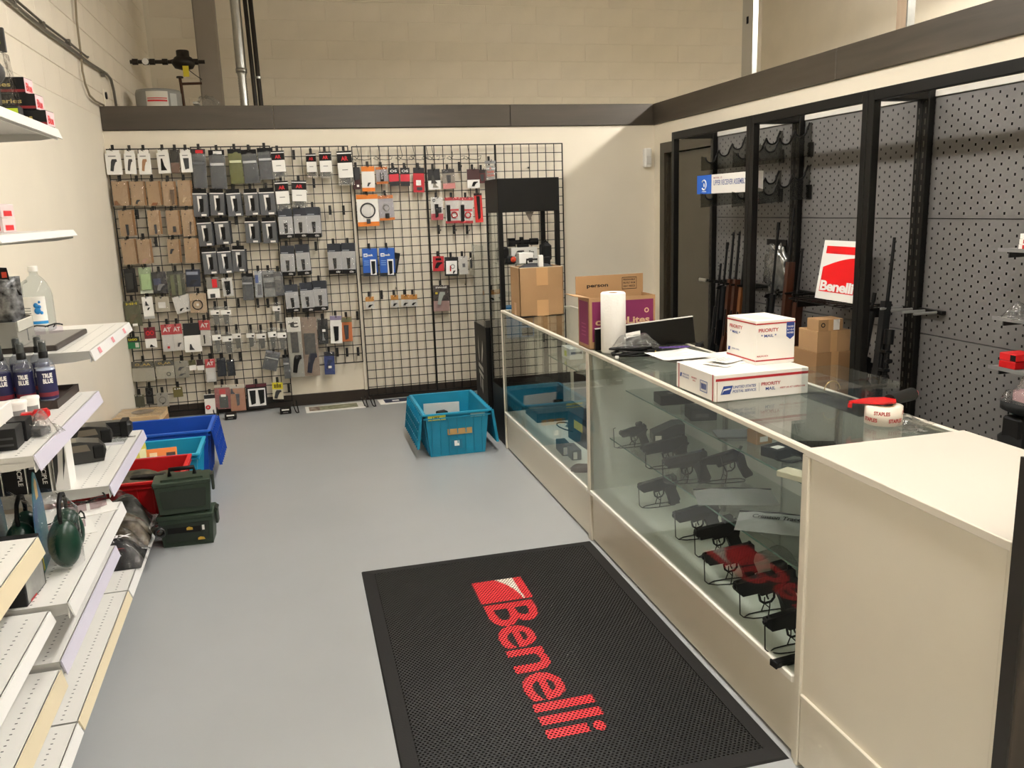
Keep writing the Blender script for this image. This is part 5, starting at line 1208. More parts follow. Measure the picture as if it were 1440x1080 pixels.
pack('card', 3, (783, 436, 891, 616), 'orange framed pack with a padlock shape', base=cm('#c4c0c6'), head=cm('#d0762f'), hh=.13, foot=m_or, fh=.1, ring=(m_steel, .5, .48, .2, .005), prods=[(m_txtk, PISTG, .52, .82, .28, .2, .008)], bag=m_bag2, group=OG)
RP = 'red and black packs in the upper row'
for r, nb in (((858, 236, 927, 368), 'small orange framed pack'), ((943, 236, 1010, 368), 'longer red pack')): pack('card', 3, r, 'red pack with a black top, next to the '+nb, base=cm('#cf3341'), head=cm('#1d1d1f'), hh=.35, foot=cm('#242426'), fh=.25, head2=m_txtw, ht='OS', group=RP)
pack('card', 3, (1038, 236, 1117, 414), 'longer red pack with a white square label', base=cm('#b8202c'), head=cm('#1d1d1f'), hh=.22, panel=m_paper, pr=(.25, .5, .45, .22), prods=[(m_dkgrey, PISTG, .55, .85, .5, .12, .004)])
BL = 'blue magazine packs'
for r, lab in (((670, 820, 778, 1020), 'blue card with a black magazine in a white window, hanging straight'), ((793, 816, 903, 1020), 'blue card with a black magazine in a white window, with a tilted pack behind')):
    t = pack('card', 3, r, lab, base=cm('#1e56ad'), foot=cm('#20242a'), fh=.12, panel=m_txtw, pr=(.5, .40, .40, .56), prods=[(m_gunp, MAGZ, .70, .70, .27, .48, .006)], group=BL)
    cx, cz, w_, h_ = rect(3, r, -.105)
    decal('badge', m_txtw, t, (-w_*.42, -.0008, -h_*.30), (1, 0, 0), (0, 0, 1), w_*.26, h_*.12); lettering('M', cm('#1e56ad'), t, (-w_*.36, -.0014, -h_*.27), (1, 0, 0), (0, 0, 1), width=w_*.14, height=h_*.06, bold=.03)
    lettering('ock', m_txtw, t, (-w_*.14, -.0008, -h_*.28), (1, 0, 0), (0, 0, 1), width=w_*.36, height=h_*.08, bold=.04)
    for q in range(3): decal('print_line', cm('#7fa4d8'), t, (-w_*.42, -.0008, -h_*(.46+.07*q)), (1, 0, 0), (0, 0, 1), w_*.34, h_*.022)
pack('card', 3, (880, 850, 945, 995), 'slanted black pack sticking out behind a blue card', base=m_gunp, ry=.22, y=-.085, thick=.012, prods=[(m_dkgrey, MAGZ, .6, .6, .4, .6, .006)], bare=True, panel=cm('#b9b9b9'), pr=(.2, .5, .25, .3))
AM = 'small amber and white packs'
for i, r in enumerate(((690, 192, 752, 278), (873, 180, 928, 268), (948, 176, 1007, 264), (1008, 176, 1064, 262))): pack('card', 4, r, 'small amber and white pack, %s from the cream joint strip' % ORD[i], base=m_paper, head=cm('#c98a3a'), hh=.4, prods=[(m_txtk, GRIP, .55, .78, .6, .22, .006)], bag=m_bag2, group=AM)
bare_hook(4, 805, 175)
# --- red and white pack grid
pack('card', 5, (213, 246, 302, 394), 'black and white pack with a slanted tool', base=m_paper, head=cm('#1b1b1d'), hh=.55, prods=[(cm('#3d3a36'), TRI, .5, .5, .5, .4, .006), (cm('#8a8578'), TRI, .6, .8, .5, .2, .004)])
pack('card', 5, (318, 246, 407, 388), 'clear pack with a pink lower corner', base=cm('#a39a8c'), head=cm('#2a2526'), hh=.2, foot=cm('#d88f8a'), fh=.28, prods=[(m_dkgrey, MAGZ, .5, .5, .35, .4, .006)], bag=m_bag2)
pack('card', 5, (498, 246, 588, 384), 'dark pack with a white base and a round tool', base=m_paper, head=cm('#4a2c2c'), hh=.55, prods=[(m_txtk, GRIP, .6, .78, .5, .25, .006)])
pack('card', 5, (573, 250, 637, 348), 'dark red pack tucked behind the silver bag', base=cm('#5c2324'), head=cm('#2a1a1a'), hh=.25, prods=[(m_dkgrey, MAGZ, .5, .6, .4, .5, .006)])
t = pack('poly', 5, (626, 186, 708, 344), 'silver bag with red lettering above the display tower', prod=cm('#b6b6b4'), head=cm('#8d8d8d'), bag=m_bag, strip=cm('#c9c9c6'), y=-.125)
cx, cz, w_, h_ = rect(5, (626, 186, 708, 344), -.125)
for q, s_ in enumerate(('A', 'SAFE', 'GUN')): lettering(s_, cm('#c4553f'), t, (-w_*(.1 if q == 0 else .3), -.0145, -h_*(.40+.16*q)), (1, 0, 0), (0, 0, 1), width=w_*(.2 if q == 0 else .6), height=h_*.1, bold=.03)
pack('card', 5, (238, 450, 327, 614), 'white pack with a black torch and red base', base=m_paper, foot=cm('#c2525a'), fh=.28, prods=[(m_txtk, MAGZ, .45, .6, .3, .6, .01), (m_dkgrey, PISTG, .7, .55, .3, .25, .008)], ring=(m_txtk, .25, .13, .1, .002), bag=m_bag2)
RW = 'red and white tool packs'
for r, lab in (((342, 450, 442, 638), 'red and white swirl pack by the black torch pack'), ((447, 450, 543, 638), 'red and white swirl pack by the bright red tool pack')): pack('card', 5, r, lab, base=m_paper, head=cm('#c23a40'), hh=.12, foot=cm('#c23a40'), fh=.1, prods=[(m_txtk, PISTG, .22, .6, .26, .62, .012)], ring=(cm('#c0282f'), .62, .68, .2, .006), panel=cm('#d8565a'), pr=(.35, .45, .6, .08), bag=m_bag2, group=RW)
pack('card', 5, (550, 420, 607, 632), 'bright red tool pack against the tower side', base=cm('#d6322c'), prods=[(m_txtk, MAGZ, .5, .5, .4, .8, .012)], head=cm('#2a1515'), hh=.08)
for x, y_ in ((292, 680), (402, 680), (498, 680), (440, 225)): bare_hook(5, x, y_)
pack('card', 5, (253, 876, 333, 984), 'small red pack with a black oval tool', base=cm('#b8242c'), prods=[(m_txtk, GRIP, .5, .6, .7, .4, .008), (m_txtk, PISTG, .5, .2, .5, .14, .003)])
pack('card', 5, (338, 882, 438, 1018), 'white pack with a rounded black border and cable', base=cm('#1a1a1c'), panel=m_txtw, pr=(.1, .2, .8, .7), prods=[(m_red, PISTG, .42, .6, .08, .3, .005), (m_txtk, GRIP, .68, .8, .2, .16, .005)], ring=(m_dkgrey, .58, .5, .14, .002))
pack('card', 5, (438, 876, 502, 1008), 'white pack with a small code label', base=m_paper, panel=cm('#77777a'), pr=(.4, .4, .3, .2), bag=m_bag2)
pack('card', 5, (513, 885, 553, 1010), 'thin clear pack next to the acrylic stand', base=cm('#b3ac98'), thick=.001, prods=[(m_dkgrey, PISTG, .4, .35, .4, .5, .004)], bag=m_bag2)
pack('card', 6, (193, 82, 278, 222), 'dark and pink card with a grey gadget in a blister', base=cm('#3a2f30'), foot=cm('#a98a84'), fh=.4, prods=[(cm('#9aa09a'), GRIP, .5, .5, .5, .5, .02), (cm('#d8c22e'), PISTG, .2, .3, .15, .08, .003)], head2=m_txtw, ht='SWISS', hh=.16, bag=m_bag2)
# wire display loops along the top of two grids
WH = 'thin wire display loops on the upper grid rows'
for crop, xs in ((3, (625, 780, 940, 1030)), (5, (200, 240, 380, 500))):
    for x in xs:
        ox, oy, k = CR[crop]; p = onY(ox+x/k, oy+90/k, GY-.01)
        t = thing('wire_loop_hook', 'thin dark wire display loop hanging from the top grid row', 'wire hook', (p[0], GY-.012, p[2]), group=WH)
        mb = MB(); q = .0026
        pts = [(0, 0, .02), (.004, -.01, -.02), (.012, -.02, -.07), (-.02, -.05, -.105), (-.05, -.06, -.09), (-.03, -.065, -.075), (.0, -.06, -.10), (.05, -.05, -.105), (.10, -.04, -.10), (.11, -.035, -.07), (.08, -.03, -.075)]
        mb.tube(pts, q, 5); mb.build('wire', m_wire, t)
# --- things lying on the floor under the grids
def floor_item(name, label, px, py, cat): p = onZ(px, py, 0); return thing(name, label, cat, (p[0], p[1], 0))
t = thing('flat_print_frame', 'white framed camouflage print lying flat on the floor below the short grid', 'print', (1.36, -.33, 0), .03)
box('backing', m_paper, t, (0, 0, 0), (.50, .22, .008), .002)
decal('camo_panel', mat('camo_print', '#7f8266', .6, col2='#a7a68c', vscale=18), t, (.12, .03, .0086), (1, 0, 0), (0, 1, 0), .32, .16)
decal('photo_panel', mat('photo_brown', '#4a2f28', .6, col2='#b9aa9a', vscale=25), t, (.03, .03, .0086), (1, 0, 0), (0, 1, 0), .09, .16)
mb = MB(); mb.tube([(.3+.11*math.cos(2*PI*k/20), .11+.06*math.sin(2*PI*k/20), .0088) for k in range(20)], .0018, 4, closed=True); mb.build('oval_print', cm('#5d5f48'), t)
t = thing('flat_blue_card', 'white and dark blue card lying flat beside the teal crate', 'card', (1.99, -.27, 0), .05)
box('card', m_paper, t, (0, 0, 0), (.30, .2, .006), .002); decal('print', cm('#2e3350'), t, (.05, .04, .0066), (1, 0, 0), (0, 1, 0), .24, .14); decal('print_mark', m_txtw, t, (.12, .08, .0070), (1, 0, 0), (0, 1, 0), .06, .05)
FB = 'small black hardware packs on the floor by the baseboard'
for (px, py, lab) in ((325, 589, 'small black hardware pack on the floor under the orange bag'), (402, 581, 'black hardware pack with a white strip on the floor beside the flat print')):
    t = floor_item('hardware_pack', lab, px, py, 'pack')
    box('body', m_txtk, t, (-.045, -.04, 0), (.045, .04, .05), .004); decal('white_strip', m_paper, t, (-.03, -.0406, .032), (1, 0, 0), (0, 0, 1), .06, .012); decal('print', m_grey, t, (-.02, -.0406, .012), (1, 0, 0), (0, 0, 1), .04, .006)
for (px, py, lab) in ((304, 590, 'bent black wire foot beside the blue crate'), (416, 580, 'bent black wire foot beside the hardware pack'), (513, 572, 'bent black wire foot where the short and tall grids meet'), (524, 571, 'bent black wire foot at the edge of the blue card')):
    t = floor_item('bent_wire_bracket', lab, px, py, 'wire foot')
    mb = MB(); mb.tube([(-.02, .06, .07), (-.015, .02, .06), (0, -.01, .012), (.01, -.03, .004), (.025, -.03, .004), (.02, .02, .03), (.01, .06, .09)], .005, 6); mb.build('wire', m_wire, t)
# ================================================================= SHELVING ALONG THE LEFT WALL
m_strip = mat('price_strip_lilac', '#d6d2e2', .35)
m_stripc = mat('price_strip_cream', '#e2d4b4', .4)
m_stripw = mat('price_strip_white', '#ecebe8', .35)
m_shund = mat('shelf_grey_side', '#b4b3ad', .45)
TH = .020
GX0 = .012
def gondola_point(y):            # front line shift from the slight turn of the run
    return math.tan(TH)*(-2.92-y)
def shelf_part(t, z, D, L, strip, y0=0.0, lip=.034, name='shelf', holes=True, stickers=False, curl=True):
    """one steel shelf: perforated top, side flanges, front price rail; t-space: x out of the wall, y away from the camera is 0 and runs to -L"""
    mb = MB()
    hl = []
    if holes:
        n = int((L-.04)/.0254)
        for row in (D-.105, D-.050):
            for k in range(n): yy = -L+.025+k*.0254; hl.append((row-.0035, row+.0035, yy-.0022, yy+.0022))
    perforated([0, D], [-L+.002, -.002], hl, lambda u, v: (u, v, z), mb, 0)
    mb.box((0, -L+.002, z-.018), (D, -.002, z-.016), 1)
    if holes: mb.box((D-.115, -L+.006, z-.0035), (D-.04, -.006, z-.0025), 2)  # dark strip added under the perforations, shade put in as colour
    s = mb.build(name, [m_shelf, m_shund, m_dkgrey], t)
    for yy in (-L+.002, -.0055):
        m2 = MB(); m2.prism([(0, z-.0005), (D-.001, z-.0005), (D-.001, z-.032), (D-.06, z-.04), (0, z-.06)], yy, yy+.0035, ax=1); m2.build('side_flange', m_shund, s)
    m2 = MB(); m2.box((D-.003, -L+.006, z-lip-.006), (D, -.006, z)); m2.build('front_edge', m_shelf, s)
    if curl:
        prof = [(D+.001, z+.001), (D+.006, z-.005), (D+.010, z-.015), (D+.016, z-.024), (D+.022, z-.028), (D+.0205, z-.031), (D+.013, z-.027), (D+.006, z-.016), (D+.001, z-.008)]
        prof2 = [(D+.0015, z-.002), (D+.010, z-.012), (D+.022, z-lip), (D+.020, z-lip-.002), (D+.0015, z-.012)]
    m2 = MB(); m2.prism([(D+.0006, z-.001), (D+.004, z-.001), (D+.016, z-lip-.002), (D+.013, z-lip-.003), (D+.0006, z-.012)], -L+.004, -.004, ax=1); pr = m2.build('price_rail', strip, s)
    if stickers:
        nn = Vector((lip, 0, .012)).normalized()
        for k in range(3):
            yy = -L+.12+k*.30; o = Vector((D+.0058, yy, z-.007)); dn = Vector((.011, 0, -.028)).normalized()
            decal('price_sticker', cm('#d98a92'), pr, o+Vector((.0006, 0, 0)), (0, 1, 0), dn, .05, .024)
    return s
SEC = [(-2.92, .96), (-3.88, .965), (-4.845, .965)]
def unit(i, label, shelves, base_strip):
    y0, L = SEC[i]
    t = thing('shelving_unit', label, 'shelving', (GX0+gondola_point(y0), y0, 0), TH)
    L = L-.006
    for kw in shelves: shelf_part(t, L=L, **kw)
    shelf_part(t, .13, .548, L, base_strip, name='base_shelf')
    box('kick_plate', m_txtk, t, (.50, -L, 0.0), (.515, 0, .085)); box('base_leg', m_txtk, t, (.02, -L, 0), (.51, -L+.03, .068)); box('base_leg', m_txtk, t, (.02, -.03, 0), (.51, 0, .068))
    return t
u1 = unit(0, 'far white shelving unit beside the red crate, carrying the water jug', [dict(z=1.147, D=.528, strip=m_stripw, stickers=True, lip=.04), dict(z=.59, D=.53, strip=m_strip, lip=.045)], m_stripw)
u2 = unit(1, 'middle white shelving unit with the spray bottles and earmuff packs', [dict(z=1.985, D=.525, strip=m_shelf, holes=False), dict(z=1.617, D=.53, strip=m_stripw, lip=.02, holes=False), dict(z=.988, D=.54, strip=m_strip, lip=.045), dict(z=.522, D=.57, strip=m_stripw, lip=.045), dict(z=.337, D=.525, strip=m_strip, lip=.045)], m_stripc)
u3 = unit(2, 'near white shelving unit with mostly empty cream-edged shelves', [dict(z=.745, D=.52, strip=m_stripc, lip=.05), dict(z=.51, D=.52, strip=m_stripw), dict(z=.316, D=.525, strip=m_stripc, lip=.055)], m_stripw)
for zz, yy in ((1.1, -3.88), (1.1, -4.845)):
    t = thing('slotted_upright', 'white slotted shelf upright against the left wall '+('by the spray bottles' if yy > -4 else 'by the near unit'), 'upright', (GX0-.010+gondola_point(yy), yy, 0), TH)
    box('channel', m_shelf, t, (0, -.014, 0), (.008, .014, 2.05))
# ---- far unit: top shelf
z3 = 1.1476
t = thing('water_jug', 'large empty clear jug with a blue-dotted white label and white cap', 'jug', (.185, -3.06, z3), -.5)
t.scale = (.85, .85, 1.0)
prof = [(.066, 0), (.076, .006), (.078, .02), (.078, .165), (.074, .19), (.058, .225), (.036, .25), (.022, .262), (.020, .285)]
mb = MB(); mb.lathe(prof, 28); mb.build('bottle', clear_mat('jug_plastic', '#eef2f2', 1.35, .05, haze=.12, hazecol='#e9ecec'), t)
mb = MB(); mb.lathe([(.024, .278), (.025, .28), (.025, .300), (.022, .304), (.001, .304)], 18); mb.build('cap', m_white, t)
mb = MB(); mb.grid(curved(.0788, -2.0, -.3, .035, .165), 12, 1); lb = mb.build('label', m_paper, t)
mb = MB(); mb.grid(curved(.0794, -2.0, -.3, .038, .052), 12, 1); mb.build('blue_band', cm('#2187c8'), lb)
for k, (a, z_, r_) in enumerate(((-.95, .125, .012), (-.75, .118, .009), (-.88, .10, .016), (-.65, .09, .008), (-.72, .14, .006))):
    mb = MB(); mb.lathe([(.0005, 0), (r_, 0), (r_, .0008), (.0005, .0008)], 14, T=Matrix.Rotation(a, 4, 'Z') @ Matrix.Translation((.0795, 0, z_)) @ Matrix.Rotation(PI/2, 4, 'Y')); mb.build('blue_dot', cm('#1d83c8'), lb)
for k in range(4): mb = MB(); mb.grid(curved(.0795, -1.8, -1.3, .075+.012*k, .079+.012*k), 4, 1); mb.build('print_line', m_grey, lb)
mb = MB(); mb.tube([(-.055, 0, .235), (-.095, 0, .22), (-.10, 0, .16), (-.078, 0, .13)], .008, 8); mb.build('handle', MATS['jug_plastic'], t)
t = thing('dark_display_tray', 'flat dark brown tray with a grey rim lying under safety glasses', 'tray', (.16, -3.80, z3), .0)
box('tray', cm('#3a332e'), t, (0, 0, 0), (.27, .52, .022), .004); box('mat', cm('#8d8a84'), t, (.012, .012, .022), (.258, .508, .0228))
t = thing('safety_glasses', 'black framed safety glasses resting on the dark tray', 'glasses', (.31, -3.45, z3+.0232), .5)
def glasses(t, lens, fr=m_txtk, s=1.0):
    for sx in (-1, 1):
        mb = MB(); mb.grid(lambda u, v: ((sx*(.006+.062*u))*s, (.018*(u**2)-.004)*s, (.006+.038*v*(1-.35*u**2))*s), 8, 4); mb.build('lens', lens, t)
        mb = MB(); mb.tube([(sx*.068*s, .016*s, .036*s), (sx*.072*s, .07*s, .036*s), (sx*.068*s, .115*s, .034*s), (sx*.062*s, .135*s, .018*s)], .003*s, 6); mb.build('temple', fr, t)
        mb = MB(); mb.tube([(sx*.004*s, -.004*s, .040*s), (sx*.035*s, .0*s, .046*s), (sx*.068*s, .015*s, .038*s)], .003*s, 6); mb.build('brow', fr, t)
    mb = MB(); mb.tube([(-.006*s, -.004*s, .036*s), (0, -.006*s, .04*s), (.006*s, -.004*s, .036*s)], .003*s, 6); mb.build('bridge', fr, t)
m_lens = clear_mat('smoke_lens', '#b8a6aa', 1.5, .02, haze=.1, hazecol='#7d5a60')
glasses(t, clear_mat('clear_lens', '#efe9f4', 1.5, .02), m_txtk)
t = thing('grey_bin', 'grey plastic bin with a rounded end holding a silver and black bag', 'bin', (.075, -3.72, z3+.0008), .0)
mb = MB(); pts = [(.0, 0.10), (.0, .40), (.15, .46), (.2, .44), (.21, .10)]
t.location = (.10, -3.86, z3+.024)
outer = [(.02, .05), (.20, .05), (.20, .25), (.19, .31), (.16, .35), (.11, .37), (.06, .35), (.03, .31), (.02, .25)]
n_ = len(outer); ci = (sum(p[0] for p in outer)/n_, sum(p[1] for p in outer)/n_)
inner = [(ci[0]+(p[0]-ci[0])*.95, ci[1]+(p[1]-ci[1])*.96) for p in outer]
mb = MB(); mb.add([(x, y, 0) for x, y in outer]+[(x, y, .10) for x, y in outer]+[(x, y, .10) for x, y in inner]+[(x, y, .004) for x, y in inner],
   [tuple(range(n_))[::-1]]+[(i, (i+1) % n_, n_+(i+1) % n_, n_+i) for i in range(n_)]+[(n_+i, n_+(i+1) % n_, 2*n_+(i+1) % n_, 2*n_+i) for i in range(n_)]+[(2*n_+i, 2*n_+(i+1) % n_, 3*n_+(i+1) % n_, 3*n_+i) for i in range(n_)]+[tuple(range(3*n_, 4*n_))])
mb.build('tub', cm('#8f8d85'), t); box('pale_rim', cm('#c3c1b6'), t, (.2005, .055, .06), (.206, .25, .103), .002)
t = thing('silver_black_bag', 'shiny silver and black bag with an orange logo standing in the grey bin', 'bag', (.215, -3.68, z3+.0295), .2)
f = bagmesh(.17, .26, .05, 77); f.build('bag', mat('silver_black_film', '#101112', .2, .2, col2='#a9abad', vscale=34, bump=.8, bscale=40), t, loc=(0, -.02, .265)); MB().prism([(-.085, .19), (.085, .19), (.05, .25), (.045, .30), (-.07, .31), (-.06, .25)], -.03, -.018, ax=1).build('black_top', m_txtk, t); decal('orange_logo', cm('#d8452a'), t, (.025, -.0307, .262), (1, 0, 0), (0, 0, 1), .018, .022)
t = thing('framed_notice', 'small white framed notice leaning on the wall behind the grey bin', 'notice', (.035, -3.34, z3+.0008), (0, -.05, 1.2))
box('sheet', m_paper, t, (-.07, -.002, 0), (.07, .002, .2)); box('border', m_grey, t, (-.062, -.0035, .01), (.062, -.0022, .19)); box('inner_sheet', m_paper, t, (-.059, -.0048, .013), (.059, -.0036, .187))
# ---- middle unit: spray bottles in a tray
z4 = .9886
t = thing('bottle_tray', 'dark brown tray carrying the row of spray bottles', 'tray', (.10, -4.17, z4), .0)
mb = MB(); mb.box((0, 0, 0), (.40, .32, .012)); mb.box((0, 0, .012), (.40, .012, .03)); mb.box((0, .308, .012), (.40, .32, .03)); mb.box((.388, .012, .012), (.40, .308, .03)); mb.box((0, .012, .012), (.012, .308, .03)); mb.build('tray', wood_mat('tray_wood', '#241b17', '#3a2a22', .5, 1, 3), t)
def spray(loc, label, dark, first=False, rz=0.0):
    t = thing('spray_bottle', label, 'spray bottle', loc, rz, group='blue-labelled spray bottles')
    mb = MB(); mb.lathe([(.028, 0), (.032, .004), (.032, .135), (.028, .152), (.015, .166), (.012, .175)], 20); mb.build('bottle', clear_mat('bottle_clear', '#e8ecf2', 1.4, .04, haze=.08), t)
    mb = MB(); mb.lathe([(.030, .006), (.030, .13), (.001, .13)], 16); mb.build('fluid', cm('#cfd6e6', .2) if not dark else cm('#20264f', .2), t)
    mb = MB(); mb.grid(curved(.0326, -2.7, -.2, .02, .125), 14, 1); lb = mb.build('label', cm('#1b1c4a'), t)
    mb = MB(); mb.grid(curved(.0331, -2.7, -.2, .03, .045), 14, 1); mb.build('label_band', cm('#7d2030'), lb)
    for q, (s_, z_) in enumerate((('TRUE', .098), ('BLUE', .078))):
        me0 = text_mesh(s_, 1.0, .05); x0, y0, x1, y1 = text_extent(me0)
        vs = []
        for v in me0.vertices: a = -1.95+1.0*(v.co.x-x0)/(x1-x0); vs.append((.0333*math.cos(a), .0333*math.sin(a), z_+.017*(v.co.y-y0)/(y1-y0)))
        me = bpy.data.meshes.new('lettering'); me.from_pydata(vs, [], [tuple(p.vertices) for p in me0.polygons]); me.materials.append(m_txtw); o = bpy.data.objects.new('lettering', me); COL.objects.link(o); o.parent = lb
    mb = MB(); mb.lathe([(.0155, .168), (.0155, .19), (.012, .192)], 14); mb.build('collar', m_txtk, t)
    mb = MB(); mb.lathe([(.012, .191), (.012, .222), (.009, .226), (.001, .226)], 12); mb.build('sprayer_cap', cm('#3b3f40'), t)
    mb = MB(); mb.lathe([(.0135, .191), (.014, .228), (.011, .232), (.001, .232)], 12); mb.build('overcap', m_acr, t)
    return t
SPL = ['spray bottle at the tray corner nearest the aisle', 'spray bottle second from the aisle in the brown tray', 'spray bottle third from the aisle in the brown tray', 'spray bottle fourth from the aisle in the brown tray', 'spray bottle fifth from the aisle, closest to the wall']
for k in range(5): spray((.462-.072*k, -4.115, z4+.0125), 'blue-labelled '+SPL[k], k > 0, rz=.25 if k == 0 else .1*k-.1)
for k in range(4): spray((.405-.072*k, -3.96, z4+.0125), 'rear blue-labelled spray bottle, '+['outer', 'second', 'third', 'inner'][k]+' one behind the front bottles', True, rz=.3*k)
for (px, py, r_, lab) in ((25, 590, .037, 'larger white tub with a printed band in front of the bottle tray'), (46, 583, .030, 'smaller white tub beside the larger one')):
    p = onZ(px, py, z4)
    t = thing('white_tub', lab, 'tub', (p[0]-.01, p[1]+.03, z4), .2)
    mb = MB(); mb.lathe([(r_*.86, 0), (r_*.95, .05), (r_*.95, .052)], 20); mb.build('tub', m_white, t); mb = MB(); mb.lathe([(r_, .050), (r_, .058), (r_*.96, .060), (.001, .060)], 20); mb.build('lid', m_paper, t); mb = MB(); mb.grid(curved(r_*.955, -2.0, -.6, .012, .03), 8, 1); mb.build('label', m_grey, t)
p = onZ(37, 592, z4)
t = thing('red_clip_pack', 'bright red plastic clips on the shelf by the white tubs', 'clips', (p[0]+.03, p[1], z4), .3)
mb = MB(); mb.bbox((-.045, -.02, 0), (.035, .02, .03), .006); mb.build('clip_body', m_redp, t); mb = MB(); mb.bbox((-.01, -.03, .008), (.045, .008, .038), .008); mb.build('clip_lever', m_redp, t)
CB = 'clear bags of dark parts on the bottle shelf'
for (px, py, L_, W_, H_, rz, seed, lab) in ((40, 604, .12, .09, .035, .4, 51, 'flat clear bag with a dark sheet by the red clips'), (52, 612, .13, .10, .05, -.3, 52, 'crumpled clear bag of dark metal parts near the shelf edge')):
    p = onZ(px, py, z4); t = thing('parts_bag', lab, 'bag', (p[0], p[1], z4+.0006), rz, group=CB)
    f = cushion(L_, W_, H_, seed, amp=.5); mb = MB(); mb.grid(lambda u, v: f(u, v, True), 14, 10); mb.build('film', m_bag, t)
    mb = MB(); mb.prism([(-.03, -.02), (.03, -.025), (.035, .02), (-.02, .022)], .002, H_*.5); mb.build('contents', m_dkgrey, t)
t = thing('white_lidded_box', 'black carton with a white red-lettered lid at the near end of the bottle shelf', 'carton', (.33, -4.80, z4+.0006), .05)
box('carton', m_bkbox, t, (0, 0, 0), (.15, .24, .07), .003); box('lid', m_usps, t, (-.003, -.003, .055), (.153, .243, .115), .002); lettering('SS', m_red, t, (.1, -.0036, .065), (1, 0, 0), (0, 0, 1), width=.04, height=.035, bold=.03)
for k, (x_, y_) in enumerate(((.485, -4.70), (.485, -4.60))): stock_box('ribbed_black_box', 'low ribbed black box '+('at the shelf edge beside the white lid' if k == 0 else 'behind the other ribbed box'), 0, 0, 0.5, (.08, .085, .065), .05, m_bkbox, [('ribs', m_dkgrey, 'f', .1, .2, .8, .1), ('ribs', m_dkgrey, 'f', .1, .5, .8, .1)]).location = (x_, y_, z4+.0006)
t = thing('clear_clamshell', 'clear clamshell tray leaning behind the white tubs', 'clamshell', (.27, -4.34, z4+.0006), .3)
f = cushion(.16, .12, .06, 61, amp=.15); mb = MB(); mb.grid(lambda u, v: f(u, v, True), 12, 8); mb.build('shell', m_bag2, t); box('insert', m_paper, t, (-.06, -.045, .0), (.06, .045, .004))
# ---- high shelves of the middle unit
z1 = 1.9858
AB = 'red and black ammunition boxes on the highest shelf'
for k in range(3):
    t = thing('ammunition_box', 'red-ended black ammunition box, '+['bottom', 'middle', 'top'][k]+' of the stack on the highest shelf', 'box', (.497-.028*k, -3.893, z1+.0006+.056*k), (0, 0, -.06), group=AB)
    box('carton', m_bkbox, t, (-.13, -.085, 0), (.06, 0, .0545), .0015); decal('red_stripe', cm('#8a1c22'), t, (-.13, -.0856, .004), (1, 0, 0), (0, 0, 1), .19, .009)
    decal('end_label', cm('#e6c3c4'), t, (.0606, -.085, .002), (0, 1, 0), (0, 0, 1), .085, .05); lettering('Blue', m_red, t, (.0612, -.072, .008), (0, 1, 0), (0, 0, 1), width=.058, height=.03, bold=.03)
    lettering('Series', cm('#d8c070'), t, (-.07, -.0856, .022), (1, 0, 0), (0, 0, 1), width=.085, height=.016)
t = thing('earbud_blister', 'black clamshell pack with lime labels standing on the highest shelf', 'blister pack', (.475, -4.06, z1+.0006), .0)
box('header', cm('#2b2b2a'), t, (-.17, 0, .235), (.0, .012, .315), .002); decal('lime_label', cm('#b6cf2a'), t, (-.075, -.0006, .262), (1, 0, 0), (0, 0, 1), .06, .03)
box('base_card', cm('#222322'), t, (-.19, .004, 0), (.01, .06, .06), .002); decal('lime_label', cm('#b6cf2a'), t, (-.05, .0034, .018), (1, 0, 0), (0, 0, 1), .058, .034)
mb = MB(); mb.box((-.15, .02, .06), (-.05, .05, .235)); mb.build('headset', cm('#1b1c1e'), t); mb = MB(); mb.lathe([(.03, 0), (.045, .01), (.045, .03), (.001, .035)], 16, T=Matrix.Translation((-.06, .02, .17)) @ Matrix.Rotation(PI/2, 4, 'X')); mb.build('ear_cup', cm('#3a3b3d'), t)
mb = MB(); mb.prism([(-.185, .06), (.008, .06), (-.01, .235), (-.165, .235)], -.02, .058, ax=1); mb.build('blister', m_bag2, t)
z2 = 1.6176
for k in range(2):
    t = thing('small_red_box', 'small white and red box '+['under another', 'stacked on another'][k]+' on the thin eye-level shelf', 'box', (.385, -4.10, z2+.0006+.049*k), 0, group='white and red boxes on the eye-level shelf')
    box('carton', cm('#d9c7c4'), t, (-.12, -.07, 0), (.03, .07, .047), .0015); decal('red_panel', m_red, t, (-.10, -.0706, .006), (1, 0, 0), (0, 0, 1), .12, .018); decal('code_print', m_grey, t, (.002, -.0706, .026), (1, 0, 0), (0, 0, 1), .018, .014)
    decal('red_panel', m_red, t, (.0306, -.05, .006), (0, 1, 0), (0, 0, 1), .09, .018)
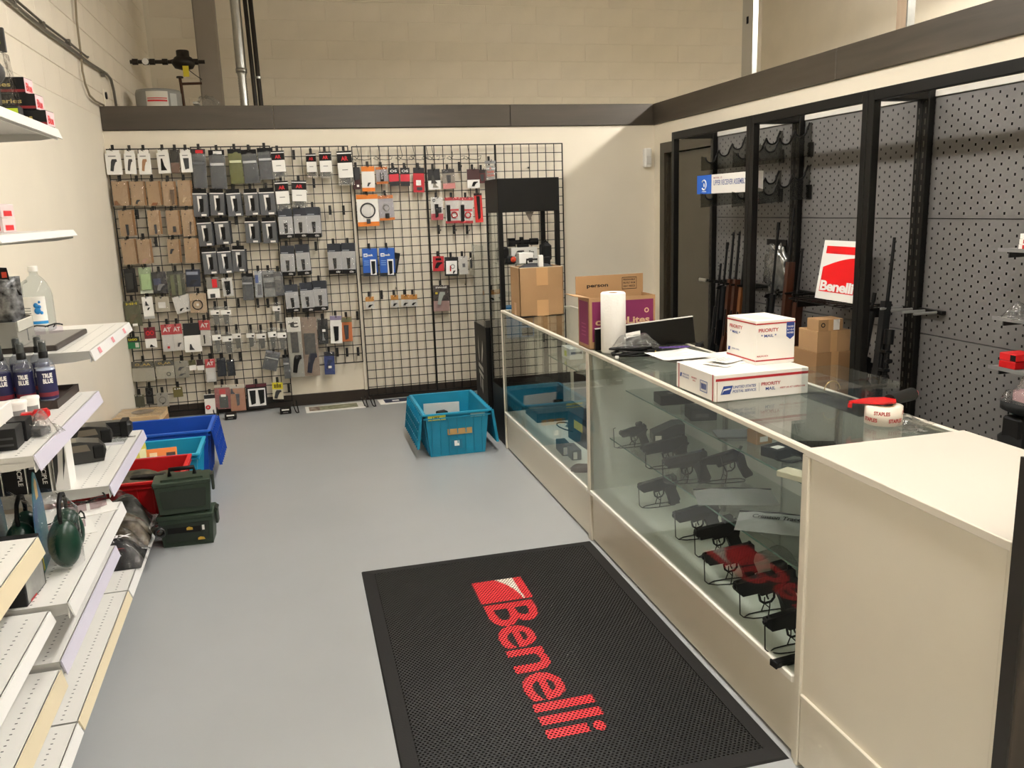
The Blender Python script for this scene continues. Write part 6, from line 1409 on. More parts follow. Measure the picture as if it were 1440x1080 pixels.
# ---- far unit: lower shelf
z5 = .5906
for k in range(4):
    t = thing('black_product_box', 'black box with a barcode and upright white lettering, number '+['one', 'two', 'three', 'four'][k]+' from the wall', 'box', (.047+.088*k, -3.862, z5), 0, group='black lettered boxes standing on the far unit')
    box('carton', m_bkbox, t, (-.04, 0, 0), (.04, .06, .19), .0015); box('white_edge', m_paper, t, (.0402, 0, 0), (.0435, .06, .19))
    decal('barcode', cm('#c9c9c9'), t, (-.03, -.0006, .10), (1, 0, 0), (0, 0, 1), .026, .05); lettering('MUNICIPLE', m_txtw, t, (.012, -.0006, .16), (0, 0, -1), (1, 0, 0), width=.125, height=.018, bold=.02)
t = thing('tall_leaf_box', 'white box with dark leaf print at the end of the black boxes', 'box', (.385, -3.858, z5), .05)
box('carton', m_paper, t, (-.02, 0, 0), (.035, .12, .23), .0015); polydecal('leaf_print', m_dkgrey, t, (-.018, -.0006, .02), (1, 0, 0), (0, 0, 1), [(.0, .0), (.016, .06), (.028, .20), (.018, .13), (.004, .19)]); polydecal('leaf_print', m_dkgrey, t, (-.018, -.0006, .02), (1, 0, 0), (0, 0, 1), [(.03, .02), (.046, .1), (.05, .19), (.04, .12)])
HB_ = 'dark moulded holster packs on the far unit'
for k, (px, py, lab) in enumerate(((112, 652, 'dark moulded holster pack nearest the leaf-print box'), (124, 628, 'dark moulded holster pack behind another on the far shelf'))):
    p = onZ(px, py, z5); t = thing('holster_pack', lab, 'holster', (p[0]+.02, p[1]+.04, z5+.0006), .25, group=HB_)
    mb = MB(); mb.prism([(-.10, 0), (.07, 0), (.085, .05), (.06, .085), (-.02, .10), (-.09, .10)], -.05, .05, ax=1); mb.build('shell', cm('#2b2a27', .3), t)
    mb = MB(); mb.bbox((.03, -.058, .015), (.075, -.048, .075), .006); mb.build('clip', m_txtk, t); mb = MB(); mb.prism([(-.07, .055), (.02, .055), (.01, .085), (-.06, .085)], -.0525, -.0505, ax=1); mb.build('window', cm('#6d6455'), t)
    decal('top_print', cm('#8d8676'), t, (-.07, -.04, .1006), (1, 0, 0), (0, 1, 0), .04, .08)
t = thing('black_padded_case', 'long black padded case wrapped in film at the far end of the shelf', 'case', (.27, -3.0, z5+.0006), .04)
mb = MB(); mb.bbox((-.08, -.045, 0), (.24, .045, .075), .02); mb.build('case', cm('#1b1c1d', .3), t); mb = MB(); mb.box((-.11, -.075, .0005), (.26, -.05, .002)); mb.build('film_edge', m_bag2, t); box('strap', m_txtk, t, (.19, -.048, .0), (.225, .048, .079), .003)
t = thing('low_acrylic_riser', 'low clear riser sheet in front of the black padded case', 'riser', (.1, -3.18, z5+.0006), 0)
box('sheet', m_acr, t, (0, 0, 0), (.40, .1, .004)); box('lip', cm('#dcdce2'), t, (0, -.004, 0), (.40, 0, .012))
# ---- earmuffs, glasses, near box on the middle unit's lower shelf
z6 = .5226
EM = 'earmuff packs with blue leaf-shaped cards'
m_emc = mat('earmuff_card', '#35507e', .5, col2='#3b8a7c', vscale=7)
for k in range(3):
    t = thing('earmuff_pack', ['green earmuff pack nearest the shelf edge', 'green earmuff pack standing second from the shelf edge', 'green earmuff pack standing deepest on the shelf'][k]+' with a pointed blue card', 'earmuffs', (.485-.13*k, -4.50+.02*k, z6+.0006), .12, group=EM); t.scale = (1.0, 1.1, 1.06)
    leaf = [(-.095, 0), (.095, 0), (.10, .12), (.085, .19), (.05, .26), (.02, .30), (0, .31), (-.02, .30), (-.05, .26), (-.085, .19), (-.10, .12)]
    mb = MB(); mb.prism(leaf, -.003, 0, ax=0); mb.build('card', m_emc, t)
    polydecal('face_print', cm('#caa568'), t, (.0006, -.02, .225), (0, 1, 0), (0, 0, 1), [(0, 0), (.04, 0), (.04, .05), (.02, .066), (0, .05)]); polydecal('yellow_print', cm('#d8cf3a'), t, (.0006, -.09, .01), (0, 1, 0), (0, 0, 1), [(0, 0), (.05, 0), (.03, .09), (0, .12)]); decal('yellow_edge', cm('#c9c02e'), t, (-.0036, -.0955, .0), (0, 1, 0), (0, 0, 1), .02, .13)
    for sy in (-1, 1):
        mb = MB(); mb.sphere((.068, sy*.052, .085), (.05, .042, .078), 12); cup = mb.build('ear_cup', cm('#0a3325', .3), t)
        mb = MB(); mb.lathe([(.03, 0), (.045, .004), (.045, .014), (.03, .018), (.03, 0)], 16, T=Matrix.Translation((.068, sy*.018, .085)) @ Matrix.Rotation(-sy*PI/2, 4, 'X')); mb.build('cushion', m_txtk, cup)
    mb = MB(); mb.tube([(.068, -.06, .13), (.068, -.07, .18), (.068, -.045, .215), (.068, 0, .228), (.068, .045, .215), (.068, .07, .18), (.068, .06, .13)], .007, 8); mb.build('headband', m_txtk, t)
    def dome(u, v): a = PI*u; zz = .235*v; r_ = .112*math.sin(a)*(1 if v < .8 else (1-v)/.2*.6+.4); return (.001+r_, -.098*math.cos(a)*(1 if v < .6 else .7+.3*(1-v)/.4), zz)
    mb = MB(); mb.grid(dome, 16, 8); mb.build('blister', m_bag2, t)
SG = 'safety glasses on white cards'
for k, (x_, y_, rz, lab) in enumerate(((.50, -3.97, .4, 'tinted safety glasses on a white card at the far corner of the shelf'), (.47, -4.20, .35, 'tinted safety glasses on a white card beside the earmuff packs'))):
    t = thing('glasses_card', lab, 'glasses', (x_, y_, z6+.0006), rz, group=SG)
    box('card', m_paper, t, (-.10, -.05, 0), (.10, .11, .002)); sub = t
    glasses(t, m_lens, m_txtk, 1.05)
    for ch in t.children:
        if ch.name.split('.')[0] != 'card': ch.location.z = .003
t = thing('black_shipping_box', 'black box with a grey side panel on the lower shelf under the near unit edge', 'box', (.37, -4.81, z6+.0006), -.05)
box('carton', m_bkbox, t, (0, 0, 0), (.14, .17, .17), .002); decal('side_panel', mat('grey_panel', '#8a8a86', .5, var=.3, vscale=12), t, (.1406, .01, .005), (0, 1, 0), (0, 0, 1), .15, .16); decal('red_mark', m_red, t, (.1406, .03, .002), (0, 1, 0), (0, 0, 1), .05, .008)
t = thing('white_strap_roll', 'white plastic loops lying on the near unit top shelf', 'straps', (.40, -5.0, .7456), 0)
for k in range(5): mb = MB(); mb.tube([(.06*math.cos(2*PI*q/16), .03*math.sin(2*PI*q/16), .016) for q in range(16)], .008, 6, closed=True, T=Matrix.Translation((.02*k-.04, -.03*k, .0)) @ Matrix.Rotation(.5, 4, 'X') @ Matrix.Translation((0, 0, .004))); mb.build('loop', m_white, t)
# ---- bagged clothing on the far unit's base shelf
zb_ = .1306
m_camo = mat('camo_cloth', '#2c241a', .7, col2='#665a42', vscale=22, bump=.9, bscale=25); m_blkc = mat('black_cloth', '#121213', .6, var=.2, vscale=20, bump=.9, bscale=25)
for k, (x_, y_, L_, W_, H_, mm, lab) in enumerate(((.395, -3.53, .42, .245, .10, m_blkc, 'bagged black garment lettered in white on the base shelf'), (.385, -3.275, .42, .245, .12, m_camo, 'bagged brown camouflage garment on the base shelf'), (.36, -3.045, .40, .215, .13, mat('grey_green_cloth', '#35352e', .7, var=.3, vscale=14, bump=.9, bscale=22), 'bagged grey-green garment farthest along the base shelf'))):
    t = thing('bagged_garment', lab, 'clothing', (x_, y_, zb_+.0006), .03, group='bagged garments on the base shelf')
    f = cushion(L_*.94, W_*.92, H_, 71+k, amp=.3); mb = MB(); mb.grid(lambda u, v: f(u, v, True), 16, 12); mb.build('garment', mm, t)
    f2 = cushion(L_, W_, H_+.012, 75+k, amp=.35); mb = MB(); mb.grid(lambda u, v: tuple(Vector(f2(u, v, True))+Vector((.004, 0, .003))), 20, 14); mb.build('bag', m_bag2, t)
    if k == 0: lettering('XD', m_txtw, t, (.16, -.02, H_+.032), (-1, 0, 0), (0, -1, 0), width=.1, height=.035, bold=.03); decal('flag_patch', m_red, t, (.1, -.10, H_*.9+.006), (1, 0, 0), (0, 1, -.3), .035, .02)
t = thing('black_tube_roll', 'rolled black film tube standing at the edge of the base shelf', 'roll', (.62, -3.27, zb_+.03), (1.45, 0, .3))
mb = MB(); mb.lathe([(.024, -.06), (.026, .0), (.024, .06), (.018, .06), (.018, -.06), (.024, -.06)], 16); mb.build('roll', cm('#1f2022', .25), t); mb = MB(); mb.lathe([(.0265, -.02), (.0265, .02)], 16); mb.build('band', m_bag2, t)
# black wire rack under the near unit
t = thing('wire_basket', 'black wire basket frame standing on the near unit base shelf', 'wire basket', (.36, -5.30, .1306), 0)
for y_ in (0, .28): mb = MB(); mb.tube([(0, y_, .004), (.10, y_, .004), (.12, y_, .15), (-.02, y_, .15)], .004, 6, closed=True); mb.build('side_frame', m_wire, t)
for (x_, z_) in ((.10, .004), (0, .004), (.12, .15), (-.02, .15)): mb = MB(); mb.cyl((x_, 0, z_), (x_, .28, z_), .003, 6); mb.build('cross_wire', m_wire, t)

# ================================================================= CRATES AND CANS IN THE CORNER
def crate(name, label, x0, y0, x1, y1, h, m, m2, lids=None, group=None, t_=.006):
    """tapered plastic tote, open, with ribs and hanging lid halves (lids: 'x' hang on the x sides)"""
    t = thing(name, label, 'crate', (x0, y0, 0), group=group)
    W_, D_ = x1-x0, y1-y0; tp = .04
    out0 = [(tp, tp), (W_-tp, tp), (W_-tp, D_-tp), (tp, D_-tp)]; out1 = [(.012, .012), (W_-.012, .012), (W_-.012, D_-.012), (.012, D_-.012)]
    in0 = [(tp+t_, tp+t_), (W_-tp-t_, tp+t_), (W_-tp-t_, D_-tp-t_), (tp+t_, D_-tp-t_)]; in1 = [(.012+t_, .012+t_), (W_-.012-t_, .012+t_), (W_-.012-t_, D_-.012-t_), (.012+t_, D_-.012-t_)]
    vs = [(x, y, 0) for x, y in out0]+[(x, y, h) for x, y in out1]+[(x, y, h) for x, y in in1]+[(x, y, .008) for x, y in in0]
    fs = [(3, 2, 1, 0), (12, 13, 14, 15)]
    for k in range(4):
        j = (k+1) % 4; fs += [(k, j, 4+j, 4+k), (4+k, 4+j, 8+j, 8+k), (8+k, 8+j, 12+j, 12+k)]
    mb = MB(); mb.add(vs, fs); mb.build('tub', m, t)
    def ring(z0, z1, e):
        mb = MB(); q = .012-(.04-.012)*0
        mb.box((-e, -e, z0), (W_+e, .014, z1)); mb.box((-e, D_-.014, z0), (W_+e, D_+e, z1)); mb.box((-e, .014, z0), (.014, D_-.014, z1)); mb.box((W_-.014, .014, z0), (W_+e, D_-.014, z1)); return mb
    ring(h-.035, h-.027, 0).build('lower_rim', m, t); ring(h-.008, h+.003, .004).build('rim', m2, t)
    for k in range(1, 8):
        xx = W_*k/8
        mb = MB(); mb.add([(xx-.003, .0125, h-.036), (xx+.003, .0125, h-.036), (xx+.003, tp, .01), (xx-.003, tp, .01), (xx-.003, .004, h-.036), (xx+.003, .004, h-.036), (xx+.003, tp-.008, .01), (xx-.003, tp-.008, .01)], [(4, 5, 6, 7), (0, 4, 7, 3), (1, 5, 6, 2)]); mb.build('rib', m, t)
    n = int(D_/.06)
    for k in range(1, n):
        yy = D_*k/n
        for sx in (0, 1):
            X = (lambda a: a) if sx == 0 else (lambda a: W_-a)
            mb = MB(); mb.add([(X(.0125), yy-.003, h-.036), (X(.0125), yy+.003, h-.036), (X(tp), yy+.003, .01), (X(tp), yy-.003, .01), (X(.004), yy-.003, h-.036), (X(.004), yy+.003, h-.036), (X(tp-.008), yy+.003, .01), (X(tp-.008), yy-.003, .01)], [(4, 5, 6, 7), (0, 4, 7, 3), (1, 5, 6, 2)]); mb.build('rib', m, t)
    if lids:
        for sx in (0, 1):
            if lids == 'r' and sx == 0: continue
            X = (lambda a: -a) if sx == 0 else (lambda a: W_+a)
            w2 = .235; dx = .03
            mb = MB(); a, b = X(.006), X(.006+dx); e = .006 if sx else -.006
            mb.add([(a, .01, h), (a, D_-.01, h), (b, D_-.01, h-w2), (b, .01, h-w2), (a+e, .01, h), (a+e, D_-.01, h), (b+e, D_-.01, h-w2), (b+e, .01, h-w2)], [(0, 1, 2, 3), (7, 6, 5, 4), (0, 4, 5, 1), (1, 5, 6, 2), (2, 6, 7, 3), (3, 7, 4, 0)]); ld = mb.build('lid_half', m, t)
            nr = int(D_/.055)
            for k in range(nr+1):
                yy = .012+(D_-.03)*k/nr; mb = MB(); c, d = (a+e, b+e); ee = .012 if sx else -.012
                mb.add([(c, yy, h-.004), (c, yy+.005, h-.004), (d, yy+.005, h-w2), (d, yy, h-w2), (c+ee, yy, h-.004), (c+ee, yy+.005, h-.004), (d+ee, yy+.005, h-w2), (d+ee, yy, h-w2)], [(4, 5, 6, 7), (0, 4, 7, 3), (1, 5, 6, 2), (2, 6, 7, 3), (0, 1, 5, 4)]); mb.build('lid_rib', m, ld)
            for k in range(1, 4):
                f_ = k/4.0; c = a+(b-a)*f_+e; zz = h-w2*f_; ee = .010 if sx else -.010
                box('lid_cross_rib', m, ld, (c, .012, zz-.003), (c+ee, D_-.012, zz+.003))
    return t
m_teal = mat('teal_plastic', '#0f86a8', .4, var=.05); m_tealr = mat('teal_rim', '#1b9abf', .35)
m_blu = mat('blue_plastic', '#1247a8', .4, var=.05); m_blur = mat('blue_rim', '#2a63c9', .35)
m_redr = mat('red_rim', '#d0181c', .35); m_redt = mat('red_tote', '#b40d12', .4, var=.05)
ct = crate('plastic_tote', 'teal plastic tote with hanging lid halves standing by the display tower', 2.115, -2.02, 2.575, -1.36, .305, m_teal, m_tealr, lids='b')
W_ = .46
decal('paper_patch', cm('#b08d56'), ct, (.16, .0155, .15), (1, 0, 0), (0, .1, 1), .17, .04); decal('label_frame', cm('#0d6f8d'), ct, (.185, .024, .05), (1, 0, 0), (0, .1, 1), .075, .07); decal('white_label', m_paper, ct, (.205, .0222, .068), (1, 0, 0), (0, .1, 1), .034, .036)
decal('yellow_sticker', cm('#d9d04a'), ct, (.03, .0045, .262), (1, 0, 0), (0, .03, 1), .12, .036); lettering('LIFT', m_txtk, ct, (.06, .0035, .272), (1, 0, 0), (0, .03, 1), width=.05, height=.014, bold=.03); decal('clear_sticker', cm('#7fa9b0'), ct, (.32, .0045, .265), (1, 0, 0), (0, .03, 1), .1, .025)
t = thing('white_card_sheet', 'white card sheet standing inside the teal tote', 'card', (2.19, -1.50, .012), (.12, 0, -.1)); box('sheet', m_paper, t, (0, 0, 0), (.26, .004, .26)); decal('fold_line', cm('#cfcdc6'), t, (.01, -.0006, .13), (1, 0, 0), (0, 0, 1), .24, .003)
t = thing('black_cube_charger', 'small black block inside the teal tote', 'block', (2.27, -1.84, .012), .3); box('riser', m_card, t, (-.06, -.06, 0), (.06, .06, .2), .002); box('block', m_gunp, t, (-.035, -.03, .2), (.035, .03, .27), .006)
cr = crate('plastic_tote', 'bright red plastic tote behind the green ammunition cans', .10, -2.905, .695, -2.425, .305, m_redt, m_redr)
t = thing('camo_clothing_pile', 'camouflage clothing heaped inside the red tote', 'clothing', (.40, -2.66, .012), 0); box('fill', m_camo, t, (-.235, -.175, 0), (.235, .175, .20), .02); f = cushion(.48, .36, .07, 91, amp=.4); mb = MB(); mb.grid(lambda u, v: tuple(Vector(f(u, v, True))+Vector((0, 0, .198))), 14, 12); mb.build('top_garment', mat('camo_cloth_top', '#5c5642', .8, col2='#23221c', vscale=20), t); box('black_strap', m_txtk, t, (.02, -.1, .27), (.2, -.06, .285), .003)
cb = crate('plastic_tote', 'cobalt blue plastic tote nearest the wire grids', .17, -2.0, .765, -1.58, .335, m_blu, m_blur, lids='r')
cg = crate('plastic_tote', 'turquoise plastic tote full of bright packs between red and blue totes', .17, -2.412, .735, -2.012, .30, mat('turquoise_plastic', '#1290b8', .4), mat('turquoise_rim', '#3fb8dc', .35))
t = thing('filler_carton', 'brown carton lying inside the turquoise tote under the packs', 'carton', (.23, -2.36, .012)); box('carton', m_card, t, (0, 0, 0), (.44, .30, .17), .003); decal('tape', m_tape, t, (0, .13, .1706), (1, 0, 0), (0, 1, 0), .44, .05)
for nm, lab, x_, y_, sz, rz, mm, dec in (('orange_pack', 'orange printed pack in the turquoise tote', .50, -2.22, (.17, .012, .12), .05, cm('#e8843c'), (cm('#f4d6a8'), cm('#3a2a20'))), ('yellow_pack', 'yellow-green pack leaning in the turquoise tote', .36, -2.18, (.13, .012, .15), .35, cm('#c9c04a'), (cm('#8a8a30'), cm('#e9e6b0'))), ('black_pack', 'black pack with white lettering leaning in the turquoise tote', .30, -2.28, (.08, .012, .16), -.25, m_bkbox, (m_grey, m_txtw))):
    t = thing(nm, lab, 'pack', (x_, y_, .1834), (-.45, .0, rz))
    box('carton', mm, t, (-sz[0]/2, 0, 0), (sz[0]/2, sz[1], sz[2]), .0015); decal('panel', dec[0], t, (-sz[0]*.4, -.0006, sz[2]*.3), (1, 0, 0), (0, 0, 1), sz[0]*.25, sz[2]*.5); decal('panel', dec[1], t, (sz[0]*.15, -.0006, sz[2]*.25), (1, 0, 0), (0, 0, 1), sz[0]*.3, sz[2]*.5)
    if nm == 'black_pack': lettering('ARMOR', m_txtw, t, (-.028, -.0012, .03), (0, 0, 1), (-1, 0, 0), width=.1, height=.02, bold=.03)
t = thing('red_band_bottle', 'dark bottle with a red band lying in the turquoise tote', 'bottle', (.64, -2.2, .205), (0, PI/2, .1)); mb = MB(); mb.lathe([(.022, -.06), (.022, .02), (.018, .03)], 14); mb.build('bottle', cm('#24302c'), t); mb = MB(); mb.lathe([(.0225, .02), (.0225, .05)], 14); mb.build('red_band', cm('#7d1c24'), t); mb = MB(); mb.lathe([(.0215, .05), (.0215, .06), (.001, .06)], 14); mb.build('cap', m_white, t)
t = thing('plain_low_carton', 'low brown carton on the floor beneath the wooden box', 'carton', (.03, -1.25, 0)); box('carton', m_carddk, t, (0, 0, 0), (.34, .34, .24), .003); decal('tape', m_tape, t, (.14, -.0006, .0), (1, 0, 0), (0, 0, 1), .05, .24)
t = thing('round_window_box', 'pale wooden box with a dark round plate on its lid', 'box', (.05, -1.24, .2406), -.05); m_pine = wood_mat('pale_pine', '#c9a678', '#dcc096', .6, 0, 2)
box('body', m_pine, t, (0, 0, 0), (.31, .30, .055), .003); mb = MB(); mb.lathe([(.072, 0), (.075, .002), (.072, .004), (.001, .004)], 24, T=Matrix.Translation((.17, .15, .055))); mb.build('round_plate', cm('#75695a', .3), t); mb = MB(); mb.grid(lambda u, v: (-.005+.33*u, -.005+.31*v, .0585+.001*math.sin(20*u+9*v)), 8, 8); mb.build('shrink_film', m_bag2, t)
# green ammunition cans
m_can = mat('can_green', '#2b3a2c', .45, bump=.1, bscale=150); m_can2 = mat('can_green_dark', '#1d271e', .5)
def ammo_can(x, y, z, rz, label, lidlab):
    hh = .004 if lidlab else .05
    t = thing('ammunition_can', label, 'ammunition can', (x, y, z), rz, group='stacked green plastic ammunition cans')
    L_, W2, H_ = .265, .15, .165
    b0 = [(-L_/2+.012, -W2/2+.01), (L_/2-.012, -W2/2+.01), (L_/2-.012, W2/2-.01), (-L_/2+.012, W2/2-.01)]; b1 = [(-L_/2, -W2/2), (L_/2, -W2/2), (L_/2, W2/2), (-L_/2, W2/2)]
    mb = MB(); mb.prism(b0, 0, H_-.02, top=b1); body = mb.build('body', m_can, t)
    mb = MB(); mb.prism([(-L_/2+.03, .03), (L_/2-.03, .03), (L_/2-.022, .125), (-L_/2+.022, .125)], -W2/2-.001, -W2/2+.012, ax=1); mb.build('front_panel', m_can2, body)
    mb = MB(); mb.bbox((-L_/2-.008, -W2/2-.008, H_-.02), (L_/2+.004, W2/2+.008, H_+.006), .006); lid = mb.build('lid', m_can, t)
    mb = MB(); mb.prism([(-.10, -.06), (.10, -.06), (.09, .06), (-.09, .06)], H_+.006, H_+.016); mb.build('lid_panel', m_can, lid)
    mb = MB(); mb.tube([(-.06, 0, H_+min(hh, .012)), (-.058, 0, H_+hh), (.058, 0, H_+hh), (.06, 0, H_+min(hh, .012))], .011 if hh > .01 else .005, 8); mb.build('handle', m_txtk, t)
    mb = MB(); mb.bbox((L_/2+.004, -.03, H_-.075), (L_/2+.018, .03, H_+.008), .004); mb.build('latch', m_can2, t)
    mb = MB(); mb.cyl((L_/2+.012, -.034, H_+.002), (L_/2+.012, .034, H_+.002), .009, 10); mb.build('latch_pivot', m_can2, t)
    mb = MB(); mb.cyl((-L_/2-.006, -.05, H_-.012), (-L_/2-.006, .05, H_-.012), .007, 8); mb.build('hinge', m_can2, t)
    if lidlab:
        decal('product_sticker', m_txtk, t, (-L_/2+.04, -W2/2-.0028, .075), (1, 0, 0), (0, .06, 1), .16, .04); polydecal('gold_emblem', cm('#c9a23a'), t, (.0, -W2/2-.0048, .088), (1, 0, 0), (0, .06, 1), [(0, 0), (.03, 0), (.03, .012), (.012, .018), (0, .012)]); polydecal('gold_emblem', cm('#c9a23a'), t, (.05, -W2/2-.0028, .03), (1, 0, 0), (0, .06, 1), [(0, 0), (.035, 0), (.03, .012), (.012, .016), (0, .010)]); decal('barcode', m_paper, t, (.075, -W2/2-.0046, .082), (1, 0, 0), (0, .06, 1), .012, .026)
    return t
ammo_can(.725, -3.02, 0, -.03, 'green ammunition can with a gold emblem standing on the floor', True)
ammo_can(.722, -3.03, .1822, .06, 'green ammunition can with a carry handle stacked on the lower can', False)

# ================================================================= OPTICS DISPLAY AT THE COUNTER END
TX0, TX1, TY0, TY1 = 2.70, 3.125, -1.93, -1.56
t = thing('optics_tower', 'tall black display tower with a solid top box behind the open carton', 'display tower', (TX0, TY0, 0))
TW, TD = TX1-TX0, TY1-TY0
box('top_box', m_blackm, t, (0, 0, 1.61), (TW, TD, 1.83), .002)
box('base_box', m_blackm, t, (0, 0, 0), (TW, TD, .405), .002)
for x_, y_ in ((0, 0), (TW-.03, 0), (0, TD-.03), (TW-.03, TD-.03)): box('post', m_blackm, t, (x_, y_, .405), (x_+.03, y_+.03, 1.61))
for z_ in (.75, 1.05, 1.26): box('glass_shelf', m_glass, t, (.03, .03, z_), (TW-.03, TD-.03, z_+.006))
box('side_glass', m_glass, t, (.004, .03, .405), (.008, TD-.03, 1.61))
polydecal('hanging_pennant', cm('#6b6257'), t, (.19, .02, 1.609), (1, 0, 0), (0, 0, 1), [(0, 0), (.06, 0), (.03, -.06)])
def tp(dx, dy, z): return (TX0+dx, TY0+dy, z)
t = thing('spotting_scope', 'stout black scope standing on the upper glass shelf of the tower', 'scope', tp(.07, .2, 1.2664)); mb = MB(); mb.bbox((-.035, -.05, 0), (.035, .05, .11), .012); mb.build('body', m_gunp, t); mb = MB(); mb.cyl((0, -.05, .075), (0, -.075, .075), .026, 14); mb.build('eyepiece', m_gunm, t); decal('badge', m_grey, t, (-.02, -.0506, .02), (1, 0, 0), (0, 0, 1), .03, .012)
t = thing('rifle_scope', 'black rifle scope lying across a white carton in the tower', 'scope', tp(.22, .25, 1.3672)); mb = MB(); mb.cyl((-.10, 0, .035), (-.05, 0, .035), .03, 14); mb.cyl((-.05, 0, .035), (.06, 0, .035), .016, 12); mb.cyl((.06, 0, .035), (.12, 0, .035), .024, 14); mb.build('tube', m_gunm, t); mb = MB(); mb.cyl((.0, 0, .035), (.0, 0, .07), .014, 12); mb.cyl((0, -.03, .035), (0, 0, .035), .012, 12); mb.build('turret', m_gunm, t); box('mount', m_gunp, t, (-.03, -.015, 0), (.05, .015, .022), .002)
t = thing('optic_carton', 'white and grey printed optics carton in the tower', 'carton', tp(.22, .25, 1.2664)); box('carton', m_paper, t, (-.09, -.05, 0), (.10, .05, .10), .002); mb = MB(); shape(mb, GRIP, -.03, .06, .07, .04, -.053, -.0505); mb.build('product_print', m_dkgrey, t); lettering('Pro', m_txtk, t, (.04, -.0506, .06), (1, 0, 0), (0, 0, 1), width=.035, height=.018); lettering('Tac', m_txtk, t, (.04, -.0506, .03), (1, 0, 0), (0, 0, 1), width=.035, height=.018)
t = thing('black_optic_case', 'rounded black optics case beside the post in the tower', 'case', tp(.355, .12, 1.2664)); mb = MB(); mb.bbox((-.035, -.05, 0), (.035, .05, .13), .02); mb.build('case', m_gunp, t); mb = MB(); mb.tube([(-.02, 0, .125), (0, 0, .145), (.02, 0, .125)], .006, 6); mb.build('loop', m_txtk, t)
t = thing('white_optic_carton', 'plain white carton on the middle glass shelf of the tower', 'carton', tp(.2, .10, 1.2664)); box('carton', m_paper, t, (-.05, -.04, 0), (.05, .04, .07), .002); decal('clip_print', m_txtk, t, (.015, -.0406, .005), (1, 0, 0), (0, 0, 1), .03, .03)
t = thing('red_dot_optic', 'black red-dot optic with an orange lens on the middle glass shelf', 'optic', tp(.09, .09, 1.2664)); mb = MB(); mb.bbox((-.035, -.045, 0), (.035, .045, .05), .01); mb.build('housing', m_gunp, t); mb = MB(); mb.lathe([(.001, 0), (.016, 0), (.02, .01)], 14, T=Matrix.Translation((.015, -.055, .03)) @ Matrix.Rotation(-PI/2, 4, 'X')); mb.build('lens', cm('#c2452c', .15), t)
for k in range(3): stock_box('blue_optic_box', 'blue optics box '+['lowest', 'in the middle', 'topmost'][k]+' in the tower stack', 0, 0, .5, (.2, .14, .07), .04*k, cm('#1d6fa8'), [('panel', m_txtk, 'f', .55, .1, .4, .8)]).location = tp(.15, .16, .757+.071*k)
t = thing('logo_display_base', 'black display pedestal with a white stag emblem and clear upper sheets', 'display stand', (2.677, -1.50, 0))
box('pedestal', m_blackm, t, (0, 0, 0), (.30, .40, .79), .003)
wv = [[(.10, .60), (.115, .70), (.125, .60), (.14, .52), (.125, .50)], [(.27, .60), (.255, .68), (.235, .62), (.205, .52), (.225, .50)], [(.10, .49), (.25, .47), (.26, .43), (.10, .46)], [(.10, .44), (.25, .41), (.255, .38), (.11, .41)], [(.13, .40), (.16, .39), (.165, .29), (.14, .31)], [(.20, .38), (.23, .37), (.22, .26), (.195, .30)]]
for pts in wv: polydecal('emblem_stroke', cm('#b9b6ae'), t, (-.0006, .385, 0), (0, -1, 0), (0, 0, 1), pts)
box('clear_sheet', m_acr, t, (.002, .004, .79), (.006, .39, 1.38)); box('clear_sheet', m_acr, t, (.006, .386, .79), (.28, .39, 1.38)); box('card_insert', m_paper, t, (.01, .33, 1.30), (.012, .38, 1.37))
# ================================================================= GUN RACKS ALONG THE RIGHT WALL
RF, RR, RZ = 4.21, 4.575, 2.155
BAY = [-1.35, -2.495, -3.63, -4.765]
m_rack = mat('rack_black', '#0b0a08', .42, bump=.08, bscale=250, spec=.3)
m_peg = mat('pegboard_grey', '#6e6c6a', .5, var=.03, vscale=6, bump=.05, bscale=200)
m_pegshade = mat('pegboard_hole_shade', '#0e0d0c', .8)  # near-black colour standing in for the shade inside the holes
PW, PH = 1.128, .598
holes = []
for i in range(27):
    for j in range(12):
        u = .03+i*.0412; v = .024+j*.05+(.025 if i % 2 else 0)
        if v+.006 < PH-.004 and u+.006 < PW: holes.append((u-.0052, u+.0052, v-.0062, v+.0062))
mbp = MB(); perforated([0, PW], [0, PH], holes, lambda u, v: (0, -u, v), mbp)
mbp.box((.0, -.002, 0), (.012, 0, PH)); mbp.box((0, -PW, 0), (.012, -PW+.002, PH)); mbp.box((0, -PW, PH-.002), (.012, 0, PH)); mbp.box((0, -PW, 0), (.012, 0, .002))
peg_me = mbp.mesh('pegboard_panel', m_peg)
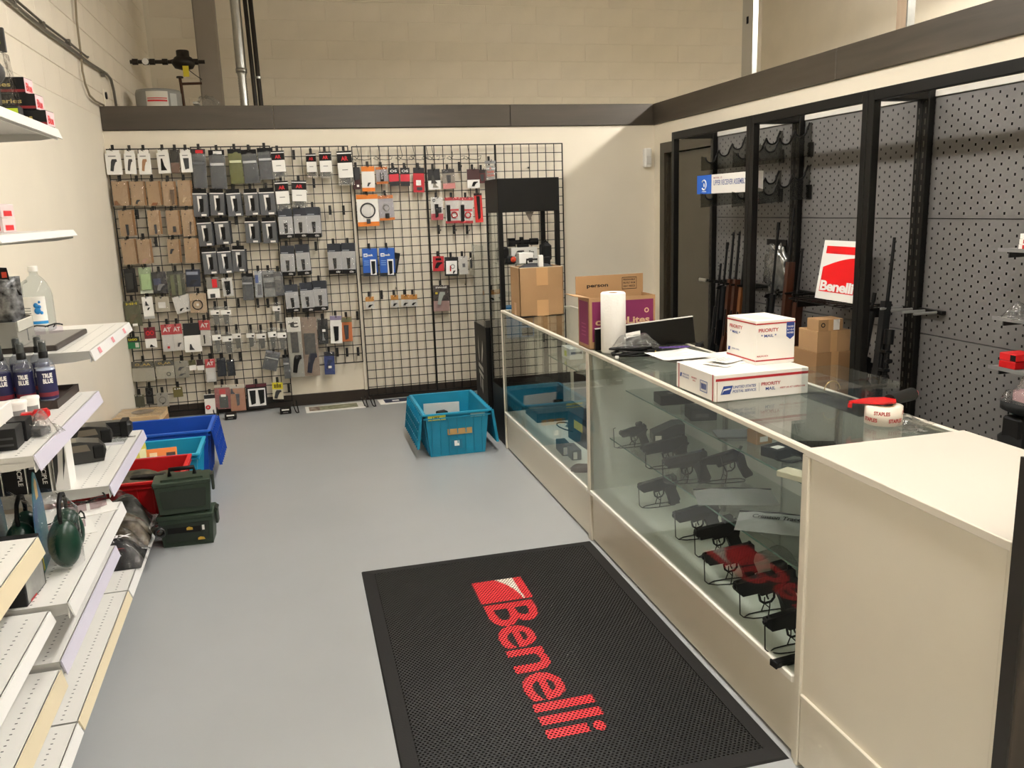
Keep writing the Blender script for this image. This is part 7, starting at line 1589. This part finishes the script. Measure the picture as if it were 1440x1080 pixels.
for b in range(3):
    y0, y1 = BAY[b], BAY[b+1]; L = y0-y1
    t = thing('gun_rack_bay', ['black framed gun rack bay next to the dark door', 'black framed gun rack bay holding the red sign', 'black framed gun rack bay with small accessory shelves'][b], 'gun rack', (RF, y0, 0))
    D = RR-RF
    for yy in (-.002, -L+.002):
        e = -.042 if yy > -.5 else .042
        box('front_post', m_rack, t, (0, yy, 0), (.045, yy+e, RZ), .003); box('rear_post', m_rack, t, (D-.04, yy, 0), (D, yy+e, RZ), .003)
        mb = MB()
        ys = yy+e*.5
        for k in range(30): mb.box((D-.0412, ys-.004, .5+.055*k), (D-.0404, ys+.004, .53+.055*k))
        mb.build('slot_row', cm('#3d3a33'), t)['kind'] = 'stuff'
        box('depth_bar', m_rack, t, (.045, yy, RZ-.05), (D-.04, yy+e*.9, RZ), .003)
    box('front_top_rail', m_rack, t, (0, -.044, RZ-.055), (.04, -L+.044, RZ), .003)
    box('base_shelf', m_rack, t, (.0, -.044, .26), (D, -L+.044, .295), .003); box('base_front', m_rack, t, (.002, -.044, 0), (.012, -L+.044, .26))
    box('lit_top_flange', cm('#d8d4cc'), t, (D-.006, -.006, 2.118), (D+.05, -L+.006, 2.15), .002)  # top flange of the grey pegboard, coloured pale to look lit
    box('hole_shade_sheet', m_pegshade, t, (D+.035, -.004, .31), (D+.045, -L+.004, 2.115))  # added dark sheet so the pegboard holes look shaded
    for r in range(3):
        o = bpy.data.objects.new('pegboard_panel', peg_me); COL.objects.link(o); o.parent = t; o.location = (D+.004, -.003, .312+.6015*r)
# gun cradles on the pegboards
GC = 'black-lined clear gun cradles on the pegboards'
def cradle(y, z, label, xr=4.574, n=3, st=.085):
    t = thing('gun_cradle', label, 'gun cradle', (xr, y, z), group=GC)
    pts = []; top = []
    for k in range(n):
        x0 = -.33+k*.105; zb = k*.045
        arc = [(x0+.045-.04*math.cos(a), zb+.04-.04*math.sin(a)) for a in [PI*q/8 for q in range(9)]]
        top += arc
    top.append((-.015, (n-1)*.045+.085))
    poly = [(-.36, .04), (-.36, -.05), (-.30, -.06), (-.04, -.0), (0, .02), (0, (n-1)*.045+.10), (-.012, (n-1)*.045+.10)]
    full = [(-.36, -.05)]+[(-.36, .05)]+top+[(0, (n-1)*.045+.09), (0, -.02), (-.05, -.03)]
    mb = MB(); mb.prism(full, -.004, .004, ax=1); mb.build('plate', clear_mat('smoked_acrylic', '#d2d2ce', 1.45, .03, haze=.05, hazecol='#4a4a48'), t)
    mb = MB(); mb.tube([(x, 0, zz+.003) for x, zz in top], .006, 6); mb.build('rubber_lining', m_txtk, t)
    mb = MB(); mb.bbox((-.004, -.03, -.03), (0, .03, .06), .002); mb.build('mount', m_rack, t)
cradle(-1.83, 1.90, 'upper gun cradle above the boxed receiver, nearer the dark door'); cradle(-2.28, 1.90, 'upper gun cradle above the boxed receiver, nearer the rack post')
cradle(-1.83, 1.645, 'lower gun cradle carrying the blue end of the receiver box'); cradle(-2.28, 1.645, 'lower gun cradle carrying the white end of the receiver box')
cradle(-2.61, 1.92, 'empty upper gun cradle in the bay with the red sign'); cradle(-2.61, 1.66, 'empty lower gun cradle in the bay with the red sign')
# upper receiver carton
t = thing('receiver_carton', 'long white carton with a blue end resting on the gun cradles', 'carton', (4.262, -2.44, 1.69), 0)
box('carton', m_usps, t, (0, 0, 0), (.085, .76, .13), .0015); decal('blue_panel', cm('#2261c4'), t, (-.0006, .76, 0), (0, -1, 0), (0, 0, 1), .22, .13); decal('blue_panel', cm('#2261c4'), t, (0, .54, -.0006), (1, 0, 0), (0, 1, 0), .085, .22)
lettering('UPPER RECEIVER ASSEMBLY', cm('#54619c'), t, (-.0009, .51, .055), (0, -1, 0), (0, 0, 1), width=.45, height=.036, bold=.01); lettering('MODEL 15', cm('#b07a80'), t, (-.0009, .51, .10), (0, -1, 0), (0, 0, 1), width=.12, height=.012)
mb = MB(); mb.tube([(-.002, .65+.034*math.cos(a), .062+.034*math.sin(a)) for a in [.7+q*(2*PI-1.4)/16 for q in range(17)]], .005, 5); mb.build('round_emblem', m_txtw, t); lettering('a', m_txtw, t, (-.0012, .662, .05), (0, -1, 0), (0, 0, 1), width=.024, height=.024, bold=.03); lettering('company', m_txtw, t, (-.0009, .685, .010), (0, -1, 0), (0, 0, 1), width=.07, height=.01)
# rifles
m_wal = wood_mat('walnut_stock', '#2c160c', '#4a2513', .4, 2, 5); m_wal2 = wood_mat('honey_stock', '#5a3216', '#7a4a22', .4, 2, 5)
def rifle(label, Y, ztop, stock, kind='bolt', xb=4.40, xm=4.485, zb=.2955, scope=False, rz=0.0, name='rifle', dy=0.0):
    """long gun standing on its butt, leaning back against the pegboard"""
    H = ztop-zb; ang = math.atan2(xm-xb, H)
    t = thing(name, label, 'rifle', (xb, Y-dy, zb), (math.atan2(dy, H)*-1.0 if dy else 0, ang, rz))
    S = lambda pts, a, b, nm, m_: MB().prism(pts, a, b, ax=1).build(nm, m_, t)
    if kind == 'bolt':
        S([(-.06, .0), (.065, .0), (.045, .27), (.025, .33), (.035, .36), (.032, .50), (.026, H-.34), (-.022, H-.34), (-.024, .36), (-.03, .31)], -.019, .019, 'stock', stock)
        box('butt_pad', m_txtk, t, (-.062, -.02, -.0), (.067, .02, .012), .003)
        mb = MB(); mb.cyl((-.012, 0, .36), (-.012, 0, .56), .017, 10); mb.build('receiver', m_gunm, t); mb = MB(); mb.cyl((-.01, 0, .55), (-.01, 0, H), .012, 10, r2=.0085); mb.build('barrel', m_gunm, t)
        mb = MB(); mb.tube([(-.012, -.015, .40), (-.012, -.05, .385), (-.012, -.055, .37)], .006, 6); mb.build('bolt_handle', m_gunm, t)
        mb = MB(); mb.tube([(.036, 0, .36), (.065, 0, .375), (.065, 0, .42), (.036, 0, .435)], .004, 6); mb.build('trigger_guard', m_gunm, t); mb = MB(); mb.cyl((-.03, 0, H-.02), (-.018, 0, H-.02), .003, 6); mb.build('front_sight', m_gunm, t)
        zs = .36
    else:
        S([(-.03, 0), (.075, 0), (.06, .04), (.02, .17), (-.03, .17)], -.02, .02, 'stock', m_gunp); mb = MB(); mb.cyl((-.01, 0, .15), (-.01, 0, .30), .016, 10); mb.build('buffer_tube', m_gunm, t)
        S([(-.03, .28), (.03, .28), (.035, .46), (-.035, .48)], -.017, .017, 'receiver', m_gunm); S([(.03, .29), (.12, .235), (.128, .262), (.04, .335)], -.014, .014, 'pistol_grip', m_gunp); S([(.03, .37), (.14, .375), (.15, .425), (.035, .435)], -.012, .012, 'magazine', m_gunp)
        mb = MB(); mb.cyl((-.01, 0, .47), (-.01, 0, .72), .024, 10); mb.build('handguard', m_gunp, t); mb = MB(); mb.cyl((-.01, 0, .72), (-.01, 0, H), .009, 8); mb.build('barrel', m_gunm, t); mb = MB(); mb.cyl((-.01, 0, H-.05), (-.01, 0, H), .012, 8); mb.build('flash_hider', m_gunm, t)
        S([(-.07, .70), (-.02, .69), (-.02, .73), (-.06, .72)], -.005, .005, 'front_sight', m_gunm); mb = MB(); mb.tube([(.03, 0, .345), (.055, 0, .35), (.055, 0, .37), (.03, 0, .372)], .003, 6); mb.build('trigger_guard', m_gunm, t); box('rail', m_gunm, t, (-.042, -.01, .29), (-.034, .01, .70))
        zs = .30
    if scope:
        mb = MB(); mb.cyl((-.065, 0, zs-.03), (-.065, 0, zs+.03), .021, 12); mb.cyl((-.065, 0, zs+.03), (-.065, 0, zs+.20), .014, 12); mb.cyl((-.065, 0, zs+.20), (-.065, 0, zs+.28), .027, 12); mb.build('scope', m_gunm, t)
        mb = MB(); mb.cyl((-.095, 0, zs+.11), (-.065, 0, zs+.11), .013, 10); mb.cyl((-.065, -.03, zs+.11), (-.065, 0, zs+.11), .012, 10); mb.build('turret', m_gunm, t)
        for zz in (zs+.06, zs+.16): box('scope_ring', m_gunm, t, (-.085, -.018, zz-.008), (-.012, .018, zz+.008), .003)
    return t
rifle('black rifle standing first beside the dark door', -1.66, 1.18, m_gunp, 'bolt'); rifle('black carbine with a slim handguard among the first rifles', -1.755, 1.34, m_gunp, 'ar')
rifle('walnut-stocked rifle between two black ones near the door', -1.845, 1.415, m_wal, 'bolt'); rifle('walnut-stocked rifle beside the honey-coloured stock', -1.93, 1.42, m_wal, 'bolt'); rifle('rifle with a honey-coloured wooden stock', -2.02, 1.37, m_wal2, 'bolt'); rifle('tall black-stocked rifle behind the rack post', -2.10, 1.52, m_gunp, 'bolt')
rifle('black carbine standing past the first rack post', -2.43, 1.49, m_gunp, 'ar'); rifle('tall walnut-stocked rifle beside the second rear post', -2.60, 1.58, m_wal, 'bolt'); rifle('shorter walnut-stocked rifle beside the tall walnut one', -2.71, 1.33, m_wal, 'bolt')
rifle('black carbine with a pistol grip showing beside the brown cartons', -3.42, 1.12, m_gunp, 'ar', xb=4.36); rifle('black bolt rifle with a large scope in the accessory bay', -3.72, 1.426, m_gunp, 'bolt', xb=4.36, xm=4.46, scope=True, rz=PI/2*.9, dy=-.12)
# barrel rests
for (y0, y1, lab) in ((-1.60, -2.20, 'dark slotted barrel rest in the bay by the dark door'), (-2.55, -2.80, 'dark slotted barrel rest beside the walnut rifles'), (-3.56, -3.85, 'grey barrel rest behind the scoped rifle')):
    t = thing('barrel_rest', lab, 'barrel rest', (4.574, y0, 1.03), group='barrel rests on the pegboards')
    box('bar', m_rack, t, (-.03, y1-y0, 0), (0, 0, .02), .003); n = int((y0-y1)/.085)
    for k in range(n+1): box('finger', m_rack if y0 > -3 else m_grey, t, (-.17, -.008-.085*k, .004), (-.03, .004-.085*k, .018), .003)
# silver bag on a wire shelf, black shelf
t = thing('wire_shelf', 'short black wire shelf holding the red sign', 'shelf', (4.574, -2.83, 1.035))
for k in range(9): mb = MB(); mb.cyl((-.26, -.075*k, .0), (0, -.075*k, .0), .004, 6); mb.build('shelf_wire', m_wire, t)
for x_ in (-.25, -.02): mb = MB(); mb.cyl((x_, .01, -.006), (x_, -.61, -.006), .004, 6); mb.build('cross_wire', m_wire, t)
for y_ in (0, -.6): box('bracket', m_rack, t, (-.2, y_-.004, -.06), (0, y_+.004, -.008))
# the red sign
bl = Vector((4.43, -2.925, 1.0405)); w_s = .385; h_s = .35; lean = .16
t = thing('sign_board', 'white sign board with a red logo and white lettering leaning on the wire shelf', 'sign', bl, (0, lean, 0))
box('board', m_paper, t, (0, -w_s, 0), (.006, 0, h_s), .001)
m_signr = mat('sign_red', '#e01218', .35)
U = (0, -1, 0); V = (0, 0, 1)
polydecal('red_bar', m_signr, t, (-.0006, 0, 0), U, V, [(.035, h_s-.078), (w_s-.03, h_s-.078), (w_s-.03, h_s-.033), (.035, h_s-.033)])
arc = [(.03, .045), (w_s-.03, .045)]+[(w_s-.03-(w_s-.06)*q/12, .19+.065*math.cos(q/12*PI/2)**1.0) for q in range(13)]
polydecal('red_field', m_signr, t, (-.0006, 0, 0), U, V, arc)
lettering('Benelli', m_txtw, t, (-.0012, -.036, .05), U, V, width=.315, height=.062, bold=.035, spacing=.93)
box('prop', m_rack, t, (.0065, -.26, .0), (.012, -.16, .30))
# foil bag behind rifles
t = thing('foil_bag', 'crumpled silver foil bag hanging behind the black carbine', 'bag', (4.54, -2.31, 1.0))
mb = MB(); mb.grid(crump(.03, .13, .17, 8), 20, 14, T=Matrix.Translation((-.0, 0, .17))); mb.build('bag', mat('foil_dark', '#8f8f8c', .25, .7, var=.4, vscale=18), t); box('header', m_txtk, t, (-.004, -.12, .33), (.004, .12, .37))
# brown cartons stacked in the middle bay
zc = .2956
for k, (w3, d3, h3, lab, dx, mm) in enumerate(((.24, .26, .455, 'large brown carton at the bottom of the stack beside the rifles', 0, m_carddk), (.215, .2, .125, 'mid-sized brown carton in the middle of the stack', .004, m_card), (.16, .12, .068, 'small brown carton with a white label topping the stack', .025, m_card))):
    t = thing('brown_carton', lab, 'carton', (4.272+dx*.2, -3.20, zc+.0006), -.04, group='brown cartons stacked in the rack')
    box('carton', mm, t, (0, 0, 0), (w3, d3, h3), .002); decal('tape', m_tape, t, (w3*.4, -.0006, h3*.0), (1, 0, 0), (0, 0, 1), w3*.2, h3)
    if k == 2:
        decal('label', m_usps, t, (w3*.6, -.0012, .004), (1, 0, 0), (0, 0, 1), .04, .062); mb = MB(); mb.lathe([(.008, 0), (.014, 0)], 12, T=Matrix.Translation((.03, -.0012, .035)) @ Matrix.Rotation(PI/2, 4, 'X')); mb.build('round_mark', m_txtk, t)
    if k == 0: lettering('USPS', m_txtk, t, (w3*.55, -.0012, h3*.55), (1, 0, 0), (0, 0, 1), width=.05, height=.008)
    zc += h3+.0006
t = thing('clear_film_heap', 'crumpled clear film on a low carton in the rack base', 'wrap', (4.33, -2.90, .42)); mb = MB(); mb.grid(crump(.09, .07, .11, 14), 18, 12, T=Matrix.Translation((0, 0, .11))); mb.build('film', m_bag, t); box('carton_under', m_carddk, t, (-.08, -.07, -.124), (.12, .07, -.0005), .002)
# accessory shelves at the near end
AS = 'small grey pegboard shelves'
def acc_shelf(z, lab):
    t = thing('pegboard_shelf', lab, 'shelf', (4.574, -4.37, z), group=AS)
    box('plate', m_grey, t, (-.22, -.34, -.006), (0, 0, 0), .001); box('front_lip', m_grey, t, (-.222, -.34, -.012), (-.22, 0, .004))
    for y_ in (-.02, -.32): box('bracket', m_dkgrey, t, (-.18, y_-.003, -.04), (0, y_+.003, -.0065))
acc_shelf(1.395, 'small grey shelf with red and white boxes on the pegboard'); acc_shelf(1.095, 'small grey shelf with bagged parts on the pegboard'); acc_shelf(.875, 'small grey shelf with the bright red box on the pegboard')
for k in range(3):
    t = thing('red_white_box', 'flat red and white box, '+['bottom', 'middle', 'top'][k]+' of three on the highest pegboard shelf', 'box', (4.40, -4.47, 1.3956+.0225*k), .05*k, group='flat red and white boxes'); box('carton', m_usps, t, (-.04, -.12, 0), (.1, .0, .0215), .001); decal('red_panel', m_red, t, (-.0406, -.02, .003), (0, -1, 0), (0, 0, 1), .09, .016)
for k, (x_, y_, s_, lab) in enumerate(((4.41, -4.46, 1.0, 'clear bag of grey parts lowest on the middle pegboard shelf'), (4.43, -4.53, 1.25, 'bulging clear bag of dark parts on the middle pegboard shelf'))):
    t = thing('parts_bag', lab, 'bag', (x_, y_, 1.0956), .4*k, group='bagged parts on the pegboard shelf'); f = cushion(.12*s_, .12*s_, .05*s_, 88+k, amp=.5); mb = MB(); mb.grid(lambda u, v: f(u, v, True), 14, 10); mb.build('film', m_bag, t); mb = MB(); mb.prism([(-.04, -.03), (.03, -.04), (.045, .03), (-.03, .035)], .001, .03*s_); mb.build('contents', m_dkgrey, t)
t = thing('bright_red_box', 'bright red ribbed box on the lowest pegboard shelf', 'box', (4.40, -4.41, .8756), 0); box('carton', m_redp, t, (-.03, -.09, 0), (.08, 0, .032), .002); box('lid', cm('#d8181c'), t, (-.03, -.09, .034), (.08, 0, .066), .002); decal('dark_end', m_txtk, t, (-.0306, -.06, .036), (0, -1, 0), (0, 0, 1), .03, .026)
t = thing('black_spool', 'black spool of parts beside the bright red box', 'spool', (4.41, -4.56, .8756), 0); mb = MB(); mb.lathe([(.03, 0), (.03, .006), (.014, .008), (.014, .03), (.03, .032), (.03, .038), (.001, .038)], 16); mb.build('spool', m_dkgrey, t); mb = MB(); mb.lathe([(.015, .009), (.022, .02), (.015, .03)], 14); mb.build('winding', m_grey, t)
p = onX(1436, 640, 4.28)
t = thing('black_stool_stand', 'black plastic stand with a bag of pink items on top near the pegboard', 'stand', (4.36, -4.60, .2956)); mb = MB(); mb.lathe([(.11, 0), (.11, .02), (.03, .05), (.06, .15), (.10, .22), (.11, .30), (.05, .36), (.05, .40), (.11, .43), (.11, .46), (.001, .46)], 20); mb.build('stand', m_gunp, t); box('clamp', m_txtk, t, (-.09, -.05, .30), (-.03, .05, .40), .01)
t = thing('pink_item_bag', 'clear bag of pink items on the black stand', 'bag', (4.36, -4.60, .7562)); f = cushion(.17, .17, .09, 99, amp=.5); mb = MB(); mb.grid(lambda u, v: f(u, v, True), 14, 10); mb.build('film', m_bag, t); mb = MB(); mb.prism([(-.05, -.05), (.05, -.045), (.05, .05), (-.04, .05)], .001, .045); mb.build('contents', cm('#c9a0a4'), t)
bpy.context.view_layer.update()
